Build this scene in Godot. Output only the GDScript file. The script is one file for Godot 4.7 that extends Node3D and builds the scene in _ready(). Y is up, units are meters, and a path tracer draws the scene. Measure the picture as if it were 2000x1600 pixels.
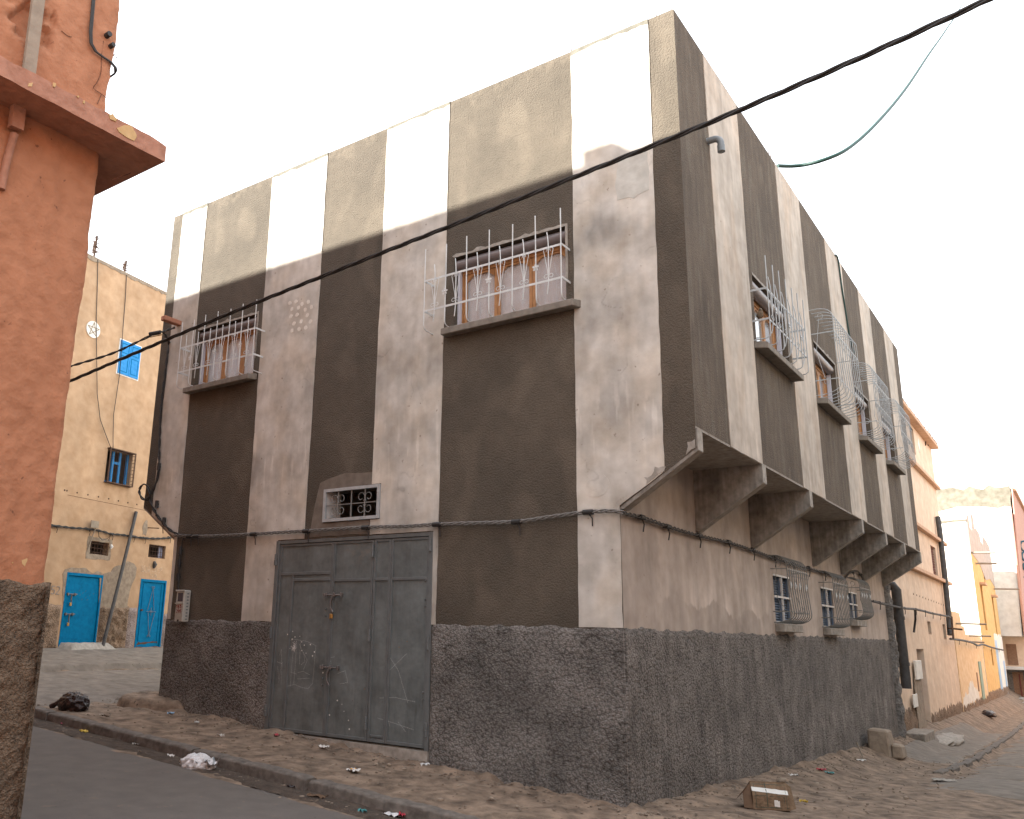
extends Node3D
# ---------- camera solved from the photograph's vanishing points (photograph is 2000 x 1600) ----------
const F := 1679.9917
const CX := 839.6022
const CY := 812.9319
var EYE := Vector3(3.782468, 1.6, 8.345644)
var R0 := Vector3(0.8013206, 0.0241434, -0.5977477)
var R1 := Vector3(-0.1270606, -0.9695197, -0.2094927)
var R2 := Vector3(-0.5845861, 0.2438210, -0.7738285)
var M := {}
var T := {}
var world_at := {}
var taken := {}
var rng := RandomNumberGenerator.new()
var nz := FastNoiseLite.new()
var nz2 := FastNoiseLite.new()

# ---------- a direction from a pixel, met with a known plane ----------
func ray(px: float, py: float) -> Vector3:
	return (R0 * ((px - CX) / F) + R1 * ((py - CY) / F) + R2).normalized()
func onx(px: float, py: float, x: float) -> Vector3:
	var d := ray(px, py)
	return EYE + d * ((x - EYE.x) / d.x)
func onz(px: float, py: float, z: float) -> Vector3:
	var d := ray(px, py)
	return EYE + d * ((z - EYE.z) / d.z)
func onpl(px: float, py: float, p: Vector3, n: Vector3) -> Vector3:
	var d := ray(px, py)
	return EYE + d * ((p - EYE).dot(n) / d.dot(n))
func ong(px: float, py: float) -> Vector3:
	var d := ray(px, py)
	var lo := 0.5
	var hi := 150.0
	for i in 60:
		var m := (lo + hi) * 0.5
		var p := EYE + d * m
		if p.y > gy(p.x, p.z): lo = m
		else: hi = m
	return EYE + d * lo

# ---------- mesh collecting ----------
class MB:
	var v := PackedVector3Array()
	var n := PackedVector3Array()
	var ix := PackedInt32Array()
	var xf := Transform3D.IDENTITY
	func tri(a: Vector3, b: Vector3, c: Vector3) -> void:
		a = xf * a; b = xf * b; c = xf * c
		var nn := (b - a).cross(c - a).normalized()
		var k := v.size()
		v.append(a); v.append(b); v.append(c)
		n.append(nn); n.append(nn); n.append(nn)
		ix.append(k); ix.append(k + 2); ix.append(k + 1)
	func quad(a: Vector3, b: Vector3, c: Vector3, d: Vector3) -> void:
		a = xf * a; b = xf * b; c = xf * c; d = xf * d
		var nn := (c - a).cross(d - b).normalized()
		var k := v.size()
		v.append(a); v.append(b); v.append(c); v.append(d)
		for i in 4: n.append(nn)
		ix.append(k); ix.append(k + 2); ix.append(k + 1)
		ix.append(k); ix.append(k + 3); ix.append(k + 2)
	func box(lo: Vector3, hi: Vector3, bv := 0.0) -> void:
		hexa([Vector3(lo.x, lo.y, lo.z), Vector3(hi.x, lo.y, lo.z), Vector3(hi.x, lo.y, hi.z), Vector3(lo.x, lo.y, hi.z), Vector3(lo.x, hi.y, lo.z), Vector3(hi.x, hi.y, lo.z), Vector3(hi.x, hi.y, hi.z), Vector3(lo.x, hi.y, hi.z)], bv)
	func hexa(p: Array, bv := 0.0) -> void:
		# bottom 0-3, top 4-7, counter-clockwise seen from above starting at (-x,-z): 0(-,-) 1(+,-) 2(+,+) 3(-,+)
		if bv > 0.0:
			# chamfered box: shrink each corner along the three edges
			var e := []
			for i in 8:
				var b := i % 4
				var base := i - b
				var nb := [p[base + (b + 1) % 4], p[base + (b + 3) % 4], p[(i + 4) % 8]]
				e.append([p[i].move_toward(nb[0], bv), p[i].move_toward(nb[1], bv), p[i].move_toward(nb[2], bv), nb])
			var f := [[0, 1, 2, 3], [7, 6, 5, 4], [1, 0, 4, 5], [2, 1, 5, 6], [3, 2, 6, 7], [0, 3, 7, 4]]
			var inner := {}
			for fi in 6:
				var q: Array = f[fi]
				var pts := []
				for k in 4:
					var c: Vector3 = p[q[k]]
					var a: Vector3 = p[q[(k + 1) % 4]]
					var d: Vector3 = p[q[(k + 3) % 4]]
					pts.append(c + (a - c).normalized() * bv + (d - c).normalized() * bv)
				for k in 4: inner["%d_%d" % [fi, q[k]]] = pts[k]
				quad(pts[0], pts[1], pts[2], pts[3])
			var done := {}
			for fi in 6:
				for fj in range(fi + 1, 6):
					var sh := []
					var q: Array = f[fi]
					for k in 4:
						if f[fj].has(q[k]) and f[fj].has(q[(k + 1) % 4]): sh = [q[k], q[(k + 1) % 4]]
					if sh.size() == 2:
						quad(inner["%d_%d" % [fi, sh[1]]], inner["%d_%d" % [fi, sh[0]]], inner["%d_%d" % [fj, sh[0]]], inner["%d_%d" % [fj, sh[1]]])
			for i in 8:
				var c := []
				for fi in 6:
					if f[fi].has(i): c.append(inner["%d_%d" % [fi, i]])
				var mid: Vector3 = (p[0] + p[1] + p[2] + p[3] + p[4] + p[5] + p[6] + p[7]) / 8.0
				if (c[1] - c[0]).cross(c[2] - c[0]).dot(c[0] - mid) > 0: tri(c[0], c[1], c[2])
				else: tri(c[0], c[2], c[1])
			return
		quad(p[0], p[1], p[2], p[3]); quad(p[7], p[6], p[5], p[4])
		quad(p[1], p[0], p[4], p[5]); quad(p[2], p[1], p[5], p[6])
		quad(p[3], p[2], p[6], p[7]); quad(p[0], p[3], p[7], p[4])
	func bar(a: Vector3, b: Vector3, w: float, h: float, side: Vector3) -> void:
		# flat bar from a to b, width w along side, h along the third axis
		var d := (b - a).normalized()
		var s := (side - d * side.dot(d)).normalized()
		var u := d.cross(s).normalized()
		var p := []
		for q in [a, b]:
			p.append_array([q - s * w * 0.5 - u * h * 0.5, q + s * w * 0.5 - u * h * 0.5, q + s * w * 0.5 + u * h * 0.5, q - s * w * 0.5 + u * h * 0.5])
		quad(p[3], p[2], p[1], p[0]); quad(p[4], p[5], p[6], p[7])
		for k in 4: quad(p[k], p[(k + 1) % 4], p[4 + (k + 1) % 4], p[4 + k])
	func tube(pts: Array, r, sides := 6, closed := false) -> void:
		var m := pts.size()
		if m < 2: return
		var start := v.size()
		var up := Vector3.UP
		var d0: Vector3 = (pts[1] - pts[0]).normalized()
		if absf(d0.dot(up)) > 0.9: up = Vector3.RIGHT
		var s := d0.cross(up).normalized()
		for i in m:
			var a: Vector3 = pts[i - 1] if i > 0 else (pts[m - 1] if closed else pts[0])
			var b: Vector3 = pts[i + 1] if i < m - 1 else (pts[0] if closed else pts[m - 1])
			var d := (b - a).normalized()
			s = (s - d * s.dot(d)).normalized()
			var t := d.cross(s)
			var rr: float = r[i] if r is Array else r
			for k in sides:
				var an := TAU * k / sides
				var o := s * cos(an) + t * sin(an)
				v.append(xf * (pts[i] + o * rr)); n.append((xf.basis * o).normalized())
		var rows := m if closed else m - 1
		for i in rows:
			for k in sides:
				var a := start + i * sides + k
				var b := start + i * sides + (k + 1) % sides
				var c := start + ((i + 1) % m) * sides + (k + 1) % sides
				var d := start + ((i + 1) % m) * sides + k
				ix.append(a); ix.append(c); ix.append(b); ix.append(a); ix.append(d); ix.append(c)
		if not closed:
			for e in 2:
				var base := start + (0 if e == 0 else (m - 1) * sides)
				var cc: Vector3 = xf * pts[0 if e == 0 else m - 1]
				var dd: Vector3 = pts[1] - pts[0] if e == 0 else pts[m - 2] - pts[m - 1]
				var nn: Vector3 = -(xf.basis * dd).normalized()
				var k0 := v.size()
				v.append(cc); n.append(nn)
				for k in sides: v.append(v[base + k]); n.append(nn)
				for k in sides:
					if e == 0: ix.append(k0); ix.append(k0 + 1 + k); ix.append(k0 + 1 + (k + 1) % sides)
					else: ix.append(k0); ix.append(k0 + 1 + (k + 1) % sides); ix.append(k0 + 1 + k)
	func prism(poly: PackedVector2Array, o: Vector3, u: Vector3, w: Vector3, d: Vector3) -> void:
		# polygon in (u, w), pushed out by d (front face at o + d)
		var t := Geometry2D.triangulate_polygon(poly)
		if t.is_empty(): push_warning("outline crosses itself")
		var flip := u.cross(w).dot(d) < 0
		for i in range(0, t.size(), 3):
			var a := poly[t[i]]; var b := poly[t[i + 1]]; var c := poly[t[i + 2]]
			var ccw := (b - a).cross(c - a) > 0
			if ccw == flip:
				var s := b; b = c; c = s
			tri(o + u * a.x + w * a.y + d, o + u * b.x + w * b.y + d, o + u * c.x + w * c.y + d)
			tri(o + u * a.x + w * a.y, o + u * c.x + w * c.y, o + u * b.x + w * b.y)
		var area := 0.0
		for i in poly.size(): area += poly[i].cross(poly[(i + 1) % poly.size()])
		for i in poly.size():
			var a := poly[i]; var b := poly[(i + 1) % poly.size()]
			var pa := o + u * a.x + w * a.y
			var pb := o + u * b.x + w * b.y
			if (area > 0) != flip: quad(pa, pb, pb + d, pa + d)
			else: quad(pb, pa, pa + d, pb + d)
	func sheet(p: Array, nu: int, nv: int) -> void:
		# p[j * (nu + 1) + i]; smooth; front towards (du x dv)
		var start := v.size()
		for j in nv + 1:
			for i in nu + 1:
				var k := j * (nu + 1) + i
				var a: Vector3 = p[k + 1] if i < nu else p[k]
				var b: Vector3 = p[k - 1] if i > 0 else p[k]
				var c: Vector3 = p[k + nu + 1] if j < nv else p[k]
				var d: Vector3 = p[k - nu - 1] if j > 0 else p[k]
				v.append(xf * p[k]); n.append((xf.basis * (a - b).cross(c - d)).normalized())
		for j in nv:
			for i in nu:
				var k := start + j * (nu + 1) + i
				ix.append(k); ix.append(k + nu + 2); ix.append(k + 1)
				ix.append(k); ix.append(k + nu + 1); ix.append(k + nu + 2)

func commit(mb: MB, called: String, m: Material, parent: Node3D = self, uvm: Array = []) -> MeshInstance3D:
	var lo := Vector3.INF
	var hi := -Vector3.INF
	for p in mb.v:
		lo = lo.min(p); hi = hi.max(p)
	var c := Vector3((lo.x + hi.x) * 0.5, lo.y, (lo.z + hi.z) * 0.5)
	var uv := PackedVector2Array()
	if uvm.size() == 3:
		uv.resize(mb.v.size())
		for i in mb.v.size():
			var q: Vector3 = mb.v[i] - uvm[0]
			uv[i] = Vector2(q.dot(uvm[1]), q.dot(uvm[2]))
	var vs := PackedVector3Array()
	vs.resize(mb.v.size())
	for i in mb.v.size(): vs[i] = mb.v[i] - c
	var a := []
	a.resize(Mesh.ARRAY_MAX)
	a[Mesh.ARRAY_VERTEX] = vs
	a[Mesh.ARRAY_NORMAL] = mb.n
	a[Mesh.ARRAY_INDEX] = mb.ix
	if uv.size() > 0:
		a[Mesh.ARRAY_TEX_UV] = uv
		a[Mesh.ARRAY_TEX_UV2] = uv
	var am := ArrayMesh.new()
	am.add_surface_from_arrays(Mesh.PRIMITIVE_TRIANGLES, a)
	am.surface_set_material(0, m)
	var o := MeshInstance3D.new()
	o.mesh = am
	place(o, called, parent, c)
	return o

func place(o: Node3D, called: String, parent: Node3D, at: Vector3) -> void:
	o.name = called
	if parent == self:
		if taken.has(called):
			taken[called] += 1
			o.name = "%s_%03d" % [called, taken[called]]
		else: taken[called] = 0
	parent.add_child(o, true)
	o.position = at - (world_at[parent] if world_at.has(parent) else Vector3.ZERO)
	world_at[o] = at

func thing(called: String, label: String, category: String, at: Vector3, group := "") -> Node3D:
	var o := Node3D.new()
	place(o, called, self, at)
	return tag(o, label, category, group)
func tag(o: Node3D, label: String, category: String, group := "") -> Node3D:
	o.set_meta("label", label)
	o.set_meta("category", category)
	if group != "": o.set_meta("group", group)
	return o
func node(called: String, parent: Node3D, at: Vector3) -> Node3D:
	var o := Node3D.new()
	place(o, called, parent, at)
	return o
func structure(o: Node3D) -> Node3D:
	o.set_meta("kind", "structure")
	return o

# ---------- textures: what surfaces are made of ----------
func noise(sd: int, freq: float, kind := FastNoiseLite.TYPE_SIMPLEX_SMOOTH, oct := 4) -> FastNoiseLite:
	var q := FastNoiseLite.new()
	q.seed = sd
	q.noise_type = kind
	q.frequency = freq
	q.fractal_type = FastNoiseLite.FRACTAL_FBM if oct > 1 else FastNoiseLite.FRACTAL_NONE
	q.fractal_octaves = oct
	return q
func nimg(sd: int, freq: float, size := 512, kind := FastNoiseLite.TYPE_SIMPLEX_SMOOTH, oct := 4) -> Image:
	var im := noise(sd, freq, kind, oct).get_seamless_image(size, size)
	im.convert(Image.FORMAT_L8)
	return im
func htex(im: Image) -> ImageTexture:
	return ImageTexture.create_from_image(im)
# colours are linear base colours; layers: [image, weight]; specks: [image, threshold, colour]
func paint(a: Color, b: Color, layers: Array, gain := 1.0, specks: Array = []) -> ImageTexture:
	var size: int = layers[0][0].get_width()
	var n := size * size
	var acc := PackedFloat32Array()
	acc.resize(n)
	for l in layers:
		var d: PackedByteArray = l[0].get_data()
		var w: float = l[1] / 255.0 * gain
		for i in n: acc[i] += (d[i] - 127.5) * w
	var out := PackedByteArray()
	out.resize(n * 3)
	var lut := PackedByteArray()
	for k in 256:
		var c := a.lerp(b, k / 255.0).linear_to_srgb()
		lut.append(int(clampf(c.r, 0, 1) * 255)); lut.append(int(clampf(c.g, 0, 1) * 255)); lut.append(int(clampf(c.b, 0, 1) * 255))
	for i in n:
		var k := clampi(int((acc[i] + 0.5) * 255.0), 0, 255) * 3
		out[i * 3] = lut[k]; out[i * 3 + 1] = lut[k + 1]; out[i * 3 + 2] = lut[k + 2]
	for s in specks:
		var d: PackedByteArray = s[0].get_data()
		var th := int(s[1] * 255)
		var c: Color = s[2].linear_to_srgb()
		for i in n:
			if d[i] > th:
				var f := clampf((d[i] - th) / 14.0, 0, 1)
				out[i * 3] = int(lerpf(out[i * 3], c.r * 255, f)); out[i * 3 + 1] = int(lerpf(out[i * 3 + 1], c.g * 255, f)); out[i * 3 + 2] = int(lerpf(out[i * 3 + 2], c.b * 255, f))
	return ImageTexture.create_from_image(Image.create_from_data(size, size, false, Image.FORMAT_RGB8, out))
# a map of stains for one wall: fn(u in metres, v in metres) gives the multiplier (linear)
func stain(w: int, h: int, mw: float, mh: float, fn: Callable) -> ImageTexture:
	var out := PackedByteArray()
	out.resize(w * h * 3)
	var k := 0
	for j in h:
		for i in w:
			var c: Color = fn.call(i * mw / w, j * mh / h)
			c = c.linear_to_srgb()
			out[k] = int(clampf(c.r, 0, 1) * 255); out[k + 1] = int(clampf(c.g, 0, 1) * 255); out[k + 2] = int(clampf(c.b, 0, 1) * 255)
			k += 3
	return ImageTexture.create_from_image(Image.create_from_data(w, h, false, Image.FORMAT_RGB8, out))
# metres: size of one texture tile; relief in centimetres
func mat(tex, rough := 0.9, relief: Image = null, cm := 0.0, metres := 2.0, metal := 0.0) -> StandardMaterial3D:
	var m := StandardMaterial3D.new()
	if tex is Color: m.albedo_color = (tex as Color).linear_to_srgb()
	else: m.albedo_texture = tex
	m.roughness = rough
	m.metallic = metal
	if relief != null:
		m.heightmap_enabled = true
		m.heightmap_texture = htex_of(relief)
		m.heightmap_scale = cm
	if relief != null or not (tex is Color):
		m.uv1_triplanar = true
		m.uv1_world_triplanar = true
		m.uv1_scale = Vector3.ONE / metres
		m.uv1_triplanar_sharpness = 6.0
	return m
var relief_made := {}
func htex_of(im: Image) -> ImageTexture:
	if not relief_made.has(im): relief_made[im] = htex(im)
	return relief_made[im]
func stained(m: StandardMaterial3D, t: Texture2D) -> StandardMaterial3D:
	var q: StandardMaterial3D = m.duplicate()
	q.detail_enabled = true
	q.detail_blend_mode = BaseMaterial3D.BLEND_MODE_MUL
	q.detail_albedo = t
	q.detail_uv_layer = BaseMaterial3D.DETAIL_UV_2
	q.texture_repeat = true
	return q
func lin(r: float, g: float, b: float) -> Color:
	return Color(r, g, b)

# ---------- the lie of the land ----------
func table(x: float, xs: Array, ys: Array) -> float:
	if x <= xs[0]: return ys[0]
	for i in range(1, xs.size()):
		if x <= xs[i]: return lerpf(ys[i - 1], ys[i], (x - xs[i - 1]) / (xs[i] - xs[i - 1]))
	return ys[-1]
func base_y(x: float, z: float) -> float:
	var y := -0.06 * maxf(minf(x, 0.0), -30.0) - 0.01 * clampf(x, 0.0, 20.0)
	var s := clampf((x + 1.0) / 1.8, 0.0, 1.0)
	return y + s * table(-z, [0.0, 7.0, 14.0, 24.0, 35.0, 45.0, 200.0], [0.0, -0.35, -0.7, -0.94, -1.06, -1.2, -1.5])
func gy(x: float, z: float) -> float:
	var y := base_y(x, z)
	if z > 1.66: y -= lerpf(0.115, 0.075, clampf((z - 1.75) / 0.45, 0.0, 1.0)) * clampf((z - 1.66) / 0.03, 0.0, 1.0)
	if x < -11.85 and z < 1.66: y += 0.11 * clampf((-11.85 - x) / 0.12, 0.0, 1.0)
	if x > 1.52 and z < -8.0: y -= 0.07 * clampf((x - 1.52) / 0.05, 0.0, 1.0) * clampf((-8.0 - z) / 2.0, 0.0, 1.0)
	return y
func road_y(x: float, z: float) -> float:
	return base_y(x, z) - 0.072 + 0.03 * sin(clampf((z - 2.0) / 4.0, 0.0, 1.0) * PI)

# ---------- materials ----------
# spattered render: rounded grains of several sizes
func grains(size: int) -> Image:
	var q := noise(31, 0.055 * 1024.0 / size * (1.0 if size == 1024 else 0.6), FastNoiseLite.TYPE_CELLULAR, 1)
	q.cellular_return_type = FastNoiseLite.RETURN_DISTANCE
	var a := q.get_seamless_image(size, size)
	a.convert(Image.FORMAT_L8)
	var b := nimg(32, 0.09, size, FastNoiseLite.TYPE_SIMPLEX_SMOOTH, 3)
	var da := a.get_data()
	var db := b.get_data()
	for i in da.size(): da[i] = clampi(int((255 - da[i]) * 0.5 + db[i] * 0.5), 0, 255)
	return Image.create_from_data(size, size, false, Image.FORMAT_L8, da)
func layers(size: int) -> Dictionary:
	var k := 1024.0 / size
	var sm := FastNoiseLite.TYPE_SIMPLEX_SMOOTH
	return {"fine": nimg(1, minf(0.12 * k, 0.3), size, sm, 3), "stip": nimg(2, minf(0.055 * k, 0.2), size, sm, 4), "lump": nimg(3, 0.03 * k, size, FastNoiseLite.TYPE_CELLULAR, 3), "soft": nimg(4, 0.006 * k, size, sm, 6), "blot": nimg(5, 0.012 * k, size, sm, 5), "grit": nimg(6, 0.3, size, sm, 2), "pits": nimg(8, 0.02 * k, size, sm, 4), "gran": grains(size)}

func make_materials() -> void:
	nz.seed = 7; nz.frequency = 1.0; nz.noise_type = FastNoiseLite.TYPE_SIMPLEX_SMOOTH; nz.fractal_octaves = 4
	nz2.seed = 19; nz2.frequency = 1.0; nz2.noise_type = FastNoiseLite.TYPE_SIMPLEX_SMOOTH; nz2.fractal_type = FastNoiseLite.FRACTAL_NONE
	var A := layers(1024)
	var B := layers(512)
	var C := layers(256)
	T.grit = C.grit; T.soft = C.soft
	# house: dark sprayed roughcast, pale trowelled plaster, coarse cement plinth
	M.roughcast = mat(paint(lin(0.070, 0.0555, 0.0405), lin(0.150, 0.123, 0.094), [[A.gran, 0.75], [A.fine, 0.5], [A.soft, 0.25]], 1.0, [[A.fine, 0.82, lin(0.185, 0.155, 0.122)]]), 0.95, A.gran, 1.1, 1.3)
	M.plaster = mat(paint(lin(0.54, 0.505, 0.45), lin(0.72, 0.69, 0.635), [[B.soft, 0.8], [B.blot, 0.4], [B.grit, 0.12]], 1.0, [[B.pits, 0.87, lin(0.38, 0.335, 0.29)]]), 0.88, B.soft, 0.5, 2.9)
	M.plaster_pink = mat(paint(lin(0.58, 0.485, 0.41), lin(0.74, 0.64, 0.565), [[B.soft, 0.8], [B.blot, 0.3], [B.grit, 0.12]], 1.0, [[B.pits, 0.90, lin(0.40, 0.31, 0.26)]]), 0.88, B.soft, 0.5, 2.9)
	M.plinth = mat(paint(lin(0.036, 0.0325, 0.029), lin(0.37, 0.35, 0.325), [[A.gran, 1.3], [A.soft, 0.35], [A.grit, 0.3]], 1.0), 0.95, A.gran, 3.0, 2.1)
	M.concrete = mat(paint(lin(0.15, 0.128, 0.106), lin(0.31, 0.275, 0.232), [[B.soft, 0.8], [B.blot, 0.5], [B.grit, 0.3]], 1.0, [[B.pits, 0.80, lin(0.07, 0.058, 0.048)]]), 0.92, B.blot, 0.6, 1.7)
	M.concrete_pale = mat(paint(lin(0.21, 0.19, 0.165), lin(0.38, 0.35, 0.31), [[B.soft, 0.8], [B.blot, 0.5], [B.grit, 0.3]], 1.0), 0.92, B.blot, 0.5, 1.3)
	M.sill = mat(paint(lin(0.12, 0.105, 0.088), lin(0.27, 0.24, 0.205), [[B.soft, 0.7], [B.grit, 0.6]], 1.0), 0.92, B.fine, 0.3, 0.9)
	M.timber_print = mat(paint(lin(0.22, 0.18, 0.14), lin(0.33, 0.28, 0.22), [[C.soft, 0.8], [C.grit, 0.3]], 1.0), 0.9, C.blot, 0.3, 1.1)
	# metals and joinery
	M.grille_white = mat(paint(lin(0.50, 0.52, 0.52), lin(0.68, 0.70, 0.70), [[C.soft, 0.7], [C.grit, 0.5]]), 0.45, null, 0, 0.6)
	M.grille_grey = mat(paint(lin(0.30, 0.32, 0.33), lin(0.46, 0.48, 0.49), [[C.soft, 0.7], [C.grit, 0.5]]), 0.45, null, 0, 0.6)
	M.grille_dark = mat(paint(lin(0.13, 0.135, 0.13), lin(0.25, 0.255, 0.245), [[C.soft, 0.7], [C.grit, 0.5]]), 0.5, null, 0, 0.6)
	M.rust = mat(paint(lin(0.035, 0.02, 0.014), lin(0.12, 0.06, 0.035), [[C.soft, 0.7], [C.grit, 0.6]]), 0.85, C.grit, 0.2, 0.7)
	M.rubber = mat(paint(lin(0.012, 0.012, 0.013), lin(0.032, 0.031, 0.030), [[C.soft, 0.7], [C.grit, 0.4]]), 0.6, null, 0, 0.5)
	M.strand = mat(paint(lin(0.10, 0.095, 0.09), lin(0.24, 0.23, 0.215), [[C.soft, 0.7], [C.grit, 0.6]]), 0.7, null, 0, 0.4)
	M.strand_dark = mat(paint(lin(0.028, 0.027, 0.026), lin(0.085, 0.08, 0.075), [[C.soft, 0.7], [C.grit, 0.6]]), 0.7, null, 0, 0.4)
	M.green = mat(lin(0.001, 0.030, 0.024), 0.6)
	M.wood = mat(paint(lin(0.30, 0.135, 0.050), lin(0.50, 0.26, 0.11), [[C.soft, 0.9], [C.grit, 0.3]]), 0.5, null, 0, 0.8)
	M.shutter_box = mat(lin(0.16, 0.14, 0.14), 0.35)
	M.upvc = mat(lin(0.50, 0.50, 0.56), 0.35)
	M.sky_reflection_white = mat(paint(lin(0.70, 0.76, 0.84), lin(0.80, 0.85, 0.91), [[C.soft, 0.8]]), 0.9, C.blot, 0.4, 1.2)  # pale cool tone stands in for sky reflected in the panes
	M.curtain_mauve = mat(paint(lin(0.46, 0.40, 0.39), lin(0.58, 0.52, 0.51), [[C.soft, 0.8]]), 0.9, C.blot, 0.5, 1.2)
	M.curtain_lilac = mat(paint(lin(0.44, 0.41, 0.49), lin(0.58, 0.55, 0.62), [[C.soft, 0.8]]), 0.9, C.blot, 0.5, 1.2)
	var gl := StandardMaterial3D.new()
	gl.albedo_color = Color(0.86, 0.9, 0.92, 0.16)
	gl.roughness = 0.03
	gl.metallic_specular = 0.75
	gl.transparency = BaseMaterial3D.TRANSPARENCY_ALPHA
	M.glass = gl
	M.black = mat(lin(0.012, 0.011, 0.010), 0.9)
	M.blue_slat = mat(paint(lin(0.085, 0.12, 0.175), lin(0.15, 0.195, 0.26), [[C.soft, 0.8], [C.grit, 0.3]]), 0.5, null, 0, 0.8)
	M.white_paint = mat(paint(lin(0.58, 0.57, 0.55), lin(0.74, 0.73, 0.71), [[C.soft, 0.8], [C.grit, 0.3]]), 0.55, null, 0, 0.8)
	M.steel = mat(paint(lin(0.10, 0.09, 0.085), lin(0.22, 0.205, 0.20), [[C.soft, 0.8], [C.grit, 0.5]]), 0.45, null, 0, 0.5, 0.4)
	M.brass = mat(lin(0.42, 0.25, 0.08), 0.35, null, 0, 1, 0.6)
	# neighbours
	M.orange = mat(paint(lin(0.325, 0.142, 0.074), lin(0.43, 0.20, 0.110), [[A.soft, 0.8], [A.blot, 0.5], [A.grit, 0.2]], 1.0, [[A.pits, 0.85, lin(0.20, 0.085, 0.048)]]), 0.9, A.blot, 1.3, 2.2)
	M.orange_ledge = mat(paint(lin(0.30, 0.145, 0.095), lin(0.40, 0.205, 0.14), [[B.soft, 0.7], [B.blot, 0.6], [B.grit, 0.3]], 1.0), 0.9, B.blot, 0.7, 1.2)
	M.flake = mat(paint(lin(0.44, 0.29, 0.13), lin(0.58, 0.41, 0.21), [[C.soft, 0.8], [C.grit, 0.3]]), 0.9, C.grit, 0.1, 0.6)
	M.earth_render = mat(paint(lin(0.036, 0.025, 0.017), lin(0.225, 0.165, 0.113), [[A.gran, 0.95], [A.stip, 0.3], [A.soft, 0.5], [A.grit, 0.35]], 1.0), 0.95, A.gran, 2.6, 1.3)
	M.cream = mat(paint(lin(0.43, 0.275, 0.16), lin(0.545, 0.375, 0.24), [[B.soft, 0.8], [B.blot, 0.4], [B.grit, 0.2]], 1.0, [[B.pits, 0.9, lin(0.33, 0.20, 0.12)]]), 0.92, B.soft, 0.8, 3.1)
	M.bare_cement = mat(paint(lin(0.20, 0.155, 0.115), lin(0.32, 0.26, 0.20), [[B.soft, 0.8], [B.blot, 0.5], [B.grit, 0.3]]), 0.94, B.blot, 0.6, 1.6)
	M.cream_plinth = mat(paint(lin(0.095, 0.062, 0.042), lin(0.36, 0.255, 0.18), [[B.lump, 0.4], [B.stip, 0.7], [B.soft, 0.6]], 1.1), 0.95, B.stip, 2.6, 2.2)
	M.mauve_plinth = mat(paint(lin(0.14, 0.11, 0.105), lin(0.36, 0.30, 0.285), [[B.stip, 0.7], [B.soft, 0.7]], 1.0), 0.95, B.stip, 1.8, 2.2)
	M.blue_door = mat(paint(lin(0.0, 0.12, 0.265), lin(0.0, 0.17, 0.36), [[C.soft, 0.9], [C.blot, 0.4], [C.grit, 0.15]], 1.0), 0.7, C.blot, 0.15, 1.3)
	M.blue_shutter = mat(paint(lin(0.02, 0.19, 0.48), lin(0.05, 0.28, 0.62), [[C.soft, 0.9], [C.grit, 0.2]]), 0.5, null, 0, 0.9)
	M.peach = mat(paint(lin(0.66, 0.505, 0.375), lin(0.79, 0.635, 0.495), [[B.soft, 0.9], [B.blot, 0.4], [B.grit, 0.2]]), 0.92, B.soft, 1.2, 3.4)
	M.peach_ledge = mat(paint(lin(0.46, 0.29, 0.19), lin(0.62, 0.42, 0.29), [[C.soft, 0.9], [C.grit, 0.3]]), 0.92, C.blot, 0.6, 1.9)
	M.yellow_wall = mat(paint(lin(0.64, 0.44, 0.24), lin(0.76, 0.58, 0.38), [[B.soft, 0.9], [B.blot, 0.5], [B.grit, 0.2]]), 0.92, B.soft, 1.2, 3.0)
	M.ochre = mat(paint(lin(0.54, 0.34, 0.12), lin(0.66, 0.45, 0.19), [[B.soft, 0.9], [B.blot, 0.5], [B.grit, 0.2]]), 0.92, B.soft, 1.0, 3.3)
	M.grey_brick_skin = mat(paint(lin(0.36, 0.30, 0.26), lin(0.50, 0.43, 0.38), [[C.soft, 0.9], [C.blot, 0.5], [C.grit, 0.2]]), 0.92, C.soft, 1.0, 3.3)
	M.lime = mat(paint(lin(0.62, 0.60, 0.55), lin(0.76, 0.74, 0.69), [[B.soft, 0.9], [B.blot, 0.6], [B.grit, 0.2]]), 0.92, B.soft, 1.2, 4.3)
	M.rose = mat(paint(lin(0.46, 0.24, 0.18), lin(0.58, 0.34, 0.26), [[C.soft, 0.9], [C.grit, 0.3]]), 0.92, C.soft, 1.0, 3.0)
	M.mud = mat(paint(lin(0.10, 0.066, 0.043), lin(0.28, 0.195, 0.135), [[B.lump, 0.4], [B.soft, 0.8], [B.stip, 0.4]], 1.0), 0.95, B.stip, 2.0, 2.3)
	M.dark_red = mat(lin(0.16, 0.035, 0.03), 0.6)
	M.pale_blue = mat(paint(lin(0.25, 0.42, 0.62), lin(0.36, 0.53, 0.72), [[C.soft, 0.8], [C.grit, 0.2]]), 0.5, null, 0, 1.0)
	M.lavender = mat(paint(lin(0.20, 0.22, 0.34), lin(0.28, 0.31, 0.44), [[C.soft, 0.8], [C.grit, 0.2]]), 0.5, null, 0, 1.0)
	M.pipe = mat(paint(lin(0.028, 0.028, 0.03), lin(0.075, 0.072, 0.07), [[C.soft, 0.8], [C.grit, 0.3]]), 0.6, null, 0, 0.9)
	M.pipe_grey = mat(paint(lin(0.13, 0.145, 0.155), lin(0.20, 0.215, 0.225), [[C.soft, 0.8], [C.grit, 0.3]]), 0.5, null, 0, 0.9)
	M.stone_dark = mat(paint(lin(0.08, 0.075, 0.07), lin(0.26, 0.245, 0.23), [[B.lump, 0.7], [B.soft, 0.6], [B.grit, 0.3]]), 0.95, B.lump, 2.5, 1.8)
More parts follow.
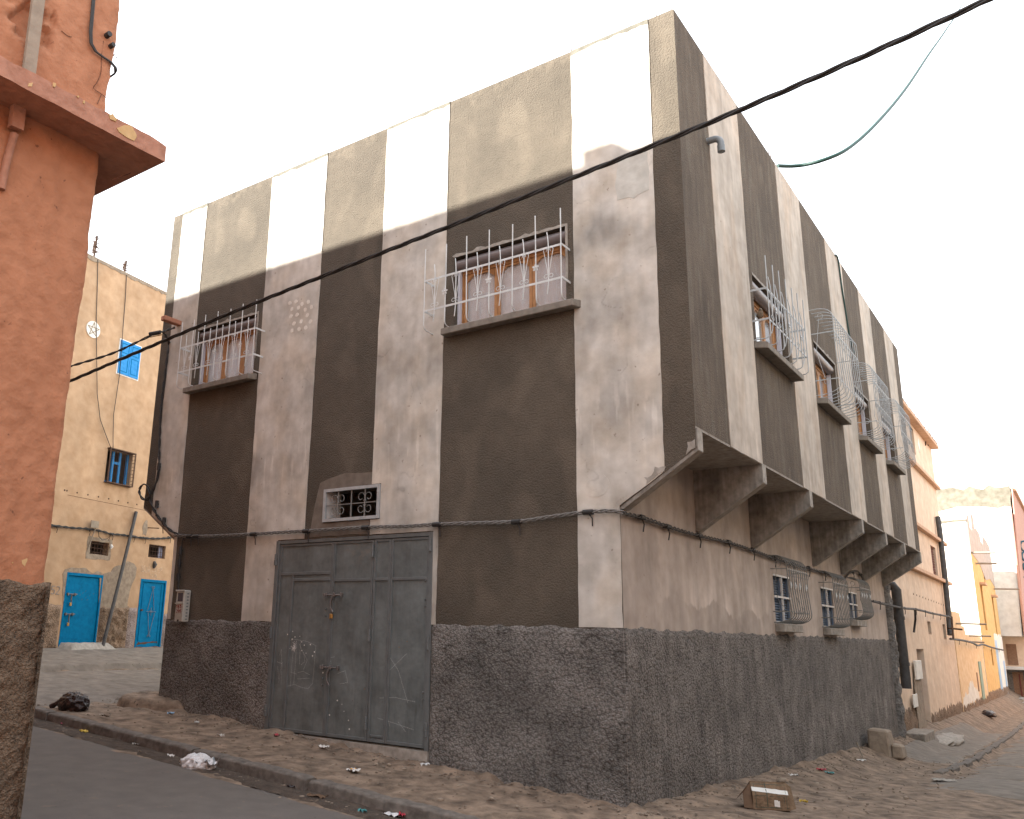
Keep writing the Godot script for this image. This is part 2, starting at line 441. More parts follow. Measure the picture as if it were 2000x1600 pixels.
	# ground
	M.dirt = mat(paint(lin(0.080, 0.056, 0.039), lin(0.28, 0.205, 0.147), [[A.soft, 0.95], [A.blot, 0.45], [A.stip, 0.2], [A.grit, 0.35]], 1.0, [[A.fine, 0.89, lin(0.31, 0.25, 0.19)], [A.pits, 0.83, lin(0.062, 0.043, 0.03)]]), 0.96, A.stip, 0.6, 2.7)
	M.asphalt = mat(paint(lin(0.084, 0.073, 0.065), lin(0.148, 0.129, 0.115), [[A.soft, 0.45], [A.grit, 0.9], [A.fine, 0.3]], 1.0, [[A.pits, 0.88, lin(0.05, 0.042, 0.036)], [A.blot, 0.82, lin(0.155, 0.12, 0.095)]]), 0.95, A.grit, 0.35, 2.1)
	M.street_dust = mat(paint(lin(0.115, 0.097, 0.080), lin(0.215, 0.185, 0.155), [[B.soft, 0.8], [B.blot, 0.5], [B.grit, 0.4]], 1.0, [[B.pits, 0.83, lin(0.075, 0.058, 0.046)]]), 0.95, B.blot, 0.7, 2.9)
	M.kerb = mat(paint(lin(0.075, 0.064, 0.055), lin(0.175, 0.152, 0.132), [[B.soft, 0.7], [B.blot, 0.5], [B.grit, 0.5]]), 0.94, B.blot, 0.5, 1.3)
	M.gutter = mat(paint(lin(0.03, 0.021, 0.015), lin(0.085, 0.062, 0.046), [[B.soft, 0.8], [B.blot, 0.4], [B.stip, 0.3], [B.grit, 0.5]]), 0.96, B.stip, 1.0, 1.7)
	M.blue_door.metallic_specular = 0.2
	M.blue_shutter.metallic_specular = 0.2
	M.room = mat(lin(0.40, 0.36, 0.32), 0.95)
	M.smooth_brown = mat(paint(lin(0.12, 0.099, 0.080), lin(0.195, 0.165, 0.137), [[B.soft, 0.8], [B.blot, 0.4], [B.grit, 0.3]]), 0.92, B.soft, 0.4, 1.9)
	M.grit = mat(paint(lin(0.10, 0.075, 0.055), lin(0.26, 0.21, 0.165), [[C.soft, 0.9], [C.grit, 0.5]]), 0.95, null, 0, 0.7)
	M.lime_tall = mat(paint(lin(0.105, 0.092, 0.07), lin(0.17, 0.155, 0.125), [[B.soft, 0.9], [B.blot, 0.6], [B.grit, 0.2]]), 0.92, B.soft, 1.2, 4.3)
	M.crack = mat(lin(0.13, 0.055, 0.032), 0.95)
	M.opening_brown = mat(paint(lin(0.20, 0.115, 0.07), lin(0.30, 0.18, 0.115), [[C.soft, 0.8], [C.grit, 0.4]]), 0.8, null, 0, 0.8)  # on far houses this brown stands for the dark inside openings
	M.mortar = mat(paint(lin(0.085, 0.078, 0.062), lin(0.16, 0.15, 0.125), [[B.soft, 0.8], [B.blot, 0.5], [B.grit, 0.3]]), 0.93, B.blot, 0.4, 1.5)
	M.patch = mat(paint(lin(0.42, 0.41, 0.37), lin(0.54, 0.53, 0.485), [[B.soft, 0.9], [B.blot, 0.5], [B.grit, 0.2]]), 0.9, B.soft, 0.5, 2.1)
	# litter
	M.black_bag = mat(paint(lin(0.014, 0.008, 0.008), lin(0.035, 0.018, 0.016), [[C.soft, 0.8]]), 0.32, C.blot, 1.2, 0.5)
	M.white_bag = mat(paint(lin(0.50, 0.50, 0.51), lin(0.74, 0.74, 0.75), [[C.soft, 0.9], [C.blot, 0.5]]), 0.4, C.blot, 0.9, 0.5)
	M.card = mat(paint(lin(0.115, 0.072, 0.040), lin(0.20, 0.132, 0.078), [[C.soft, 0.8], [C.blot, 0.5], [C.grit, 0.3]]), 0.85, C.blot, 0.5, 0.5)
	M.card_dark = mat(paint(lin(0.075, 0.042, 0.022), lin(0.135, 0.08, 0.046), [[C.soft, 0.8], [C.grit, 0.3]]), 0.85, null, 0, 0.5)
	M.tape = mat(lin(0.62, 0.62, 0.58), 0.2)
	M.ink = mat(lin(0.02, 0.05, 0.035), 0.7)
	M.paper = mat(paint(lin(0.52, 0.50, 0.47), lin(0.72, 0.70, 0.66), [[C.soft, 0.8], [C.grit, 0.2]]), 0.7, null, 0, 0.4)
	M.yellow_foil = mat(lin(0.55, 0.38, 0.04), 0.35)
	M.orange_foil = mat(lin(0.62, 0.28, 0.03), 0.35)
	M.red_foil = mat(lin(0.40, 0.03, 0.05), 0.35)
	M.pink_foil = mat(lin(0.42, 0.05, 0.12), 0.4)
	M.teal_foil = mat(lin(0.06, 0.25, 0.26), 0.4)
	M.meter = mat(paint(lin(0.36, 0.355, 0.32), lin(0.48, 0.475, 0.44), [[C.soft, 0.8], [C.grit, 0.3]]), 0.6, null, 0, 0.5)
	M.red_ink = mat(lin(0.20, 0.02, 0.015), 0.8)
	M.chalk = mat(lin(0.66, 0.64, 0.60), 0.95)
	M.chalk_faint = mat(lin(0.62, 0.50, 0.40), 0.95)
	M.grey_ink = mat(lin(0.24, 0.21, 0.19), 0.9)
	M.brick = mat(paint(lin(0.30, 0.13, 0.075), lin(0.42, 0.20, 0.13), [[C.soft, 0.8], [C.grit, 0.4]]), 0.93, C.grit, 0.2, 0.6)

func fb(x: float, y: float) -> float: return nz.get_noise_2d(x, y)

func make_stains() -> void:
	# front wall, 9.5 m x 8.8 m from (-8.5, 8.8); light plaster: warm blotches, trowel lifts, pale drips
	T.front_light = stain(620, 580, 9.5, 8.8, func(u, v):
		var y: float = 8.8 - v
		var a := nz2.get_noise_2d(u * 0.5, v * 0.45) * 0.10 + fb(u * 1.3, v * 1.0) * 0.20 + fb(u * 4.5 + 9.0, v * 3.2) * 0.09 + fb(u * 7.0, v * 0.6 + 40.0) * 0.07
		var lift := absf(fb(u * 0.5 + 3.0, floorf(v / 1.1) * 7.3)) * clampf(1.0 - absf(fposmod(v + 0.3 * fb(u * 1.4, 5.0), 1.1) - 0.55) * 3.0, 0.0, 1.0)
		var warm := clampf(0.3 + fb(u * 1.4 + 70.0, v * 1.1) * 1.6, 0.0, 1.0)
		var drip := clampf((fb(u * 9.0 + 5.0, v * 0.9 + 11.0) - 0.22) * 5.0, 0.0, 1.0) * clampf(1.0 - absf(y - 3.95 - 0.3 * fb(u * 2.0, 1.0)) * 1.6, 0.0, 1.0)
		var crack := (1.0 - smoothstep(0.0, 0.012, absf(fb(u * 0.55 + 2.0, v * 0.45 + 6.0)))) * clampf(0.2 + 2.0 * fb(u * 1.3, v * 1.1 + 90.0), 0.0, 1.0)
		var k := 0.78 + a - lift * 0.42 + drip * 0.18 - crack * 0.16
		return Color(k, k * (1.0 - 0.045 * warm), k * (1.0 - 0.10 * warm)))
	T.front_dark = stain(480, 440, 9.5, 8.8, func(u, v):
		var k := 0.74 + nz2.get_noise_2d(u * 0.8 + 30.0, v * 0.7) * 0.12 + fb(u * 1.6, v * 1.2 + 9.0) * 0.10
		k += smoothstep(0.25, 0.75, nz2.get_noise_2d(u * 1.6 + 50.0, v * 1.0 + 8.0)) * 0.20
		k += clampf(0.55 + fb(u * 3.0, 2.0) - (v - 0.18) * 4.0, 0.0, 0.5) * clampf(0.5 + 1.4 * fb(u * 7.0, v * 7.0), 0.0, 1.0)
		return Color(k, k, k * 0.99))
	# right wall, 15 m x 8.8 m
	T.right_light = stain(700, 440, 15.0, 8.8, func(u, v):
		var y: float = 8.8 - v
		var k := 0.66 + fb(u * 0.8 + 11.0, v * 0.5) * 0.18 + fb(u * 6.0 + 3.0, v * 0.6) * 0.12 + fb(u * 3.0, v * 3.0 + 31.0) * 0.06
		var pale := clampf((fb(u * 5.0 + 21.0, v * 1.4) - 0.1) * 3.0, 0.0, 1.0) * clampf(1.0 - absf(y - 3.85) * 3.5, 0.0, 1.0)
		var warm := clampf(fb(u * 1.4 + 70.0, v * 0.6) * 1.8, 0.0, 1.0)
		k += pale * 0.2
		return Color(k, k * (0.925 - 0.05 * warm), k * (0.87 - 0.09 * warm)))
	T.right_dark = stain(700, 440, 15.0, 8.8, func(u, v):
		var k := 0.82 + fb(u * 0.9 + 30.0, v * 0.6) * 0.26 + fb(u * 6.0, v * 0.6 + 9.0) * 0.24
		k += clampf((fb(u * 5.0 + 50.0, v * 0.8 + 8.0) - 0.20) * 1.6, 0.0, 0.5)
		return Color(k, k * 0.93, k * 0.885))
	# lower right wall, 15 m x 2.4 m from y = 3.9 down: salt bloom under damp patches
	T.low_right = stain(1000, 200, 15.0, 2.4, func(u, v):
		var y: float = 3.9 - v
		var edge: float = 2.02 + 0.15 * nz2.get_noise_2d(u * 0.9, 3.0) + 0.07 * fb(u * 4.0, 7.0) - 0.03 * clampf(u - 2.0, 0.0, 4.0)
		var where := smoothstep(0.0, 0.7, clampf(1.0 - absf(u - 3.2) / 2.9, 0.0, 1.0))
		var d: float = y - edge
		# salts drawn down in runs, thickest where the damp stops
		var streak := clampf(0.35 + 1.3 * fb(u * 3.2, v * 0.35) + 0.7 * nz2.get_noise_2d(u * 1.1, 5.0), 0.0, 1.0)
		var bloom := 0.0
		if d > 0.0: bloom = pow(clampf(1.0 - d / 0.75, 0.0, 1.0), 2.2) * where * streak
		bloom *= clampf(d * 40.0, 0.0, 1.0)
		var k := 0.60 + nz2.get_noise_2d(u * 0.6, v * 0.8 + 60.0) * 0.07 + fb(u * 2.2 + 8.0, v * 0.5) * 0.17 + fb(u * 5.0, v * 4.0 + 3.0) * 0.05
		if d < 0.0: k -= 0.05 * where
		return Color(lerpf(k, 0.95, bloom), lerpf(k * 0.985, 0.95, bloom), lerpf(k * 0.975, 0.96, bloom)))
	# plinths: dust rising in vertical smears
	T.plinth_front = stain(400, 110, 8.0, 2.2, func(u, v):
		var k := 0.62 + nz2.get_noise_2d(u * 0.7 + 5.0, v * 0.9) * 0.16 + fb(u * 2.0, v * 1.6) * 0.16
		return Color(k, k * 0.99, k * 0.99))
	T.plinth_right = stain(800, 150, 15.0, 2.8, func(u, v):
		var k := 0.66 + fb(u * 0.9 + 15.0, v * 0.7) * 0.24 + fb(u * 5.0, v * 0.7 + 3.0) * 0.22
		var dust := clampf((fb(u * 3.0 + 40.0, v * 0.8 + 5.0) - 0.08) * 2.0, 0.0, 1.0) * clampf(1.0 - absf(v - 1.5 - 0.35 * fb(u * 1.2, 9.0)) * 1.6, 0.0, 1.0)
		k += dust * 0.35
		return Color(k, k * 0.965, k * 0.955))
	# cream house: rain marks and pale patches where paint was touched up
	T.cream_wall = stain(300, 380, 16.0, 12.0, func(u, v):
		var k := 0.86 + fb(u * 1.0, v * 0.4 + 3.0) * 0.14 + fb(u * 3.0, v * 2.0 + 8.0) * 0.07
		var touch := clampf((fb(u * 2.0 + 5.0, v * 2.5) - 0.34) * 5.0, 0.0, 1.0) * clampf(1.0 - absf(v - 2.4) * 0.5, 0.0, 1.0)
		k += touch * 0.12
		return Color(k, k * (1.0 - 0.01), k * 0.98))
	T.peach_wall = stain(500, 300, 14.0, 10.0, func(u, v):
		var k := 0.90 + fb(u * 0.9, v * 0.35 + 3.0) * 0.10 + fb(u * 8.0, v * 0.6 + 8.0) * 0.10
		return Color(k, k * 0.99, k * 0.98))
	T.bracket = stain(128, 128, 1.0, 1.0, func(u, v):
		var k := 0.74 + fb(u * 3.0, v * 2.0) * 0.3 + fb(u * 14.0, v * 1.2) * 0.25
		return Color(k, k, k))
	M.bracket = stained(M.concrete_pale, T.bracket)
	M.front_light = stained(M.plaster, T.front_light)
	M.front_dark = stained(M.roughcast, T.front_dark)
	M.right_light = stained(M.plaster, T.right_light)
	M.right_dark = stained(M.roughcast, T.right_dark)
	M.low_right = stained(M.plaster_pink, T.low_right)
	M.plinth_front = stained(M.plinth, T.plinth_front)
	M.plinth_right = stained(M.plinth, T.plinth_right)
	M.cream_wall = stained(M.cream, T.cream_wall)
	M.peach_wall = stained(M.peach, T.peach_wall)
	T.door = door_print()
	var dm := StandardMaterial3D.new()
	dm.albedo_texture = T.door
	dm.roughness = 0.48
	dm.heightmap_enabled = true
	dm.heightmap_texture = htex_of(T.soft)
	dm.heightmap_scale = 1.2
	M.door = dm
	M.door_frame = mat(paint(lin(0.092, 0.103, 0.106), lin(0.145, 0.160, 0.163), [[T.soft, 0.8], [T.grit, 0.3]]), 0.48, null, 0, 1.0)

# painted steel leaf with chalk scrawls, paint spatter and rub marks (2.7 m x 2.5 m)
func door_print() -> ImageTexture:
	var w := 864
	var h := 800
	var im := Image.create(w, h, false, Image.FORMAT_RGB8)
	for j in h:
		for i in w:
			var u := i / 320.0
			var v := j / 320.0
			var k := 0.142 + fb(u * 2.2, v * 1.4) * 0.05 + fb(u * 9.0, v * 7.0) * 0.022 + fb(u * 16.0, v * 1.5 + 9.0) * 0.012
			var dust := clampf(fb(u * 1.5 + 7.0, v * 2.6) * 1.4 + 0.1, 0.0, 1.0) * clampf((v - 1.2) * 0.6, 0.0, 1.0)
			k += dust * 0.022
			var grime := clampf((fb(u * 7.0 + 33.0, v * 0.9) - 0.22) * 3.0, 0.0, 1.0) * clampf((v - 1.5), 0.0, 1.0)
			k -= grime * 0.04
			im.set_pixel(i, j, Color(k * 0.87, k * 1.0, k * 1.01).linear_to_srgb())
	var chalk := Color(0.60, 0.62, 0.62).linear_to_srgb()
	# scrawls given as polylines in door metres from the top left corner
	var lines := [
		[[0.33, 1.32], [0.37, 1.30], [0.62, 1.32], [0.80, 1.37]], [[0.80, 1.37], [0.79, 1.6], [0.78, 1.84], [0.70, 1.91], [0.58, 1.90], [0.45, 1.87], [0.33, 1.90]],
		[[0.40, 1.32], [0.385, 1.6], [0.38, 1.90]], [[0.44, 1.32], [0.45, 1.55], [0.44, 1.86]], [[0.52, 1.32], [0.52, 1.62]], [[0.50, 1.36], [0.60, 1.5], [0.62, 1.58], [0.55, 1.62]], [[0.58, 1.46], [0.66, 1.56], [0.60, 1.68]],
		[[0.50, 1.72], [0.60, 1.70], [0.72, 1.74]], [[0.36, 1.72], [0.48, 1.74]], [[0.50, 1.80], [0.72, 1.78]], [[0.14, 1.52], [0.17, 1.44], [0.19, 1.6], [0.16, 1.86]], [[0.10, 1.60], [0.20, 1.62]], [[0.20, 1.6], [0.20, 1.88]], [[0.12, 1.66], [0.15, 1.82]],
		[[1.06, 1.5], [1.10, 1.64]], [[1.03, 1.52], [1.14, 1.5]], [[1.2, 1.7], [1.33, 1.66], [1.38, 1.8], [1.25, 1.82]],
		[[2.05, 1.48], [2.18, 1.62], [2.34, 1.98]], [[2.0, 1.66], [2.3, 1.42]], [[1.9, 1.95], [2.15, 1.93], [2.45, 1.96]], [[1.88, 2.18], [2.15, 2.22], [2.44, 2.27]], [[2.02, 2.12], [2.08, 2.26]], [[2.2, 2.2], [2.32, 2.3]]]
	for l in lines:
		for s in l.size() - 1:
			var a := Vector2(l[s][0], l[s][1]) * 320.0
			var b := Vector2(l[s + 1][0], l[s + 1][1]) * 320.0
			var m := int(a.distance_to(b) * 1.5) + 1
			for k in m:
				var p := a.lerp(b, float(k) / m) + Vector2(fb(k * 0.11, s) * 3.0, fb(s, k * 0.13) * 2.0)
				var q := clampf(0.42 + fb(k * 0.3, s * 3.0 + a.x) * 0.5, 0.08, 0.85)
				for e in 2:
					var x := clampi(int(p.x) + e, 0, w - 1)
					var y := clampi(int(p.y), 0, h - 1)
					im.set_pixel(x, y, im.get_pixel(x, y).lerp(chalk, q * (1.0 - 0.4 * e)))
	var r := RandomNumberGenerator.new()
	r.seed = 4
	var spots := [[0.27, 1.24], [0.36, 1.2], [0.41, 1.27], [0.5, 1.26], [0.54, 1.33], [0.59, 1.37], [0.63, 1.47], [0.55, 1.44], [0.7, 1.36], [0.78, 1.45], [0.75, 1.5], [0.36, 1.3], [0.33, 1.42], [0.92, 1.62], [0.95, 1.7], [1.22, 2.02], [1.3, 2.06], [1.34, 2.14], [1.42, 2.24], [1.44, 2.34], [1.1, 2.2]]
	for s in spots: dab(im, s[0] * 320, s[1] * 320, r.randf_range(1.6, 3.2), Color(0.80, 0.80, 0.78).linear_to_srgb())
	for k in 90: dab(im, 0.40 * 320 + r.randfn() * 7.0, 1.40 * 320 + r.randfn() * 9.0, r.randf_range(0.6, 2.0), Color(0.62, 0.62, 0.60).linear_to_srgb())
	for s in [[2.18, 1.35], [2.3, 1.28], [1.66, 1.86]]: dab(im, s[0] * 320, s[1] * 320, 1.8, Color(0.35, 0.14, 0.03).linear_to_srgb())
	for k in 26: dab(im, r.randf() * w, r.randf_range(0.75, 1.0) * h, r.randf_range(0.6, 1.6), Color(0.09, 0.045, 0.03).linear_to_srgb())
	# a rubbed pale area at the top of the middle leaf
	for j in range(20, 150):
		for i in range(380, 560):
			var e := clampf((fb(i / 60.0, j / 40.0) + 0.25 - absf(i - 490) / 160.0) * 4.0, 0.0, 1.0) * clampf(1.0 - absf(j - 62) / 60.0, 0.0, 1.0)
			im.set_pixel(i, j, im.get_pixel(i, j).lerp(Color(0.17, 0.165, 0.15).linear_to_srgb(), e * 0.7))
	return ImageTexture.create_from_image(im)
func dab(im: Image, x: float, y: float, r: float, c: Color) -> void:
	for j in range(int(y - r), int(y + r) + 2):
		for i in range(int(x - r), int(x + r) + 2):
			if i >= 0 and j >= 0 and i < im.get_width() and j < im.get_height():
				var q := clampf(r + 0.5 - Vector2(i - x, j - y).length(), 0.0, 1.0)
				im.set_pixel(i, j, im.get_pixel(i, j).lerp(c, q))

# ---------- walls in their own axes: u along, v up, n out ----------
func loc(xf: Transform3D, px: float, py: float, n := 0.0) -> Vector2:
	var p := onpl(px, py, xf * Vector3(0, 0, n), xf.basis.z)
	var q := xf.affine_inverse() * p
	return Vector2(q.x, q.y)
func mb_at(xf: Transform3D) -> MB:
	var mb := MB.new()
	mb.xf = xf
	return mb
# front face of a wall with rectangular openings [u0, u1, v0, v1, depth]
func wall_cells(mb: MB, u0: float, u1: float, v0: float, v1: float, holes: Array, n := 0.0) -> void:
	var us := [u0, u1]
	var vs := [v0, v1]
	for h in holes:
		for k in 2:
			if h[k] > u0 and h[k] < u1: us.append(h[k])
			if h[2 + k] > v0 and h[2 + k] < v1: vs.append(h[2 + k])
	us.sort(); vs.sort()
	for i in us.size() - 1:
		for j in vs.size() - 1:
			if us[i + 1] - us[i] < 0.0001 or vs[j + 1] - vs[j] < 0.0001: continue
			var cu: float = (us[i] + us[i + 1]) * 0.5
			var cv: float = (vs[j] + vs[j + 1]) * 0.5
			var inside := false
			for h in holes:
				if cu > h[0] and cu < h[1] and cv > h[2] and cv < h[3]: inside = true
			if not inside:
				mb.quad(Vector3(us[i], vs[j], n), Vector3(us[i + 1], vs[j], n), Vector3(us[i + 1], vs[j + 1], n), Vector3(us[i], vs[j + 1], n))
	for h in holes:
		if (h[0] + h[1]) * 0.5 < u0 or (h[0] + h[1]) * 0.5 > u1 or (h[2] + h[3]) * 0.5 < v0 or (h[2] + h[3]) * 0.5 > v1: continue
		var b: float = n - h[4]
		mb.quad(Vector3(h[0], h[2], n), Vector3(h[0], h[3], n), Vector3(h[0], h[3], b), Vector3(h[0], h[2], b))
		mb.quad(Vector3(h[1], h[3], n), Vector3(h[1], h[2], n), Vector3(h[1], h[2], b), Vector3(h[1], h[3], b))
		mb.quad(Vector3(h[0], h[2], b), Vector3(h[1], h[2], b), Vector3(h[1], h[2], n), Vector3(h[0], h[2], n))
		mb.quad(Vector3(h[0], h[3], n), Vector3(h[1], h[3], n), Vector3(h[1], h[3], b), Vector3(h[0], h[3], b))
# outline with slightly wandering edges
func ragged(pts: Array, step: float, amp: float, sd := 0.0) -> PackedVector2Array:
	var out := PackedVector2Array()
	for i in pts.size():
		var a: Vector2 = pts[i]
		var b: Vector2 = pts[(i + 1) % pts.size()]
		var m := maxi(1, int(a.distance_to(b) / step))
		var nrm := (b - a).normalized().orthogonal()
		for k in m:
			var p := a.lerp(b, float(k) / m)
			if k > 0: p += nrm * nz.get_noise_2d(p.x * 2.3 + sd, p.y * 2.3 - sd) * amp * 2.0
			out.append(p)
	return out
# a rough coat with real thickness: a grid pushed out by noise, bottom following the ground
func rough_coat(xf: Transform3D, u0: float, u1: float, v1: float, bottom: Callable, thick: float, amp: float, cell: float, scale: float, fray := 0.01) -> MB:
	var mb := mb_at(xf)
	var nu := int((u1 - u0) / cell)
	var nv := int((v1 - bottom.call((u0 + u1) * 0.5)) / cell)
	var p := []
	for j in nv + 1:
		for i in nu + 1:
			var u := lerpf(u0, u1, float(i) / nu)
			var lo: float = bottom.call(u)
			var top := v1 + nz.get_noise_2d(u * 3.0, 77.0) * fray * 2.0
			var v := lerpf(lo, top, float(j) / nv)
			var d := thick + nz.get_noise_2d(u * scale, v * scale) * amp + nz2.get_noise_2d(u * scale * 3.1, v * scale * 3.1) * amp * 0.45
			if j == nv or i == 0 or i == nu: d = 0.0
			p.append(Vector3(u, v, maxf(d, 0.001 if d > 0 else 0.0)))
	mb.sheet(p, nu, nv)
	return mb
func curl(c: Vector3, a: Vector3, b: Vector3, r: float, from: float, to: float, shrink := 1.0, m := 8) -> Array:
	var out := []
	for i in m + 1:
		var t := float(i) / m
		var an := lerpf(from, to, t)
		out.append(c + (a * cos(an) + b * sin(an)) * r * lerpf(1.0, shrink, t))
	return out

# the room behind an opening [u0, u1, v0, v1, reveal]: five plastered faces, open towards the wall
func room(xf: Transform3D, parent: Node3D, h: Array, n: float, deep := 1.6, pad := 0.5) -> void:
	var mb := mb_at(xf)
	var a := Vector3(h[0] - pad, h[2] - pad, n)
	var b := Vector3(h[1] + pad, h[3] + pad, n - deep)
	mb.quad(Vector3(a.x, a.y, b.z), Vector3(b.x, a.y, b.z), Vector3(b.x, b.y, b.z), Vector3(a.x, b.y, b.z))
	mb.quad(Vector3(a.x, a.y, n), Vector3(a.x, a.y, b.z), Vector3(a.x, b.y, b.z), Vector3(a.x, b.y, n))
	mb.quad(Vector3(b.x, a.y, b.z), Vector3(b.x, a.y, n), Vector3(b.x, b.y, n), Vector3(b.x, b.y, b.z))
	mb.quad(Vector3(a.x, a.y, n), Vector3(b.x, a.y, n), Vector3(b.x, a.y, b.z), Vector3(a.x, a.y, b.z))
	mb.quad(Vector3(a.x, b.y, b.z), Vector3(b.x, b.y, b.z), Vector3(b.x, b.y, n), Vector3(a.x, b.y, n))
	# inner side of the wall round the opening
	wall_cells(mb, a.x, b.x, a.y, b.y, [[h[0], h[1], h[2], h[3], 0.0]], n)
	commit(mb, "room", M.room, parent)

# ---------- windows and grilles ----------
func window(xf: Transform3D, parent: Node3D, u0: float, u1: float, v0: float, v1: float, pane_backing: Material, sashes: int, su0: float, su1: float) -> void:
	var mb := mb_at(xf)
	# dark lining behind, then the timber outer frame
	mb.box(Vector3(u0 + 0.002, v0 + 0.002, -0.235), Vector3(u0 + 0.045, v1 - 0.002, -0.15))
	mb.box(Vector3(u1 - 0.045, v0 + 0.002, -0.235), Vector3(u1 - 0.002, v1 - 0.002, -0.15))
	mb.box(Vector3(u0 + 0.045, v1 - 0.20, -0.233), Vector3(u1 - 0.045, v1 - 0.002, -0.15))
	mb.box(Vector3(u0 + 0.045, v0 + 0.002, -0.233), Vector3(u1 - 0.045, v0 + 0.045, -0.15))
	var win := commit(mb, "window", M.wood, parent)
	mb = mb_at(xf)
	mb.tube([Vector3(u0 + 0.01, v1 - 0.085, -0.09), Vector3(u1 - 0.01, v1 - 0.085, -0.09)], 0.075, 14)
	commit(mb, "shutter_roll", M.shutter_box, win)
	for s in [u0 + 0.003, u1 - 0.033]:
		mb = mb_at(xf)
		mb.box(Vector3(s, v0 + 0.004, -0.145), Vector3(s + 0.03, v1 - 0.16, -0.08), 0.004)
		commit(mb, "shutter_track", M.upvc, win)
	var a := u0 + 0.045
	var b := u1 - 0.045
	var top := v1 - 0.20
	var bot := v0 + 0.045
	for k in sashes:
		var l := lerpf(a, b, float(k) / sashes) + 0.003
		var r := lerpf(a, b, float(k + 1) / sashes) - 0.003
		mb = mb_at(xf)
		mb.box(Vector3(l, bot, -0.205), Vector3(l + 0.038, top, -0.165), 0.004)
		mb.box(Vector3(r - 0.038, bot, -0.205), Vector3(r, top, -0.165), 0.004)
		mb.box(Vector3(l + 0.045, bot, -0.203), Vector3(r - 0.045, bot + 0.05, -0.167))
		# shaped head of the sash
		var w := r - l - 0.09
		var poly := PackedVector2Array([Vector2(l + 0.045, top), Vector2(l + 0.045, top - 0.10)])
		for i in 9:
			var t := (i + 1) / 10.0
			poly.append(Vector2(l + 0.045 + w * t, top - 0.025 - 0.075 * pow(absf(2.0 * t - 1.0), 3.0) - 0.008 * cos(t * TAU * 2.0)))
		poly.append(Vector2(r - 0.045, top - 0.10)); poly.append(Vector2(r - 0.045, top))
		mb.prism(poly, Vector3(0, 0, -0.203), Vector3.RIGHT, Vector3.UP, Vector3(0, 0, 0.036))
		commit(mb, "sash", M.wood, win)
		mb = mb_at(xf)
		mb.box(Vector3(l + 0.04, bot + 0.04, -0.19), Vector3(r - 0.04, top - 0.02, -0.186))
		commit(mb, "pane", M.glass, win)
	mb = mb_at(xf)
	var p := []
	var nu := 60
	for j in 3:
		for i in nu + 1:
			var u := lerpf(u0 + 0.004, u1 - 0.004, float(i) / nu)
			p.append(Vector3(u, lerpf(v0 + 0.004, v1 - 0.004, j / 2.0), -0.222 + 0.012 * sin(u * 41.0 + 2.0 * sin(u * 7.0)) * (1.0 - 0.3 * j / 2.0)))
	mb.sheet(p, nu, 2)
	commit(mb, "pane_backing", pane_backing, win)  # sheet behind the glass; the white one carries the reflected sky tone
	room(xf, win, [u0, u1, v0, v1], -0.335, 0.9, 0.02)
	mb = mb_at(xf)
	mb.hexa([Vector3(su0, v0 - 0.105, 0.0), Vector3(su1, v0 - 0.105, 0.0), Vector3(su1 - 0.03, v0 - 0.12, 0.16), Vector3(su0 + 0.03, v0 - 0.12, 0.16), Vector3(su0, v0 - 0.012, 0.0), Vector3(su1, v0 - 0.012, 0.0), Vector3(su1 - 0.03, v0 - 0.035, 0.16), Vector3(su0 + 0.03, v0 - 0.035, 0.16)], 0.008)
	commit(mb, "sill", M.sill, win)
	# crumbled plaster lip around the head
	mb = mb_at(xf)
	var lip := []
	var q := 26
	for i in q + 1: lip.append(Vector2(lerpf(u0 - 0.03, u1 + 0.03, float(i) / q), v1 + 0.025 + 0.03 * absf(nz.get_noise_2d(i * 0.7, u0 * 5.0)) * 2.0))
	for i in 7: lip.append(Vector2(u1 + 0.03 + 0.012 * nz.get_noise_2d(i * 1.7, u1), lerpf(v1, v0 + 0.25, i / 6.0)))
	for i in 7: lip.append(Vector2(u1, lerpf(v0 + 0.25, v1, i / 6.0)))
	lip.append(Vector2(u0, v1))
	mb.prism(PackedVector2Array(lip), Vector3(0, 0, 0.001), Vector3.RIGHT, Vector3.UP, Vector3(0, 0, 0.006))
	commit(mb, "plaster_lip", M.concrete_pale, win)

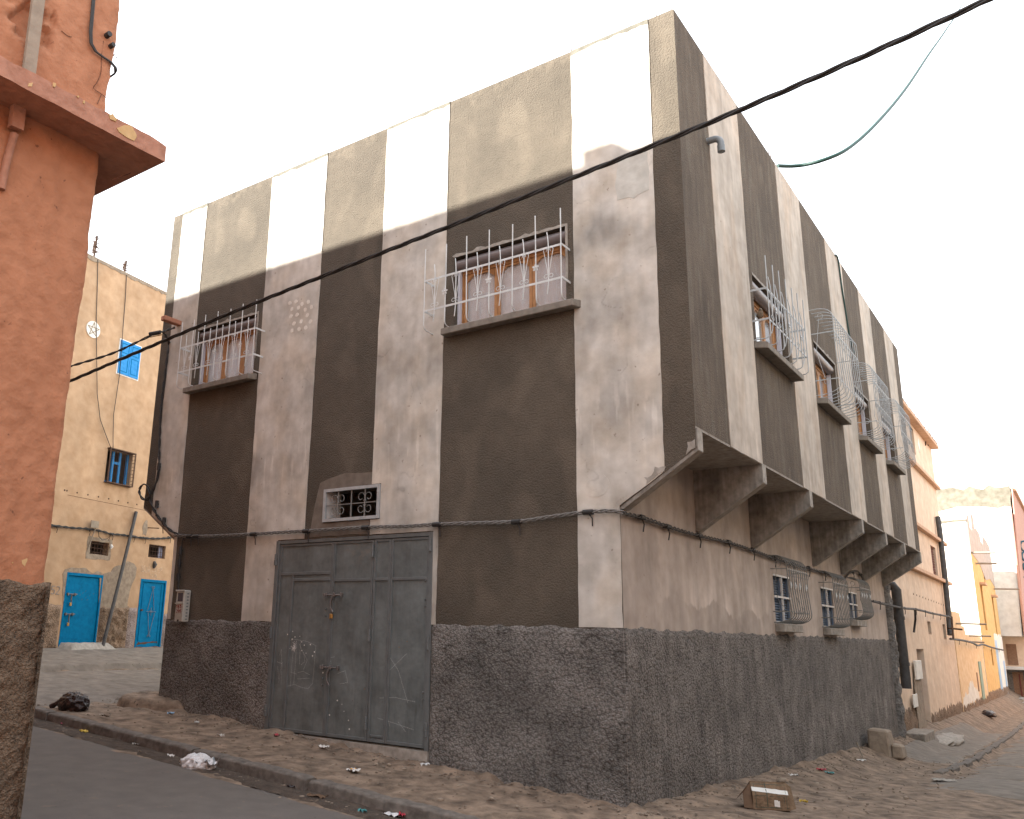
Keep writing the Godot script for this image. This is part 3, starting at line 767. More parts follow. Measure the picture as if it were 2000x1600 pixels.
# upright bars, two rails, hearts and flowers
func spear_grille(xf: Transform3D, parent: Node3D, u0: float, u1: float, vb: float, mt: Material) -> void:
	var n := 0.21
	var mb := mb_at(xf)
	var r1 := vb + 0.25
	var r2 := vb + 0.66
	for v in [r1, r2]:
		mb.bar(Vector3(u0 - 0.01, v, n - 0.012), Vector3(u1 + 0.01, v, n - 0.012), 0.026, 0.007, Vector3.UP)
	var g := commit(mb, "window_grille", mt, parent)
	for v in [r1, r2]:
		for u in [u0 - 0.005, u1 + 0.005]:
			mb = mb_at(xf)
			mb.bar(Vector3(u, v, 0.0), Vector3(u, v, n - 0.006), 0.026, 0.007, Vector3.UP)
			commit(mb, "arm", mt, g)
	for k in 7:
		var u := lerpf(u0, u1, k / 6.0)
		mb = mb_at(xf)
		var lean := 0.01 * sin(k * 2.1)
		mb.tube([Vector3(u + lean, vb + 1.10 + 0.015 * sin(k * 4.3), n), Vector3(u, vb + 0.06, n), Vector3(u, vb + 0.02, n - 0.01), Vector3(u, vb, n - 0.045), Vector3(u, vb - 0.005, 0.0)], 0.0075, 6)
		commit(mb, "bar", mt, g)
		if k % 2 == 1:
			mb = mb_at(xf)
			var c := Vector3(u, vb + 0.44, n + 0.008)
			for q in 5:
				var an := TAU * q / 5.0 + 0.3
				var poly := PackedVector2Array()
				for i in 8:
					var a2 := TAU * i / 8.0
					var l := Vector2(0.026 + 0.021 * cos(a2), 0.013 * sin(a2))
					poly.append(l.rotated(an))
				mb.prism(poly, c, Vector3.RIGHT, Vector3.UP, Vector3(0, 0, 0.007))
			mb.tube([c + Vector3(0, 0, 0.004), c + Vector3(0, 0, 0.016)], [0.013, 0.007], 8)
			commit(mb, "flower", mt, g)
	for k in 6:
		var u := lerpf(u0, u1, (k + 0.5) / 6.0)
		mb = mb_at(xf)
		var pts := []
		for i in 15:
			var t := i / 14.0
			var bend := 0.045 * pow(maxf(0.0, (t - 0.72) / 0.28), 2.0) + 0.05 * pow(maxf(0.0, (0.25 - t) / 0.25), 2.0)
			pts.append(Vector3(u - 0.6 * bend, lerpf(vb + 0.09, vb + 0.86, t), n - 0.4 * bend))
		mb.tube(pts, 0.0065, 6)
		commit(mb, "short_bar", mt, g)
		for s in [-1.0, 1.0]:
			mb = mb_at(xf)
			var path := curl(Vector3(u + s * 0.035, vb + 0.30, n), Vector3(s, 0, 0), Vector3(0, 1, 0), 0.026, PI * 0.9, -PI * 0.95 + TAU * 0.0, 0.8, 9)
			path.reverse()
			path.append(Vector3(u + s * 0.012, vb + 0.36, n))
			path.append(Vector3(u + s * 0.045, vb + 0.54, n))
			path.append(Vector3(u + s * 0.062, vb + 0.62, n))
			path.append_array(curl(Vector3(u + s * 0.036, vb + 0.625, n), Vector3(s, 0, 0), Vector3(0, 1, 0), 0.026, 0.1, PI * 1.35, 0.55, 8))
			mb.tube(path, 0.004, 5)
			commit(mb, "scroll", mt, g)

# pot-bellied grille: bars leave the wall, drop and curl back
func belly_grille(xf: Transform3D, parent: Node3D, u0: float, u1: float, v0: float, v1: float, out: float, count: int, rails: Array, mt: Material, dots: bool, rad := 0.0065) -> void:
	var mb := mb_at(xf)
	for v in rails: mb.bar(Vector3(u0, v, out), Vector3(u1, v, out), 0.014, 0.006, Vector3.UP)
	for u in [u0, u1]:
		for v in [rails[0], rails[-1]]: mb.bar(Vector3(u, v, 0.0), Vector3(u, v, out), 0.014, 0.006, Vector3.UP)
	var g := commit(mb, "window_grille", mt, parent)
	for k in count:
		var u := lerpf(u0, u1, float(k) / (count - 1))
		mb = mb_at(xf)
		var pts := [Vector3(u, v1, 0.0), Vector3(u, v1, out * 0.35)]
		for i in 6:
			var an := PI / 2 * (1.0 - (i + 1) / 6.0)
			pts.append(Vector3(u, v1 - 0.16 + 0.16 * sin(an), out * 0.35 + out * 0.65 * cos(an)))
		pts.append(Vector3(u, (v0 + v1) * 0.5, out))
		for i in 8:
			var an := PI / 2 * (i + 1) / 8.0
			pts.append(Vector3(u, v0 + 0.22 - 0.22 * sin(an), out * 0.15 + out * 0.9 * cos(an) + 0.05 * sin(an * 2.0)))
		pts.append(Vector3(u, v0, 0.0))
		mb.tube(pts, rad, 5)
		commit(mb, "bar", mt, g)
		if k % 2 == 1:
			for q in rails.size():
				if q == 0: continue
				mb = mb_at(xf)
				var gap := (u1 - u0) / (count - 1)
				for s in [-1.0, 1.0]:
					mb.tube(curl(Vector3(u + s * gap * 0.5, rails[q] - gap * 0.5, out), Vector3(s, 0, 0), Vector3(0, 1, 0), gap * 0.42, PI, -PI * 0.7, 0.7, 8), 0.004, 4)
				commit(mb, "scroll", mt, g)
		if dots and (k == 1 or k == 3 or k == 5 or k == count - 2):
			mb = mb_at(xf)
			mb.tube([Vector3(u, (v0 + v1) * 0.5 + 0.11, out + 0.006), Vector3(u, (v0 + v1) * 0.5 + 0.06, out + 0.012), Vector3(u, (v0 + v1) * 0.5 + 0.01, out + 0.006)], [0.006, 0.016, 0.006], 6)
			commit(mb, "collar", M.grille_white, g)
	# side scroll between the wall and the near bar
	for u in [u0, u1]:
		mb = mb_at(xf)
		mb.tube(curl(Vector3(u, v1 - 0.12, out * 0.45), Vector3(0, 0, 1), Vector3(0, 1, 0), 0.055, -PI * 0.5, PI * 1.2, 0.5, 10), 0.004, 4)
		mb.tube(curl(Vector3(u, v0 + 0.2, out * 0.5), Vector3(0, 0, 1), Vector3(0, 1, 0), 0.055, PI * 0.5, -PI * 1.2, 0.5, 10), 0.004, 4)
		mb.tube([Vector3(u, v1 - 0.16, out * 0.4), Vector3(u, (v0 + v1) * 0.5, out * 0.18), Vector3(u, v0 + 0.26, out * 0.45)], 0.004, 4)
		commit(mb, "side_scroll", mt, g)

# ---------- the striped corner house ----------
const HX := 0.84
const LX := -8.3
const TOP := 8.62
const BACK := -14.5
func corner_house() -> void:
	var root := thing("corner_building", "two storey house striped in dark roughcast and pale plaster on a grey plinth", "building", Vector3(-3.7, -0.8, -7.2))
	var FR := Transform3D.IDENTITY
	var RT := Transform3D(Basis(Vector3(0, 0, -1), Vector3.UP, Vector3(1, 0, 0)), Vector3(HX, 0, 0))
	var RL := Transform3D(Basis(Vector3(0, 0, -1), Vector3.UP, Vector3(1, 0, 0)), Vector3.ZERO)
	var uf := [Vector3(-8.5, 8.8, 0), Vector3(1 / 9.5, 0, 0), Vector3(0, -1 / 8.8, 0)]
	var ur := [Vector3(0, 8.8, 0), Vector3(0, 0, -1 / 15.0), Vector3(0, -1 / 8.8, 0)]
	var ul := [Vector3(0, 3.9, 0), Vector3(0, 0, -1 / 15.0), Vector3(0, -1 / 2.4, 0)]
	var wl := [-7.30, -5.90, 5.33, 6.30, 0.34]
	var wr := [-2.19, -0.59, 5.33, 6.29, 0.34]
	var vent := [-4.24, -3.30, 3.01, 3.41, 0.3]
	var door := [-5.09, -2.44, 0.30, 2.76, 0.10]
	# front wall: dark base coat
	var mb := mb_at(FR)
	wall_cells(mb, LX, HX, 3.69, TOP, [wl, wr])
	wall_cells(mb, -7.42, 0.0, 2.92, 3.69, [vent])
	wall_cells(mb, -7.42, 0.0, -0.3, 2.92, [door])
	mb.tri(Vector3(0, 2.92, 0), Vector3(HX, 3.46, 0), Vector3(0, 3.69, 0)); mb.tri(Vector3(HX, 3.46, 0), Vector3(HX, 3.69, 0), Vector3(0, 3.69, 0))
	mb.tri(Vector3(LX, 3.46, 0), Vector3(-7.42, 2.92, 0), Vector3(-7.42, 3.69, 0)); mb.tri(Vector3(LX, 3.46, 0), Vector3(-7.42, 3.69, 0), Vector3(LX, 3.69, 0))
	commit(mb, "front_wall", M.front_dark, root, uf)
	# right wall, upper storey
	var rw := [[2.40, 3.95], [5.55, 7.0], [8.55, 9.8], [11.2, 12.4]]
	var holes := []
	for w in rw: holes.append([w[0], w[1], 5.27, 6.20, 0.34])
	mb = mb_at(RT)
	wall_cells(mb, 0.0, -BACK, 3.69, TOP, holes)
	commit(mb, "side_wall", M.right_dark, root, ur)
	# right wall, ground storey: pinkish plaster
	var low := [[5.42, 6.32, 1.86, 2.60], [8.35, 9.25, 1.85, 2.57], [10.6, 11.35, 2.05, 2.60]]
	holes = []
	for w in low: holes.append([w[0], w[1], w[2], w[3], 0.16])
	mb = mb_at(RL)
	wall_cells(mb, 0.0, -BACK, -1.2, 3.69, holes)
	commit(mb, "lower_side_wall", M.low_right, root, ul)
	# left side, back, roof and the floor of the overhang
	mb = MB.new()
	mb.quad(Vector3(LX, 3.69, BACK), Vector3(LX, 3.69, 0), Vector3(LX, TOP, 0), Vector3(LX, TOP, BACK))
	mb.quad(Vector3(-7.42, -0.3, BACK), Vector3(-7.42, -0.3, 0), Vector3(-7.42, 3.69, 0), Vector3(-7.42, 3.69, BACK))
	mb.quad(Vector3(0, -1.2, BACK), Vector3(-7.42, -1.2, BACK), Vector3(-7.42, 3.69, BACK), Vector3(0, 3.69, BACK))
	mb.quad(Vector3(HX, 3.69, BACK), Vector3(LX, 3.69, BACK), Vector3(LX, TOP, BACK), Vector3(HX, TOP, BACK))
	commit(mb, "rear_walls", M.plaster, root)
	mb = MB.new()
	mb.quad(Vector3(LX + 0.15, 8.3, 0 - 0.15), Vector3(HX - 0.15, 8.3, -0.15), Vector3(HX - 0.15, 8.3, BACK + 0.15), Vector3(LX + 0.15, 8.3, BACK + 0.15))
	commit(mb, "roof", M.concrete_pale, root)
	for k in 4:
		mb = MB.new()
		if k == 0: mb.box(Vector3(LX + 0.001, 8.30, -0.15), Vector3(HX - 0.001, TOP - 0.002, -0.002))
		elif k == 1: mb.box(Vector3(HX - 0.15, 8.30, BACK), Vector3(HX - 0.002, TOP - 0.003, -0.151))
		elif k == 2: mb.box(Vector3(LX + 0.002, 8.30, BACK), Vector3(LX + 0.15, TOP - 0.003, -0.151))
		else: mb.box(Vector3(LX + 0.151, 8.30, BACK + 0.002), Vector3(HX - 0.151, TOP - 0.004, BACK + 0.15))
		commit(mb, "parapet", M.concrete_pale, root)
	# thin smear of cement along the top of the pale bands
	for sg in [[-8.04, -7.385], [-5.79, -4.58], [-3.41, -2.31], [-0.47, 0.53]]:
		mb = mb_at(FR)
		var q := int((sg[1] - sg[0]) / 0.05)
		var poly := PackedVector2Array()
		poly.append(Vector2(sg[0], TOP + 0.004))
		for i in q + 1: poly.append(Vector2(lerpf(sg[0], sg[1], float(i) / q), TOP - 0.045 - 0.04 * nz.get_noise_2d(i * 0.13, sg[0] * 9.0) - 0.008 * nz2.get_noise_2d(i * 0.9, 3.0)))
		poly.append(Vector2(sg[1], TOP + 0.004))
		mb.prism(poly, Vector3(0, 0, 0.0015), Vector3.RIGHT, Vector3.UP, Vector3(0, 0, 0.0085))
		commit(mb, "cement_edge", M.mortar, root)
	# filled drill holes on the second pale band
	for q in [[566, 592], [578, 589], [590, 594], [602, 590], [570, 604], [583, 601], [596, 605], [608, 600], [568, 618], [580, 615], [600, 616], [574, 632], [588, 628], [606, 628], [570, 646], [584, 643], [597, 640]]:
		var c := onz(q[0], q[1], 0.009)
		var dp := PackedVector2Array()
		for i in 9: dp.append(Vector2(c.x + 0.034 * cos(TAU * i / 9.0) * (1.0 + 0.2 * sin(i * 5.0 + q[0])), c.y + 0.034 * sin(TAU * i / 9.0)))
		mb = mb_at(FR)
		mb.prism(dp, Vector3(0, 0, 0.009), Vector3.RIGHT, Vector3.UP, Vector3(0, 0, 0.003))
		commit(mb, "filled_hole", M.plaster, root)
	mb = MB.new()
	mb.box(Vector3(0.001, 3.665, BACK), Vector3(HX - 0.002, 3.70, -0.001))
	commit(mb, "overhang_soffit", M.concrete_pale, root)
	mb = MB.new()
	mb.box(Vector3(LX + 0.002, 3.665, BACK), Vector3(-7.421, 3.70, -0.001))
	commit(mb, "overhang_soffit", M.concrete_pale, root)
	# pale plaster bands, a little proud of the roughcast
	var e := 0.009
	var bands := [
		[Vector2(-8.06, 3.32), Vector2(-7.415, 2.93), Vector2(-7.40, 1.70), Vector2(-7.33, 1.70), Vector2(-7.38, 5.2), Vector2(-7.385, TOP - 0.03), Vector2(-8.04, TOP - 0.03)],
		[Vector2(-5.74, 1.69), Vector2(-5.11, 1.69), Vector2(-5.11, 2.79), Vector2(-4.60, 2.79), Vector2(-4.58, TOP - 0.03), Vector2(-5.79, TOP - 0.03)],
		[Vector2(-3.43, 3.44), Vector2(-3.272, 3.44), Vector2(-3.272, 2.98), Vector2(-3.43, 2.98), Vector2(-3.43, 2.79), Vector2(-2.42, 2.79), Vector2(-2.42, 1.69), Vector2(-2.36, 1.69), Vector2(-2.31, TOP - 0.03), Vector2(-3.41, TOP - 0.03)],
		[Vector2(-0.50, 1.69), Vector2(-0.004, 1.69), Vector2(-0.004, 2.935), Vector2(0.50, 3.255), Vector2(0.53, TOP - 0.03), Vector2(-0.47, TOP - 0.03)]]
	for i in bands.size():
		mb = mb_at(FR)
		mb.prism(ragged(bands[i], 0.16, 0.006, i * 13.0), Vector3(0, 0, 0), Vector3.RIGHT, Vector3.UP, Vector3(0, 0, e))
		commit(mb, "plaster_band", M.front_light, root, uf)
	# smooth cement patch round the vent
	mb = mb_at(FR)
	mb.prism(ragged([Vector2(-4.50, 2.80), Vector2(-3.44, 2.80), Vector2(-3.44, 2.975), Vector2(-4.265, 2.98), Vector2(-4.265, 3.44), Vector2(-3.44, 3.44), Vector2(-3.44, 3.60), Vector2(-3.9, 3.63), Vector2(-4.36, 3.53), Vector2(-4.44, 3.2)], 0.12, 0.014, 3.0), Vector3(0, 0, 0), Vector3.RIGHT, Vector3.UP, Vector3(0, 0, 0.006))
	commit(mb, "cement_patch", M.smooth_brown, root)
	# repaired patches on the last band
	mb = mb_at(FR)
	mb.prism(ragged([Vector2(0.08, 6.42), Vector2(0.28, 6.38), Vector2(0.46, 6.44), Vector2(0.47, 6.9), Vector2(0.36, 6.98), Vector2(0.10, 6.92), Vector2(0.06, 6.6)], 0.05, 0.02, 5.0), Vector3(0, 0, e), Vector3.RIGHT, Vector3.UP, Vector3(0, 0, 0.003))
	commit(mb, "cement_patch", M.patch, root)
	mb = mb_at(FR)
	var disc := []
	for i in 14: disc.append(Vector2(-0.27 + 0.16 * cos(TAU * i / 14.0), 3.17 + 0.13 * sin(TAU * i / 14.0)))
	mb.prism(ragged(disc, 0.05, 0.012, 8.0), Vector3(0, 0, e), Vector3.RIGHT, Vector3.UP, Vector3(0, 0, 0.003))
	commit(mb, "cement_patch", M.front_light, root, uf)
	var rb := [[1.0, 2.24], [4.08, 5.40], [7.15, 8.45], [9.95, 11.08], [12.7, 13.8]]
	for i in rb.size():
		mb = mb_at(RT)
		mb.prism(ragged([Vector2(rb[i][0] + 0.08, 3.672), Vector2(rb[i][1] + 0.02, 3.672), Vector2(rb[i][1] - 0.03, TOP - 0.03), Vector2(rb[i][0] - 0.06, TOP - 0.03)], 0.16, 0.006, i * 17.0 + 50.0), Vector3(0, 0, 0), Vector3.RIGHT, Vector3.UP, Vector3(0, 0, e))
		commit(mb, "plaster_band", M.right_light, root, ur)
	# plinths
	var pf := [Vector3(-7.5, 1.9, 0), Vector3(1 / 8.0, 0, 0), Vector3(0, -1 / 2.2, 0)]
	var bottom := func(u): return base_y(u, 0.0) - 0.08
	commit(rough_coat(FR, -7.44, -5.12, 1.70, bottom, 0.016, 0.010, 0.03, 9.0, 0.018), "plinth", M.plinth_front, root, pf)
	commit(rough_coat(FR, -2.415, 0.022, 1.69, bottom, 0.016, 0.010, 0.03, 9.0, 0.018), "plinth", M.plinth_front, root, pf)
	var br := func(u): return base_y(0.1, -u) - 0.10
	commit(rough_coat(RL, -0.022, -BACK, 1.69, br, 0.016, 0.010, 0.05, 9.0, 0.018), "plinth", M.plinth_right, root, [Vector3(0, 1.75, 0), Vector3(0, 0, -1 / 15.0), Vector3(0, -1 / 2.8, 0)])
	# brackets under the overhang
	var zs := [0.0, -2.2, -4.42, -7.92, -10.1, -12.2, BACK + 0.14]
	for i in zs.size():
		mb = MB.new()
		var th := 0.15
		var d := 0.004 if i == 0 else 0.0
		mb.prism(PackedVector2Array([Vector2(0.002, 2.90), Vector2(0.03, 2.90), Vector2(HX + 0.012, 3.44), Vector2(HX + 0.012, 3.668), Vector2(0.002, 3.668)]), Vector3(0, 0, zs[i] - th - d), Vector3.RIGHT, Vector3.UP, Vector3(0, 0, th))
		var bk := commit(mb, "bracket", M.bracket, root, [Vector3(0, 3.7, 0), Vector3(1, 0, 0.4), Vector3(0, -1, 0)])
		mb = MB.new()
		var sl := Vector3(HX - 0.018, 0.54, 0).normalized()
		mb.bar(Vector3(0.03, 2.898, zs[i] - th * 0.5 - d), Vector3(HX + 0.012, 3.438, zs[i] - th * 0.5 - d), th - 0.004, 0.005, Vector3(0, 0, 1))
		mb.box(Vector3(HX + 0.0125, 3.442, zs[i] - th - d + 0.002), Vector3(HX + 0.0155, 3.667, zs[i] - d - 0.002))
		commit(mb, "formwork_face", M.concrete_pale, bk)
	for s in [0.0]:
		mb = MB.new()
		mb.prism(PackedVector2Array([Vector2(-7.422, 2.90), Vector2(-7.45, 2.90), Vector2(LX - 0.012, 3.44), Vector2(LX - 0.012, 3.668), Vector2(-7.422, 3.668)]), Vector3(0, 0, -0.154), Vector3.RIGHT, Vector3.UP, Vector3(0, 0, 0.15))
		commit(mb, "bracket", M.concrete_pale, root)
	# broken plaster on the wedge's edge
	mb = mb_at(FR)
	mb.prism(ragged([Vector2(0.30, 3.13), Vector2(0.49, 3.245), Vector2(0.52, 3.30), Vector2(0.40, 3.31), Vector2(0.36, 3.22), Vector2(0.28, 3.21)], 0.035, 0.02, 2.0), Vector3(0, 0, e), Vector3.RIGHT, Vector3.UP, Vector3(0, 0, 0.004))
	commit(mb, "plaster_chip", M.concrete_pale, root)
	mb = mb_at(FR)
	mb.prism(ragged([Vector2(0.73, 3.40), Vector2(0.83, 3.46), Vector2(0.83, 3.55), Vector2(0.75, 3.53)], 0.035, 0.02, 2.0), Vector3(0, 0, 0.0), Vector3.RIGHT, Vector3.UP, Vector3(0, 0, 0.006))
	commit(mb, "plaster_chip", M.concrete_pale, root)
	# windows
	window(FR, root, wl[0], wl[1], wl[2], wl[3], M.sky_reflection_white, 3, -7.40, -5.80)
	window(FR, root, wr[0], wr[1], wr[2], wr[3], M.curtain_mauve, 3, -2.30, -0.40)
	spear_grille(FR, root, -7.47, -5.70, 5.31, M.grille_white)
	spear_grille(FR, root, -2.50, -0.54, 5.31, M.grille_white)
	for w in rw: window(RT, root, w[0], w[1], 5.27, 6.20, M.curtain_lilac if w[0] > 3.0 else M.sky_reflection_white, 3 if w[0] < 8.0 else 2, w[0] - 0.12, w[1] + 0.12)
	spear_grille(RT, root, 2.28, 4.12, 5.27, M.grille_grey)
	belly_grille(RT, root, 5.42, 7.15, 5.285, 6.68, 0.34, 11, [5.52, 6.28], M.grille_grey, false)
	belly_grille(RT, root, 8.42, 9.98, 5.285, 6.60, 0.34, 11, [5.48, 5.85, 6.25], M.grille_grey, false)
	belly_grille(RT, root, 11.1, 12.5, 5.285, 6.55, 0.34, 10, [5.48, 5.85, 6.25], M.grille_grey, false)
	# low windows with louvred blue shutters and white glazing bars
	for w in low:
		mb = mb_at(RL)
		mb.box(Vector3(w[0], w[2], -0.16), Vector3(w[1], w[3], -0.155))
		var win := commit(mb, "low_window", M.blue_slat, root)
		mb = mb_at(RL)
		for u in [w[0] + 0.002, (w[0] + w[1]) * 0.5 - 0.02, w[1] - 0.042]: mb.box(Vector3(u, w[2] + 0.002, -0.05), Vector3(u + 0.04, w[3] - 0.002, -0.02))
		commit(mb, "shutter_frame", M.blue_slat, win)
		mb = mb_at(RL)
		for v in [w[2] + 0.003, lerpf(w[2], w[3], 0.52), w[3] - 0.033]: mb.box(Vector3(w[0] + 0.001, v, -0.018), Vector3(w[1] - 0.001, v + 0.028, 0.012))
		mb.box(Vector3((w[0] + w[1]) * 0.5 - 0.012, w[2] + 0.03, -0.012), Vector3((w[0] + w[1]) * 0.5 + 0.012, w[3] - 0.034, 0.010))
		commit(mb, "glazing_bars", M.white_paint, win)
		for s in 18:
			mb = mb_at(RL)
			var v := lerpf(w[2] + 0.04, w[3] - 0.05, s / 17.0)
			mb.bar(Vector3(w[0] + 0.04, v, -0.06), Vector3(w[1] - 0.04, v, -0.06), 0.03, 0.006, Vector3(0, 0.8, -0.6))
			commit(mb, "slat", M.blue_slat, win)
		mb = mb_at(RL)
		mb.box(Vector3(w[0] - 0.06, w[2] - 0.125, 0.0), Vector3(w[1] + 0.08, w[2] - 0.008, 0.14), 0.008)
		commit(mb, "sill", M.concrete_pale, win)
		belly_grille(RL, root, w[0] - 0.10, w[1] + 0.14, w[2] + 0.012, w[3] + 0.26, 0.24, 10, [w[2] + 0.17, w[3] + 0.06], M.grille_dark, true, 0.0075)
	# vent
	mb = mb_at(FR)
	for q in [[vent[0] - 0.02, vent[1] + 0.02, vent[2] - 0.02, vent[2] + 0.02], [vent[0] - 0.02, vent[1] + 0.02, vent[3] - 0.02, vent[3] + 0.02], [vent[0] - 0.02, vent[0] + 0.02, vent[2] + 0.02, vent[3] - 0.02], [vent[1] - 0.02, vent[1] + 0.02, vent[2] + 0.02, vent[3] - 0.02]]:
		mb.box(Vector3(q[0], q[2], -0.01), Vector3(q[1], q[3], 0.03))
	var vt := commit(mb, "vent_frame", M.grille_grey, root)
	room(FR, vt, vent, -0.301, 2.6, 0.7)
	mb = mb_at(FR)
	mb.box(Vector3(vent[0] + 0.001, vent[2] + 0.001, -0.29), Vector3(vent[0] + 0.012, vent[3] - 0.001, -0.012))
	commit(mb, "reveal_lining", M.white_paint, vt)
	for k in 3:
		mb = mb_at(FR)
		var u := lerpf(vent[0], vent[1], [0.25, 0.5, 0.75][k])
		mb.bar(Vector3(u, vent[2] + 0.02, 0.008), Vector3(u, vent[3] - 0.02, 0.008), 0.016, 0.012, Vector3.RIGHT)
		commit(mb, "bar", M.grille_dark, vt)
	mb = mb_at(FR)
	mb.bar(Vector3(vent[0] + 0.02, 3.21, 0.004), Vector3(vent[1] - 0.02, 3.21, 0.004), 0.012, 0.008, Vector3.UP)
	commit(mb, "rail", M.grille_dark, vt)
	for k in 2:
		var c := Vector3(lerpf(vent[0], vent[1], 0.25 if k == 0 else 0.75), 3.21, 0.012)
		for q in 4:
			var sx := 1.0 if q % 2 == 0 else -1.0
			var sy := 1.0 if q < 2 else -1.0
			mb = mb_at(FR)
			mb.tube(curl(c + Vector3(sx * 0.065, sy * 0.075, 0), Vector3(-sx, 0, 0), Vector3(0, sy, 0), 0.068, -0.9, TAU * 0.92, 0.42, 18), 0.005, 5)
			commit(mb, "scroll", M.grille_dark, vt)
	garage_door(root, door)
	# drain elbow high on the side wall
	mb = MB.new()
	var pts := [Vector3(HX - 0.02, 7.38, -0.92), Vector3(HX + 0.08, 7.38, -0.92)]
	pts.append_array(curl(Vector3(HX + 0.08, 7.30, -0.92), Vector3(0, 1, 0), Vector3(1, 0, 0), 0.08, 0.3, PI / 2, 1.0, 5))
	pts.append(Vector3(HX + 0.16, 7.22, -0.92))
	mb.tube(pts, 0.04, 12)
	var sp := commit(mb, "drain_elbow", M.pipe_grey, root)
	mb = MB.new()
	mb.tube([Vector3(HX + 0.16, 7.27, -0.92), Vector3(HX + 0.16, 7.19, -0.92)], 0.045, 12)
	commit(mb, "collar", M.pipe_grey, sp)
	# reinforcing rods left standing on the parapet
	for p in [Vector3(0.60, TOP, -0.08), Vector3(0.78, TOP, -0.08), Vector3(-0.51, TOP, -0.08), Vector3(-2.36, TOP, -0.08), Vector3(-4.5, TOP, -0.08), Vector3(-8.1, TOP, -0.08), Vector3(HX - 0.08, TOP, -4.05), Vector3(HX - 0.08, TOP, -4.16)]:
		mb = MB.new()
		mb.tube([p - Vector3(0, 0.05, 0), p + Vector3(0.005, 0.10 if p.z > -1.0 else 0.32, 0.004)], 0.006, 5)
		commit(mb, "reinforcing_rod", M.rust, root)
	# brick stub holding the service cable
	mb = MB.new()
	var bp := onz(342, 628, 0.10)
	mb.box(Vector3(bp.x - 0.06, bp.y - 0.05, -0.002), Vector3(bp.x + 0.05, bp.y + 0.03, 0.34), 0.008)
	commit(mb, "brick_stub", M.brick, root)

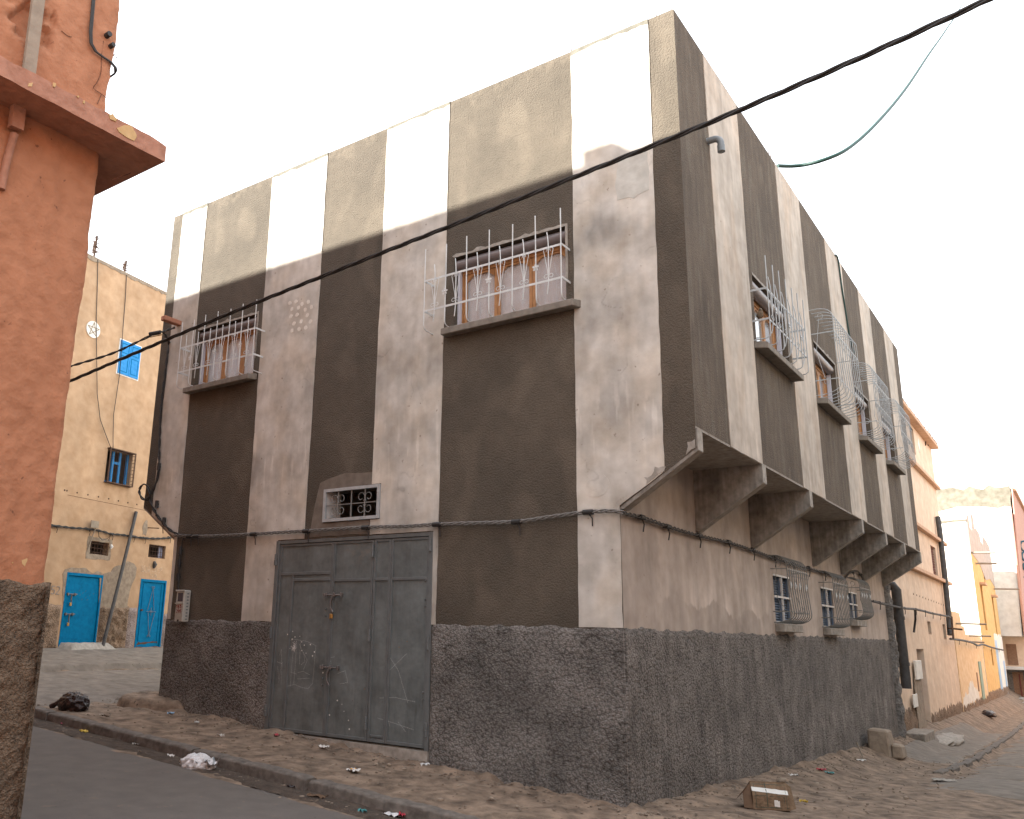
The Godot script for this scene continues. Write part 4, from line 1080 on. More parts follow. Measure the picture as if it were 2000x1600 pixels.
func garage_door(root: Node3D, d: Array) -> void:
	var uvm := [Vector3(d[0], 2.77, 0), Vector3(1 / 2.7, 0, 0), Vector3(0, -1 / 2.5, 0)]
	var mb := MB.new()
	# steel frame standing in the opening
	mb.box(Vector3(d[0] - 0.03, d[2] - 0.01, -0.06), Vector3(d[0] + 0.035, d[3] + 0.015, 0.02), 0.003)
	mb.box(Vector3(d[1] - 0.035, d[2] - 0.01, -0.06), Vector3(d[1] + 0.02, d[3] + 0.015, 0.02), 0.003)
	mb.box(Vector3(d[0] + 0.036, d[3] - 0.03, -0.06), Vector3(d[1] - 0.036, d[3] + 0.014, 0.018), 0.003)
	var dr := commit(mb, "metal_door", M.door_frame, root)
	mb = MB.new()
	mb.box(Vector3(d[0], d[2], -0.10), Vector3(d[1], d[3], -0.09))
	commit(mb, "back_sheet", M.door_frame, dr)
	# leaves: [x0, x1, vertical stiles, rails from x to x at y]
	var leaves := [[-5.05, -4.055], [-4.045, -3.36], [-3.35, -3.075], [-3.07, -2.48]]
	for l in leaves:
		mb = MB.new()
		mb.box(Vector3(l[0], d[2] + 0.012, -0.04), Vector3(l[1], d[3] - 0.034, -0.012), 0.002)
		var leaf := commit(mb, "leaf", M.door, dr, uvm)
		var st := []
		st.append([l[0], d[2] + 0.013, l[0] + 0.032, d[3] - 0.035])
		st.append([l[1] - 0.032, d[2] + 0.013, l[1], d[3] - 0.035])
		st.append([l[0] + 0.033, d[2] + 0.013, l[1] - 0.033, d[2] + 0.05])
		st.append([l[0] + 0.033, d[3] - 0.066, l[1] - 0.033, d[3] - 0.035])
		if l[0] < -5.0:
			st.append([l[0] + 0.033, 2.305, l[1] - 0.033, 2.345]); st.append([-4.80, d[2] + 0.051, -4.765, 2.304]); st.append([-4.764, 2.225, l[1] - 0.033, 2.26])
		else: st.append([l[0] + 0.033, 2.21, l[1] - 0.033, 2.245])
		if absf(l[0] + 3.35) < 0.01: st.append([l[0] + 0.04, 0.37, l[1] - 0.04, 0.395])
		for s in st:
			mb = MB.new()
			mb.box(Vector3(s[0], s[1], -0.0125), Vector3(s[2], s[3], 0.004), 0.003)
			commit(mb, "stile", M.door_frame, leaf)
	# cover strip where the two main leaves meet
	mb = MB.new()
	mb.box(Vector3(-4.07, d[2] + 0.02, 0.0045), Vector3(-4.03, d[3] - 0.04, 0.010))
	commit(mb, "cover_strip", M.door_frame, dr)
	# hinges
	for h in [[-5.105, 2.52], [-5.105, 1.55], [-5.105, 0.55], [-3.355, 2.58], [-3.355, 1.55], [-3.355, 0.52], [-2.45, 2.62], [-2.45, 1.48], [-2.45, 0.52]]:
		mb = MB.new()
		mb.tube([Vector3(h[0], h[1] - 0.075, 0.026), Vector3(h[0], h[1] - 0.003, 0.026)], 0.02, 8)
		mb.tube([Vector3(h[0], h[1] + 0.003, 0.026), Vector3(h[0], h[1] + 0.075, 0.026)], 0.018, 8)
		commit(mb, "hinge", M.door_frame, dr)
	# sliding bolts with drop handles
	for k in 2:
		var y := 2.04 if k == 0 else 1.14
		var x := -4.13
		mb = MB.new()
		mb.tube([Vector3(x, y, 0.035), Vector3(x + 0.30, y - 0.005, 0.035)], 0.012, 8)
		for q in [0.015, 0.15, 0.27]:
			mb.box(Vector3(x + q, y - 0.028, 0.008), Vector3(x + q + 0.025, y + 0.028, 0.052), 0.004)
		mb.tube([Vector3(x - 0.01, y - 0.02, 0.035), Vector3(x - 0.01, y + 0.02, 0.035)], 0.02, 8)
		var bolt := commit(mb, "sliding_bolt", M.steel, dr)
		mb = MB.new()
		mb.tube([Vector3(x + 0.15, y - 0.01, 0.05), Vector3(x + 0.12, y - 0.08, 0.06), Vector3(x + 0.125, y - 0.16, 0.055), Vector3(x + 0.16, y - 0.22, 0.045)], 0.011, 7)
		commit(mb, "drop_handle", M.steel, bolt)
		if k == 0:
			mb = MB.new()
			mb.box(Vector3(x + 0.10, y - 0.30, 0.02), Vector3(x + 0.15, y - 0.24, 0.045), 0.006)
			var pad := commit(mb, "padlock", M.brass, dr)
			mb = MB.new()
			mb.tube(curl(Vector3(x + 0.125, y - 0.235, 0.032), Vector3(1, 0, 0), Vector3(0, 1, 0), 0.017, -0.3, PI + 0.3, 1.0, 8), 0.004, 5)
			commit(mb, "shackle", M.steel, pad)
	for p in [[-4.14, 1.86], [-4.14, 1.78], [-2.53, 1.98], [-2.53, 1.90], [-2.53, 0.92], [-2.53, 0.84], [-4.14, 1.0], [-4.14, 0.92], [-2.53, 2.2]]:
		mb = MB.new()
		mb.tube([Vector3(p[0], p[1], -0.011), Vector3(p[0], p[1], 0.004)], [0.014, 0.009], 8)
		commit(mb, "rivet", M.door_frame, dr)
	# cement threshold
	mb = MB.new()
	var poly := PackedVector2Array([Vector2(d[0] - 0.05, 0.10), Vector2(d[1] + 0.02, -0.05), Vector2(d[1] + 0.02, 0.288), Vector2(d[0] - 0.05, 0.293)])
	mb.prism(poly, Vector3(0, 0, -0.1), Vector3.RIGHT, Vector3.UP, Vector3(0, 0, 0.128))
	commit(mb, "threshold", M.concrete_pale, root)

# ---------- neighbours ----------
func orange_house() -> void:
	var ox := -1.81
	var oz := 5.19
	var oh := 11.67
	var root := thing("orange_building", "terracotta orange house with a chipped concrete ledge and rough brown base", "building", Vector3(-6.0, 0.0, 10.0))
	var XW := Transform3D(Basis(Vector3(0, 0, -1), Vector3.UP, Vector3(1, 0, 0)), Vector3(ox, 0, 0))
	# street face: wavy trowelled coat, corner edge wandering
	var mb := mb_at(XW)
	var p := []
	var nu := 150
	var nv := 190
	for j in nv + 1:
		for i in nu + 1:
			var u := lerpf(-9.5, -oz, pow(float(i) / nu, 0.75))
			var v := lerpf(1.78, 7.4, float(j) / nv)
			var d := nz.get_noise_2d(u * 1.1, v * 1.1) * 0.016 + nz.get_noise_2d(u * 6.0, v * 6.0 + 9.0) * 0.004
			# knocked-out hollow round the strap
			var hc := onx(62, 42, ox)
			var q := Vector2(u + hc.z, v - hc.y)
			var hollow := smoothstep(0.25, 0.75, exp(-q.length_squared() / 0.03) + nz.get_noise_2d(u * 9.0, v * 9.0) * 0.45)
			d -= hollow * 0.07
			if i == nu:
				u += nz.get_noise_2d(3.0, v * 1.6) * 0.016 + nz.get_noise_2d(8.0, v * 9.0) * 0.006
				d -= 0.012
			p.append(Vector3(u, v, d))
	mb.sheet(p, nu, nv)
	commit(mb, "street_wall", M.orange, root)
	mb = MB.new()
	mb.box(Vector3(-15.0, 0.0, oz + 0.01), Vector3(ox - 0.06, oh, 17.0))
	commit(mb, "wall_block", M.orange, root)
	# upper storeys out of the picture, flush with the street face
	mb = MB.new()
	mb.box(Vector3(ox - 0.055, 7.38, oz + 0.02), Vector3(ox, oh - 0.002, 9.5))
	commit(mb, "upper_wall", M.orange, root)
	mb = MB.new()
	mb.box(Vector3(-5.95, oh - 0.001, oz + 0.05), Vector3(-5.55, oh + 0.22, oz + 0.45))
	commit(mb, "roof_block", M.brick, root)
	# rough earth-and-stone base
	var bt := func(u): return base_y(ox, 5.0) - 0.3
	mb = rough_coat(XW, -9.4, -oz + 0.05, 1.86, bt, 0.022, 0.022, 0.022, 7.0, 0.015)
	commit(mb, "rough_base", M.earth_render, root)
	mb = rough_coat(Transform3D(Basis(Vector3(-1, 0, 0), Vector3.UP, Vector3(0, 0, -1)), Vector3(0, 0, oz)), 1.76, 4.0, 1.84, bt, 0.022, 0.022, 0.05, 6.0, 0.015)
	commit(mb, "rough_base", M.earth_render, root)
	# ledge
	var lx := -1.46
	var lz := 4.86
	mb = MB.new()
	var prof := []
	var t1 := 5.20
	var b1 := 5.055
	var m := 60
	var rows := [[], [], [], []]
	for i in m + 1:
		var z := lerpf(9.4, lz, float(i) / m)
		var w := nz.get_noise_2d(z * 3.0, 1.0) * 0.015
		var c := nz.get_noise_2d(z * 8.0, 5.0) * 0.012 + nz.get_noise_2d(z * 23.0, 5.0) * 0.008
		var ch := 0.0
		if i == m: ch = 0.012
		rows[0].append(Vector3(ox - 0.05, t1 + 0.025, z)); rows[1].append(Vector3(lx - 0.004 + c * 0.4, t1 + c - ch, z)); rows[2].append(Vector3(lx + w * 0.3, b1 + 0.02 * 0 + w * 0.5, z)); rows[3].append(Vector3(ox - 0.05, b1 + 0.03, z))
	for r in 3:
		var pp := []
		for i in m + 1: pp.append(rows[r + 1][i])
		for i in m + 1: pp.append(rows[r][i])
		# from the lower row to the upper row, z falling: outward is +x / up / down
		mb.sheet(pp, m, 1)
	# return of the ledge along the far side
	var A: Vector3 = rows[1][m]
	var B: Vector3 = rows[2][m]
	mb.quad(Vector3(-14.0, B.y, B.z), Vector3(-14.0, A.y, A.z), A, B)
	mb.quad(Vector3(-14.0, b1 + 0.03, oz + 0.3), Vector3(-14.0, B.y, B.z), B, rows[3][m] + Vector3(0, 0, oz + 0.3 - lz))
	mb.tri(rows[3][m] + Vector3(0, 0, oz + 0.3 - lz), B, rows[3][m])
	mb.quad(Vector3(-14.0, A.y, A.z), Vector3(-14.0, t1 + 0.025, oz + 0.3), rows[0][m] + Vector3(0, 0, oz + 0.3 - lz), A)
	mb.tri(rows[0][m] + Vector3(0, 0, oz + 0.3 - lz), rows[0][m], A)
	var ledge := commit(mb, "ledge", M.orange_ledge, root)
	# flaked paint on the ledge's edge, showing ochre
	for f in [[[[180, 520], [205, 515], [200, 540], [175, 540]]], [[[335, 515], [350, 520], [342, 545], [333, 540]]], [[[680, 715], [705, 710], [735, 745], [725, 760], [690, 745]]], [[[730, 800], [775, 782], [820, 785], [838, 815], [855, 850], [838, 880], [800, 862], [745, 825]]], [[[520, 628], [530, 626], [528, 648], [520, 645]]], [[[478, 600], [495, 598], [490, 612]]]]:
		var poly := []
		for q in f[0]:
			var w := onx(q[0] / 3.2, q[1] / 3.2, lx + 0.004)
			poly.append(Vector2(-w.z, w.y))
		mb = mb_at(Transform3D(Basis(Vector3(0, 0, -1), Vector3.UP, Vector3(1, 0, 0)), Vector3(lx - 0.008, 0, 0)))
		mb.prism(ragged(poly, 0.012, 0.004, 4.0), Vector3.ZERO, Vector3.RIGHT, Vector3.UP, Vector3(0, 0, 0.0115))
		commit(mb, "paint_flake", M.flake, ledge)
	# bare flakes low on the wall
	for f in [[[[84, 62], [104, 40], [118, 55], [115, 90], [96, 118], [82, 105]], M.chalk], [[[118, 118], [150, 108], [152, 130], [138, 165], [122, 150]], M.flake], [[[62, 142], [72, 140], [70, 150]], M.flake]]:
		var poly := []
		for q in f[0]:
			var w := onx(q[0] / 2.91, 1050 + q[1] / 2.91, ox)
			poly.append(Vector2(-w.z, w.y))
		mb = mb_at(XW)
		mb.prism(ragged(poly, 0.015, 0.008, 4.0), Vector3(0, 0, -0.01), Vector3.RIGHT, Vector3.UP, Vector3(0, 0, 0.017))
		commit(mb, "paint_flake", f[1], root)
	# timber strap above, sawn stub and its prop under the ledge
	mb = MB.new()
	mb.bar(onx(78, -30, ox + 0.04), onx(53, 165, ox + 0.05), 0.088, 0.03, Vector3(0, 0, 1))
	commit(mb, "timber_strap", M.timber_print, root)
	mb = MB.new()
	mb.bar(onx(40, 172, ox + 0.07), onx(30, 252, ox + 0.06), 0.085, 0.06, Vector3(0, 0, 1))
	commit(mb, "timber_stub", M.orange_ledge, root)
	mb = MB.new()
	mb.tube([onx(28, 262, ox + 0.03), onx(14, 310, ox + 0.02), onx(2, 370, ox + 0.02)], 0.028, 8)
	commit(mb, "prop_pole", M.orange_ledge, root)
	# cracks
	for l in [[[202, 80], [198, 110], [197, 140], [190, 160], [182, 172], [196, 182], [208, 192]], [[198, 184], [190, 203]], [[120, 60], [132, 70], [140, 72]], [[255, 338], [235, 346], [218, 352]]]:
		var path := []
		for q in l:
			var w := onx(q[0], q[1], ox + 0.004)
			path.append(w)
		mb = MB.new()
		mb.tube(spline(path, 0.03), 0.0028, 4)
		commit(mb, "crack", M.crack, root)
	# dead ends of beams
	for q in [[209.5, 69, 0.022], [217, 90, 0.019]]:
		mb = MB.new()
		var c := onx(q[0], q[1], ox + 0.02)
		mb.tube([c - Vector3(0.03, 0, 0), c + Vector3(0.035, 0, 0)], q[2], 9)
		commit(mb, "bolt_head", M.rubber, root)
	mb = MB.new()
	for k in 3:
		var path := []
		for q in [[182, -20], [177, 40], [175, 62], [176, 84], [185, 100], [200, 111], [214, 120], [223, 131], [224, 136]]:
			var w := onx(q[0] + k * 1.8, q[1] + k * 0.8, ox + 0.022)
			path.append(w)
		path.append(Vector3(ox - 0.01, path[-1].y - 0.01, 5.155)); path.append(Vector3(ox - 0.2, path[-1].y - 0.02, 5.16))
		mb.tube(path, 0.0075, 5)
	commit(mb, "wall_cable", M.rubber, root)
	mb = MB.new()
	mb.tube(curl(onx(225, 110, ox - 0.02) , Vector3(0, 0, -1), Vector3(0, 1, 0), 0.014, 0, TAU, 1.0, 9), 0.0035, 4)
	commit(mb, "hook", M.rust, root)

func cream_house() -> void:
	var U := Vector3(-0.174, 0, -0.985).normalized()
	var XC := Transform3D(Basis(U, Vector3.UP, U.cross(Vector3.UP)), Vector3(-15.45, 0, -3.4))
	var root := thing("cream_building", "tall apricot plastered house with bright blue doors and shutters", "building", XC * Vector3(0, 0.8, -3))
	var roof := 10.62
	var D1 := [loc(XC, 133, 1118), loc(XC, 184, 1277)]
	var D2 := [loc(XC, 278, 1131), loc(XC, 313, 1268)]
	var d1 := [D1[0].x - 0.03, D1[1].x, 0.93, 2.77, 0.12]
	var d2 := [loc(XC, 268, 1200).x, loc(XC, 319, 1200).x, 1.0, 2.77, 0.12]
	var v1 := [loc(XC, 176, 1068).x, loc(XC, 212, 1070).x, 3.25, 3.57, 0.2]
	var v2 := [loc(XC, 290, 1078).x, loc(XC, 323, 1078).x, 3.34, 3.68, 0.2]
	var gw := [loc(XC, 207, 910).x, loc(XC, 256, 915).x, 5.06, 5.9, 0.22]
	var sh := [loc(XC, 231, 700).x, loc(XC, 271, 710).x, 7.9, 8.8, 0.06]
	var mb := mb_at(XC)
	wall_cells(mb, -13.5, 14.0, 0.4, roof, [d1, d2, v1, v2, gw, sh])  # near end lengthened out of view to block sun on the side street
	commit(mb, "front_wall", M.cream_wall, root, [XC * Vector3(-6.0, 11.0, 0), U / 16.0, Vector3(0, -1 / 12.0, 0)])
	mb = mb_at(XC)
	mb.box(Vector3(-13.5, 0.3, -8.0), Vector3(14.0, roof - 0.002, -1.8))
	mb.box(Vector3(-13.5, roof - 0.25, -1.8), Vector3(14.0, roof - 0.004, -0.01))
	mb.box(Vector3(-13.5, 0.3, -1.8), Vector3(-13.3, roof - 0.25, -0.01))
	commit(mb, "wall_block", M.cream, root)
	mb = mb_at(XC)
	var poly := PackedVector2Array([Vector2(-6.5, roof + 0.03)])
	for i in 120: poly.append(Vector2(-6.5 + i * 0.1, roof - 0.05 - 0.10 * absf(nz.get_noise_2d(i * 0.5, 3.0)) - 0.03 * nz2.get_noise_2d(i * 0.8, 1.0)))
	poly.append(Vector2(5.5, roof + 0.03))
	mb.prism(poly, Vector3(0, 0, 0.002), Vector3.RIGHT, Vector3.UP, Vector3(0, 0, 0.012))
	commit(mb, "weathered_coping", M.bare_cement, root)
	# plinth: rough earth, and a mauve stretch between the doors
	var pb := func(u): return 0.75
	commit(rough_coat(XC, -3.0, d1[0] - 0.05, 2.02, pb, 0.04, 0.05, 0.05, 5.0, 0.02), "plinth", M.cream_plinth, root)
	var mid := loc(XC, 250, 1200).x
	commit(rough_coat(XC, d1[1] + 0.02, mid, 2.05, pb, 0.05, 0.09, 0.05, 4.0, 0.05), "plinth", M.mud, root)
	commit(rough_coat(XC, mid + 0.005, d2[0] - 0.02, 2.03, pb, 0.03, 0.03, 0.05, 5.0, 0.02), "plinth", M.mauve_plinth, root)
	commit(rough_coat(XC, d2[1] + 0.02, 6.0, 1.9, pb, 0.03, 0.03, 0.05, 5.0, 0.02), "plinth", M.mauve_plinth, root)
	# bare cement where the paint has come away round the first door
	var outl := []
	for q in [[272, 640], [265, 500], [270, 260], [300, 205], [380, 180], [470, 190], [560, 190], [615, 240], [640, 255], [700, 225], [770, 262], [870, 240], [920, 170], [1000, 150], [1080, 105], [1160, 135], [1195, 190], [1180, 300], [1110, 470], [1085, 600], [1078, 705], [720, 690], [730, 275], [335, 238], [300, 500]]:
		outl.append(loc(XC, 80 + q[0] / 6.4, 1080 + q[1] / 6.4))
	mb = mb_at(XC)
	mb.prism(ragged(outl, 0.06, 0.012, 12.0), Vector3(0, 0, 0.0), Vector3.RIGHT, Vector3.UP, Vector3(0, 0, 0.008))
	commit(mb, "bare_cement", M.bare_cement, root)
	for v in [v1, v2]:
		if v == v1:
			mb = mb_at(XC)
			mb.prism(ragged([Vector2(v[0] - 0.1, v[2] - 0.12), Vector2(v[1] + 0.08, v[2] - 0.1), Vector2(v[1] + 0.09, v[3] + 0.09), Vector2(v[1], v[3] + 0.09), Vector2(v[1], v[2]), Vector2(v[0], v[2]), Vector2(v[0], v[3]), Vector2(v[1], v[3] + 0.005), Vector2(v[1], v[3] + 0.095), Vector2(v[0] - 0.1, v[3] + 0.1)], 0.06, 0.02, 3.0), Vector3.ZERO, Vector3.RIGHT, Vector3.UP, Vector3(0, 0, 0.006))
			commit(mb, "bare_cement", M.bare_cement, root)
		mb = mb_at(XC)
		mb.bar(Vector3(v[0], v[2] + 0.01, -0.03), Vector3(v[1], v[2] + 0.01, -0.03), 0.02, 0.012, Vector3.UP)
		mb.bar(Vector3(v[0], v[3] - 0.01, -0.03), Vector3(v[1], v[3] - 0.01, -0.03), 0.02, 0.012, Vector3.UP)
		var op := commit(mb, "air_vent", M.rust, root)
		room(XC, op, v, -0.2, 1.4, 0.4)
		for k in 6:
			mb = mb_at(XC)
			var u := lerpf(v[0], v[1], (k + 0.5) / 6.0)
			mb.tube([Vector3(u, v[2], -0.02), Vector3(u + 0.02 * sin(k * 3.0), (v[2] + v[3]) / 2, -0.01), Vector3(u, v[3], -0.02)], 0.007, 5)
			commit(mb, "bar", M.rust, op)
		for k in 3:
			mb = mb_at(XC)
			var y := lerpf(v[2], v[3], (k + 0.5) / 3.0)
			mb.tube([Vector3(v[0], y, -0.03), Vector3(v[1], y + 0.01 * sin(k * 5.0), -0.03)], 0.007, 5)
			commit(mb, "rail", M.rust, op)
	mb = mb_at(XC)
	mb.box(Vector3(v2[1] - 0.17, v2[2] + 0.02, -0.12), Vector3(v2[1] - 0.01, v2[3] - 0.02, -0.10))
	commit(mb, "vent_flap", M.lavender, root)
	# blue sheet-metal doors
	for k in 2:
		var d: Array = d1 if k == 0 else d2
		mb = mb_at(XC)
		mb.box(Vector3(d[0], d[2], -0.1), Vector3(d[0] + 0.05, d[3], 0.015), 0.004)
		mb.box(Vector3(d[1] - 0.05, d[2], -0.1), Vector3(d[1], d[3], 0.015), 0.004)
		mb.box(Vector3(d[0] + 0.051, d[3] - 0.07, -0.1), Vector3(d[1] - 0.051, d[3], 0.014), 0.004)
		var dr := commit(mb, "blue_door", M.blue_door, root)
		mb = mb_at(XC)
		mb.box(Vector3(d[0] + 0.052, d[2] + 0.01, -0.06), Vector3(d[1] - 0.052, d[3] - 0.072, -0.02), 0.004)
		var leaf := commit(mb, "leaf", M.blue_door, dr)
		if k == 0:
			mb = mb_at(XC)
			mb.bar(Vector3(d[0] + 0.06, d[2] + 0.33, -0.017), Vector3(d[1] - 0.06, d[2] + 0.33, -0.017), 0.02, 0.006, Vector3.UP)
			commit(mb, "seam", M.blue_door, leaf)
			for y in [d[2] + 1.34, d[2] + 0.88]:
				mb = mb_at(XC)
				var u: float = d[0] + 0.06
				mb.tube([Vector3(u, y, 0.012), Vector3(u + 0.3, y + 0.005, 0.012)], 0.012, 6)
				mb.box(Vector3(u + 0.02, y - 0.03, -0.02), Vector3(u + 0.05, y + 0.03, 0.03))
				mb.box(Vector3(u + 0.22, y - 0.03, -0.02), Vector3(u + 0.25, y + 0.03, 0.03))
				mb.tube([Vector3(u + 0.13, y, 0.03), Vector3(u + 0.12, y - 0.1, 0.035), Vector3(u + 0.14, y - 0.18, 0.03)], 0.014, 6)
				var bl := commit(mb, "sliding_bolt", M.steel, dr)
				mb = mb_at(XC)
				mb.box(Vector3(u + 0.10, y - 0.27, 0.01), Vector3(u + 0.16, y - 0.19, 0.035), 0.006)
				commit(mb, "padlock", M.brass, bl)
			for q in 9:
				mb = mb_at(XC)
				var c := Vector3(d[0] + 0.42 + 0.055 * q * (1 if q % 2 == 0 else 0.7), d[2] + 1.42 - 0.05 * ((q * 7) % 5), -0.0185)
				mb.bar(c, c + Vector3(0.035, 0.03, 0), 0.006, 0.002, Vector3(0.6, -0.7, 0))
				commit(mb, "dark_stroke", M.pipe, leaf)  # short dark strokes laid on the leaf
		else:
			for u in [d[0] + 0.12, d[1] - 0.15]:
				mb = mb_at(XC)
				mb.box(Vector3(u, d[2] + 0.2, -0.019), Vector3(u + 0.02, d[3] - 0.12, -0.006))
				commit(mb, "stile", M.blue_door, leaf)
			var c := Vector3((d[0] + d[1]) * 0.5, d[2] + 0.95, 0.004)
			var tp := c + Vector3(0, 0.62, 0)
			var bm := c - Vector3(0, 0.62, 0)
			for q in [[tp, c + Vector3(-0.13, 0.04, 0)], [tp, c + Vector3(0.10, 0.02, 0)], [bm, c + Vector3(-0.10, -0.02, 0)], [bm, c + Vector3(0.13, -0.04, 0)], [c - Vector3(0.17, 0, 0), c + Vector3(0.17, 0, 0)], [c - Vector3(0, 0.1, 0), c + Vector3(0, 0.1, 0)]]:
				mb = mb_at(XC)
				mb.tube([q[0], q[1]], 0.007, 5)
				commit(mb, "ornament_rod", M.blue_slat, leaf)
			for q in [tp, bm, c]:
				for s in [-1, 1]:
					mb = mb_at(XC)
					mb.tube(curl(q + Vector3(s * 0.03, 0, 0), Vector3(s, 0, 0), Vector3(0, 1, 0), 0.028, PI, -PI * 0.6, 0.6, 8), 0.006, 5)
					commit(mb, "ornament_curl", M.blue_slat, leaf)
			mb = mb_at(XC)
			mb.tube([Vector3(d[0] + 0.13, c.y + 0.03, -0.02), Vector3(d[0] + 0.13, c.y + 0.03, 0.03)], 0.025, 8)
			commit(mb, "lock", M.rust, dr)
			# rust at the foot
			mb = mb_at(XC)
			mb.prism(ragged([Vector2(d[0] + 0.08, d[2] + 0.10), Vector2(d[1] - 0.1, d[2] + 0.14), Vector2(d[1] - 0.12, d[2] + 0.2), Vector2(d[0] + 0.16, d[2] + 0.19)], 0.05, 0.03, 9.0), Vector3(0, 0, -0.021), Vector3.RIGHT, Vector3.UP, Vector3(0, 0, 0.004))
			mb.prism(ragged([Vector2(d[0] + 0.06, d[2] + 0.012), Vector2(d[1] - 0.06, d[2] + 0.012), Vector2(d[1] - 0.07, d[2] + 0.06), Vector2(d[0] + 0.07, d[2] + 0.07)], 0.05, 0.03, 11.0), Vector3(0, 0, -0.021), Vector3.RIGHT, Vector3.UP, Vector3(0, 0, 0.004))
			commit(mb, "rust_patch", M.rust, dr)
	# barred window
	mb = mb_at(XC)
	mb.box(Vector3(gw[0], gw[2] + 0.0, -0.17), Vector3(gw[1], gw[2] + 0.05, -0.115))
	var win := commit(mb, "barred_window", M.blue_shutter, root)
	room(XC, win, gw, -0.22, 1.5, 0.5)
	mb = mb_at(XC)
	var gm: float = (gw[0] + gw[1]) * 0.5
	for u in [gw[0] + 0.001, gm - 0.13, gm + 0.1, gw[1] - 0.061]: mb.box(Vector3(u, gw[2] + 0.002, -0.16), Vector3(u + 0.06, gw[3] - 0.002, -0.12))
	mb.box(Vector3(gm - 0.07, gw[3] - 0.32, -0.158), Vector3(gm + 0.1, gw[3] - 0.26, -0.122))
	commit(mb, "casement", M.blue_shutter, win)
	mb = mb_at(XC)
	for q in [[gw[0] - 0.02, gw[1] + 0.02, gw[3]], [gw[0] - 0.02, gw[1] + 0.02, gw[2] - 0.02]]: mb.box(Vector3(q[0], q[2], 0.0), Vector3(q[1], q[2] + 0.025, 0.12))
	for u in [gw[0] - 0.02, gw[1] - 0.005]: mb.box(Vector3(u, gw[2] + 0.006, 0.10), Vector3(u + 0.025, gw[3] - 0.001, 0.12))
	var cage := commit(mb, "window_cage", M.rust, root)
	for k in 14:
		mb = mb_at(XC)
		var u := lerpf(gw[0] + 0.03, gw[1] - 0.03, k / 13.0)
		mb.tube([Vector3(u, gw[3], 0.11), Vector3(u, gw[2], 0.11)], 0.006, 4)
		commit(mb, "bar", M.rust, cage)
	for k in 9:
		mb = mb_at(XC)
		var y := lerpf(gw[2] + 0.05, gw[3] - 0.05, k / 8.0)
		mb.tube([Vector3(gw[1] + 0.008, y, 0.0), Vector3(gw[1] + 0.008, y, 0.11)], 0.006, 4)
		commit(mb, "bar", M.rust, cage)
	# blue shutters
	mb = mb_at(XC)
	mb.box(Vector3(sh[0] - 0.03, sh[2] - 0.03, -0.06), Vector3(sh[1] + 0.03, sh[3] + 0.03, 0.012))
	var sf := commit(mb, "shutter_frame", M.white_paint, root)
	for k in 2:
		var a: float = lerpf(sh[0], sh[1], k * 0.5) + 0.004
		var b: float = lerpf(sh[0], sh[1], k * 0.5 + 0.5) - 0.004
		mb = mb_at(XC)
		mb.box(Vector3(a, sh[2], 0.013), Vector3(b, sh[3], 0.035), 0.003)
		var lf := commit(mb, "shutter", M.blue_shutter, sf)
		for q in [[sh[2] + 0.07, lerpf(sh[2], sh[3], 0.55)], [lerpf(sh[2], sh[3], 0.63), sh[3] - 0.07]]:
			mb = mb_at(XC)
			for e in [[a + 0.05, b - 0.05, q[0], q[0] + 0.015], [a + 0.05, b - 0.05, q[1] - 0.015, q[1]], [a + 0.05, a + 0.065, q[0] + 0.016, q[1] - 0.016], [b - 0.065, b - 0.05, q[0] + 0.016, q[1] - 0.016]]:
				mb.box(Vector3(e[0], e[2], 0.034), Vector3(e[1], e[3], 0.042))
			commit(mb, "panel_moulding", M.blue_door, lf)
	# round plaque with a five-pointed star
	var sc := loc(XC, 181, 644)
	var disc := PackedVector2Array()
	for i in 28: disc.append(Vector2(cos(TAU * i / 28.0), sin(TAU * i / 28.0)) * 0.215)
	mb = mb_at(XC)
	mb.prism(disc, Vector3(sc.x, sc.y, 0.0), Vector3.RIGHT, Vector3.UP, Vector3(0, 0, 0.025))
	var pl := commit(mb, "star_plaque", M.lime, root)
	mb = mb_at(XC)
	for k in 5:
		var a := Vector2(0, 0.19).rotated(TAU * k / 5.0)
		var b := Vector2(0, 0.19).rotated(TAU * (k + 2) / 5.0)
		mb.bar(Vector3(sc.x + a.x, sc.y + a.y, 0.03), Vector3(sc.x + b.x, sc.y + b.y, 0.03), 0.016, 0.008, Vector3(-(b - a).y, (b - a).x, 0))
	commit(mb, "star", M.bare_cement, pl)
	# putlog holes, the shade in them drawn as dark brown discs
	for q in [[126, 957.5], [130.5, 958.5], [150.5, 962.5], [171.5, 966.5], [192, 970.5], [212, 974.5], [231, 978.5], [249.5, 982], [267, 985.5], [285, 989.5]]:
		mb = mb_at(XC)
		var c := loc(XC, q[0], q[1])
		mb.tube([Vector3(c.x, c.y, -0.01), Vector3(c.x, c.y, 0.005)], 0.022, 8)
		commit(mb, "putlog_hole_disc", M.rust, root)
	mb = mb_at(XC)
	var ha := loc(XC, 114, 955)
	var hb := loc(XC, 298, 1000)
	var hd := loc(XC, 132, 967)
	mb.bar(Vector3(hd.x, hd.y, 0.002), Vector3(hb.x, hb.y, 0.002), 0.008, 0.004, Vector3.UP)
	commit(mb, "red_line", M.rust, root)
	# wires down the wall
	for w in [[[191, 507], [190, 560], [188, 620], [187, 700], [188, 770], [194, 820], [205, 850], [215, 876]], [[247, 537], [245, 580], [241, 630], [237, 662], [232, 730], [226, 770], [220, 810], [219, 850], [219, 875]]]:
		mb = mb_at(XC)
		var path := []
		for q in w:
			var c := loc(XC, q[0], q[1], 0.02)
			path.append(Vector3(c.x, c.y, 0.02 if q[1] < 650 else 0.05))
		mb.tube(path, 0.009, 5)
		commit(mb, "wall_wire", M.rubber, root)
	# stub pipe, bracket plate, spots
	mb = mb_at(XC)
	var c1 := loc(XC, 289, 1031)
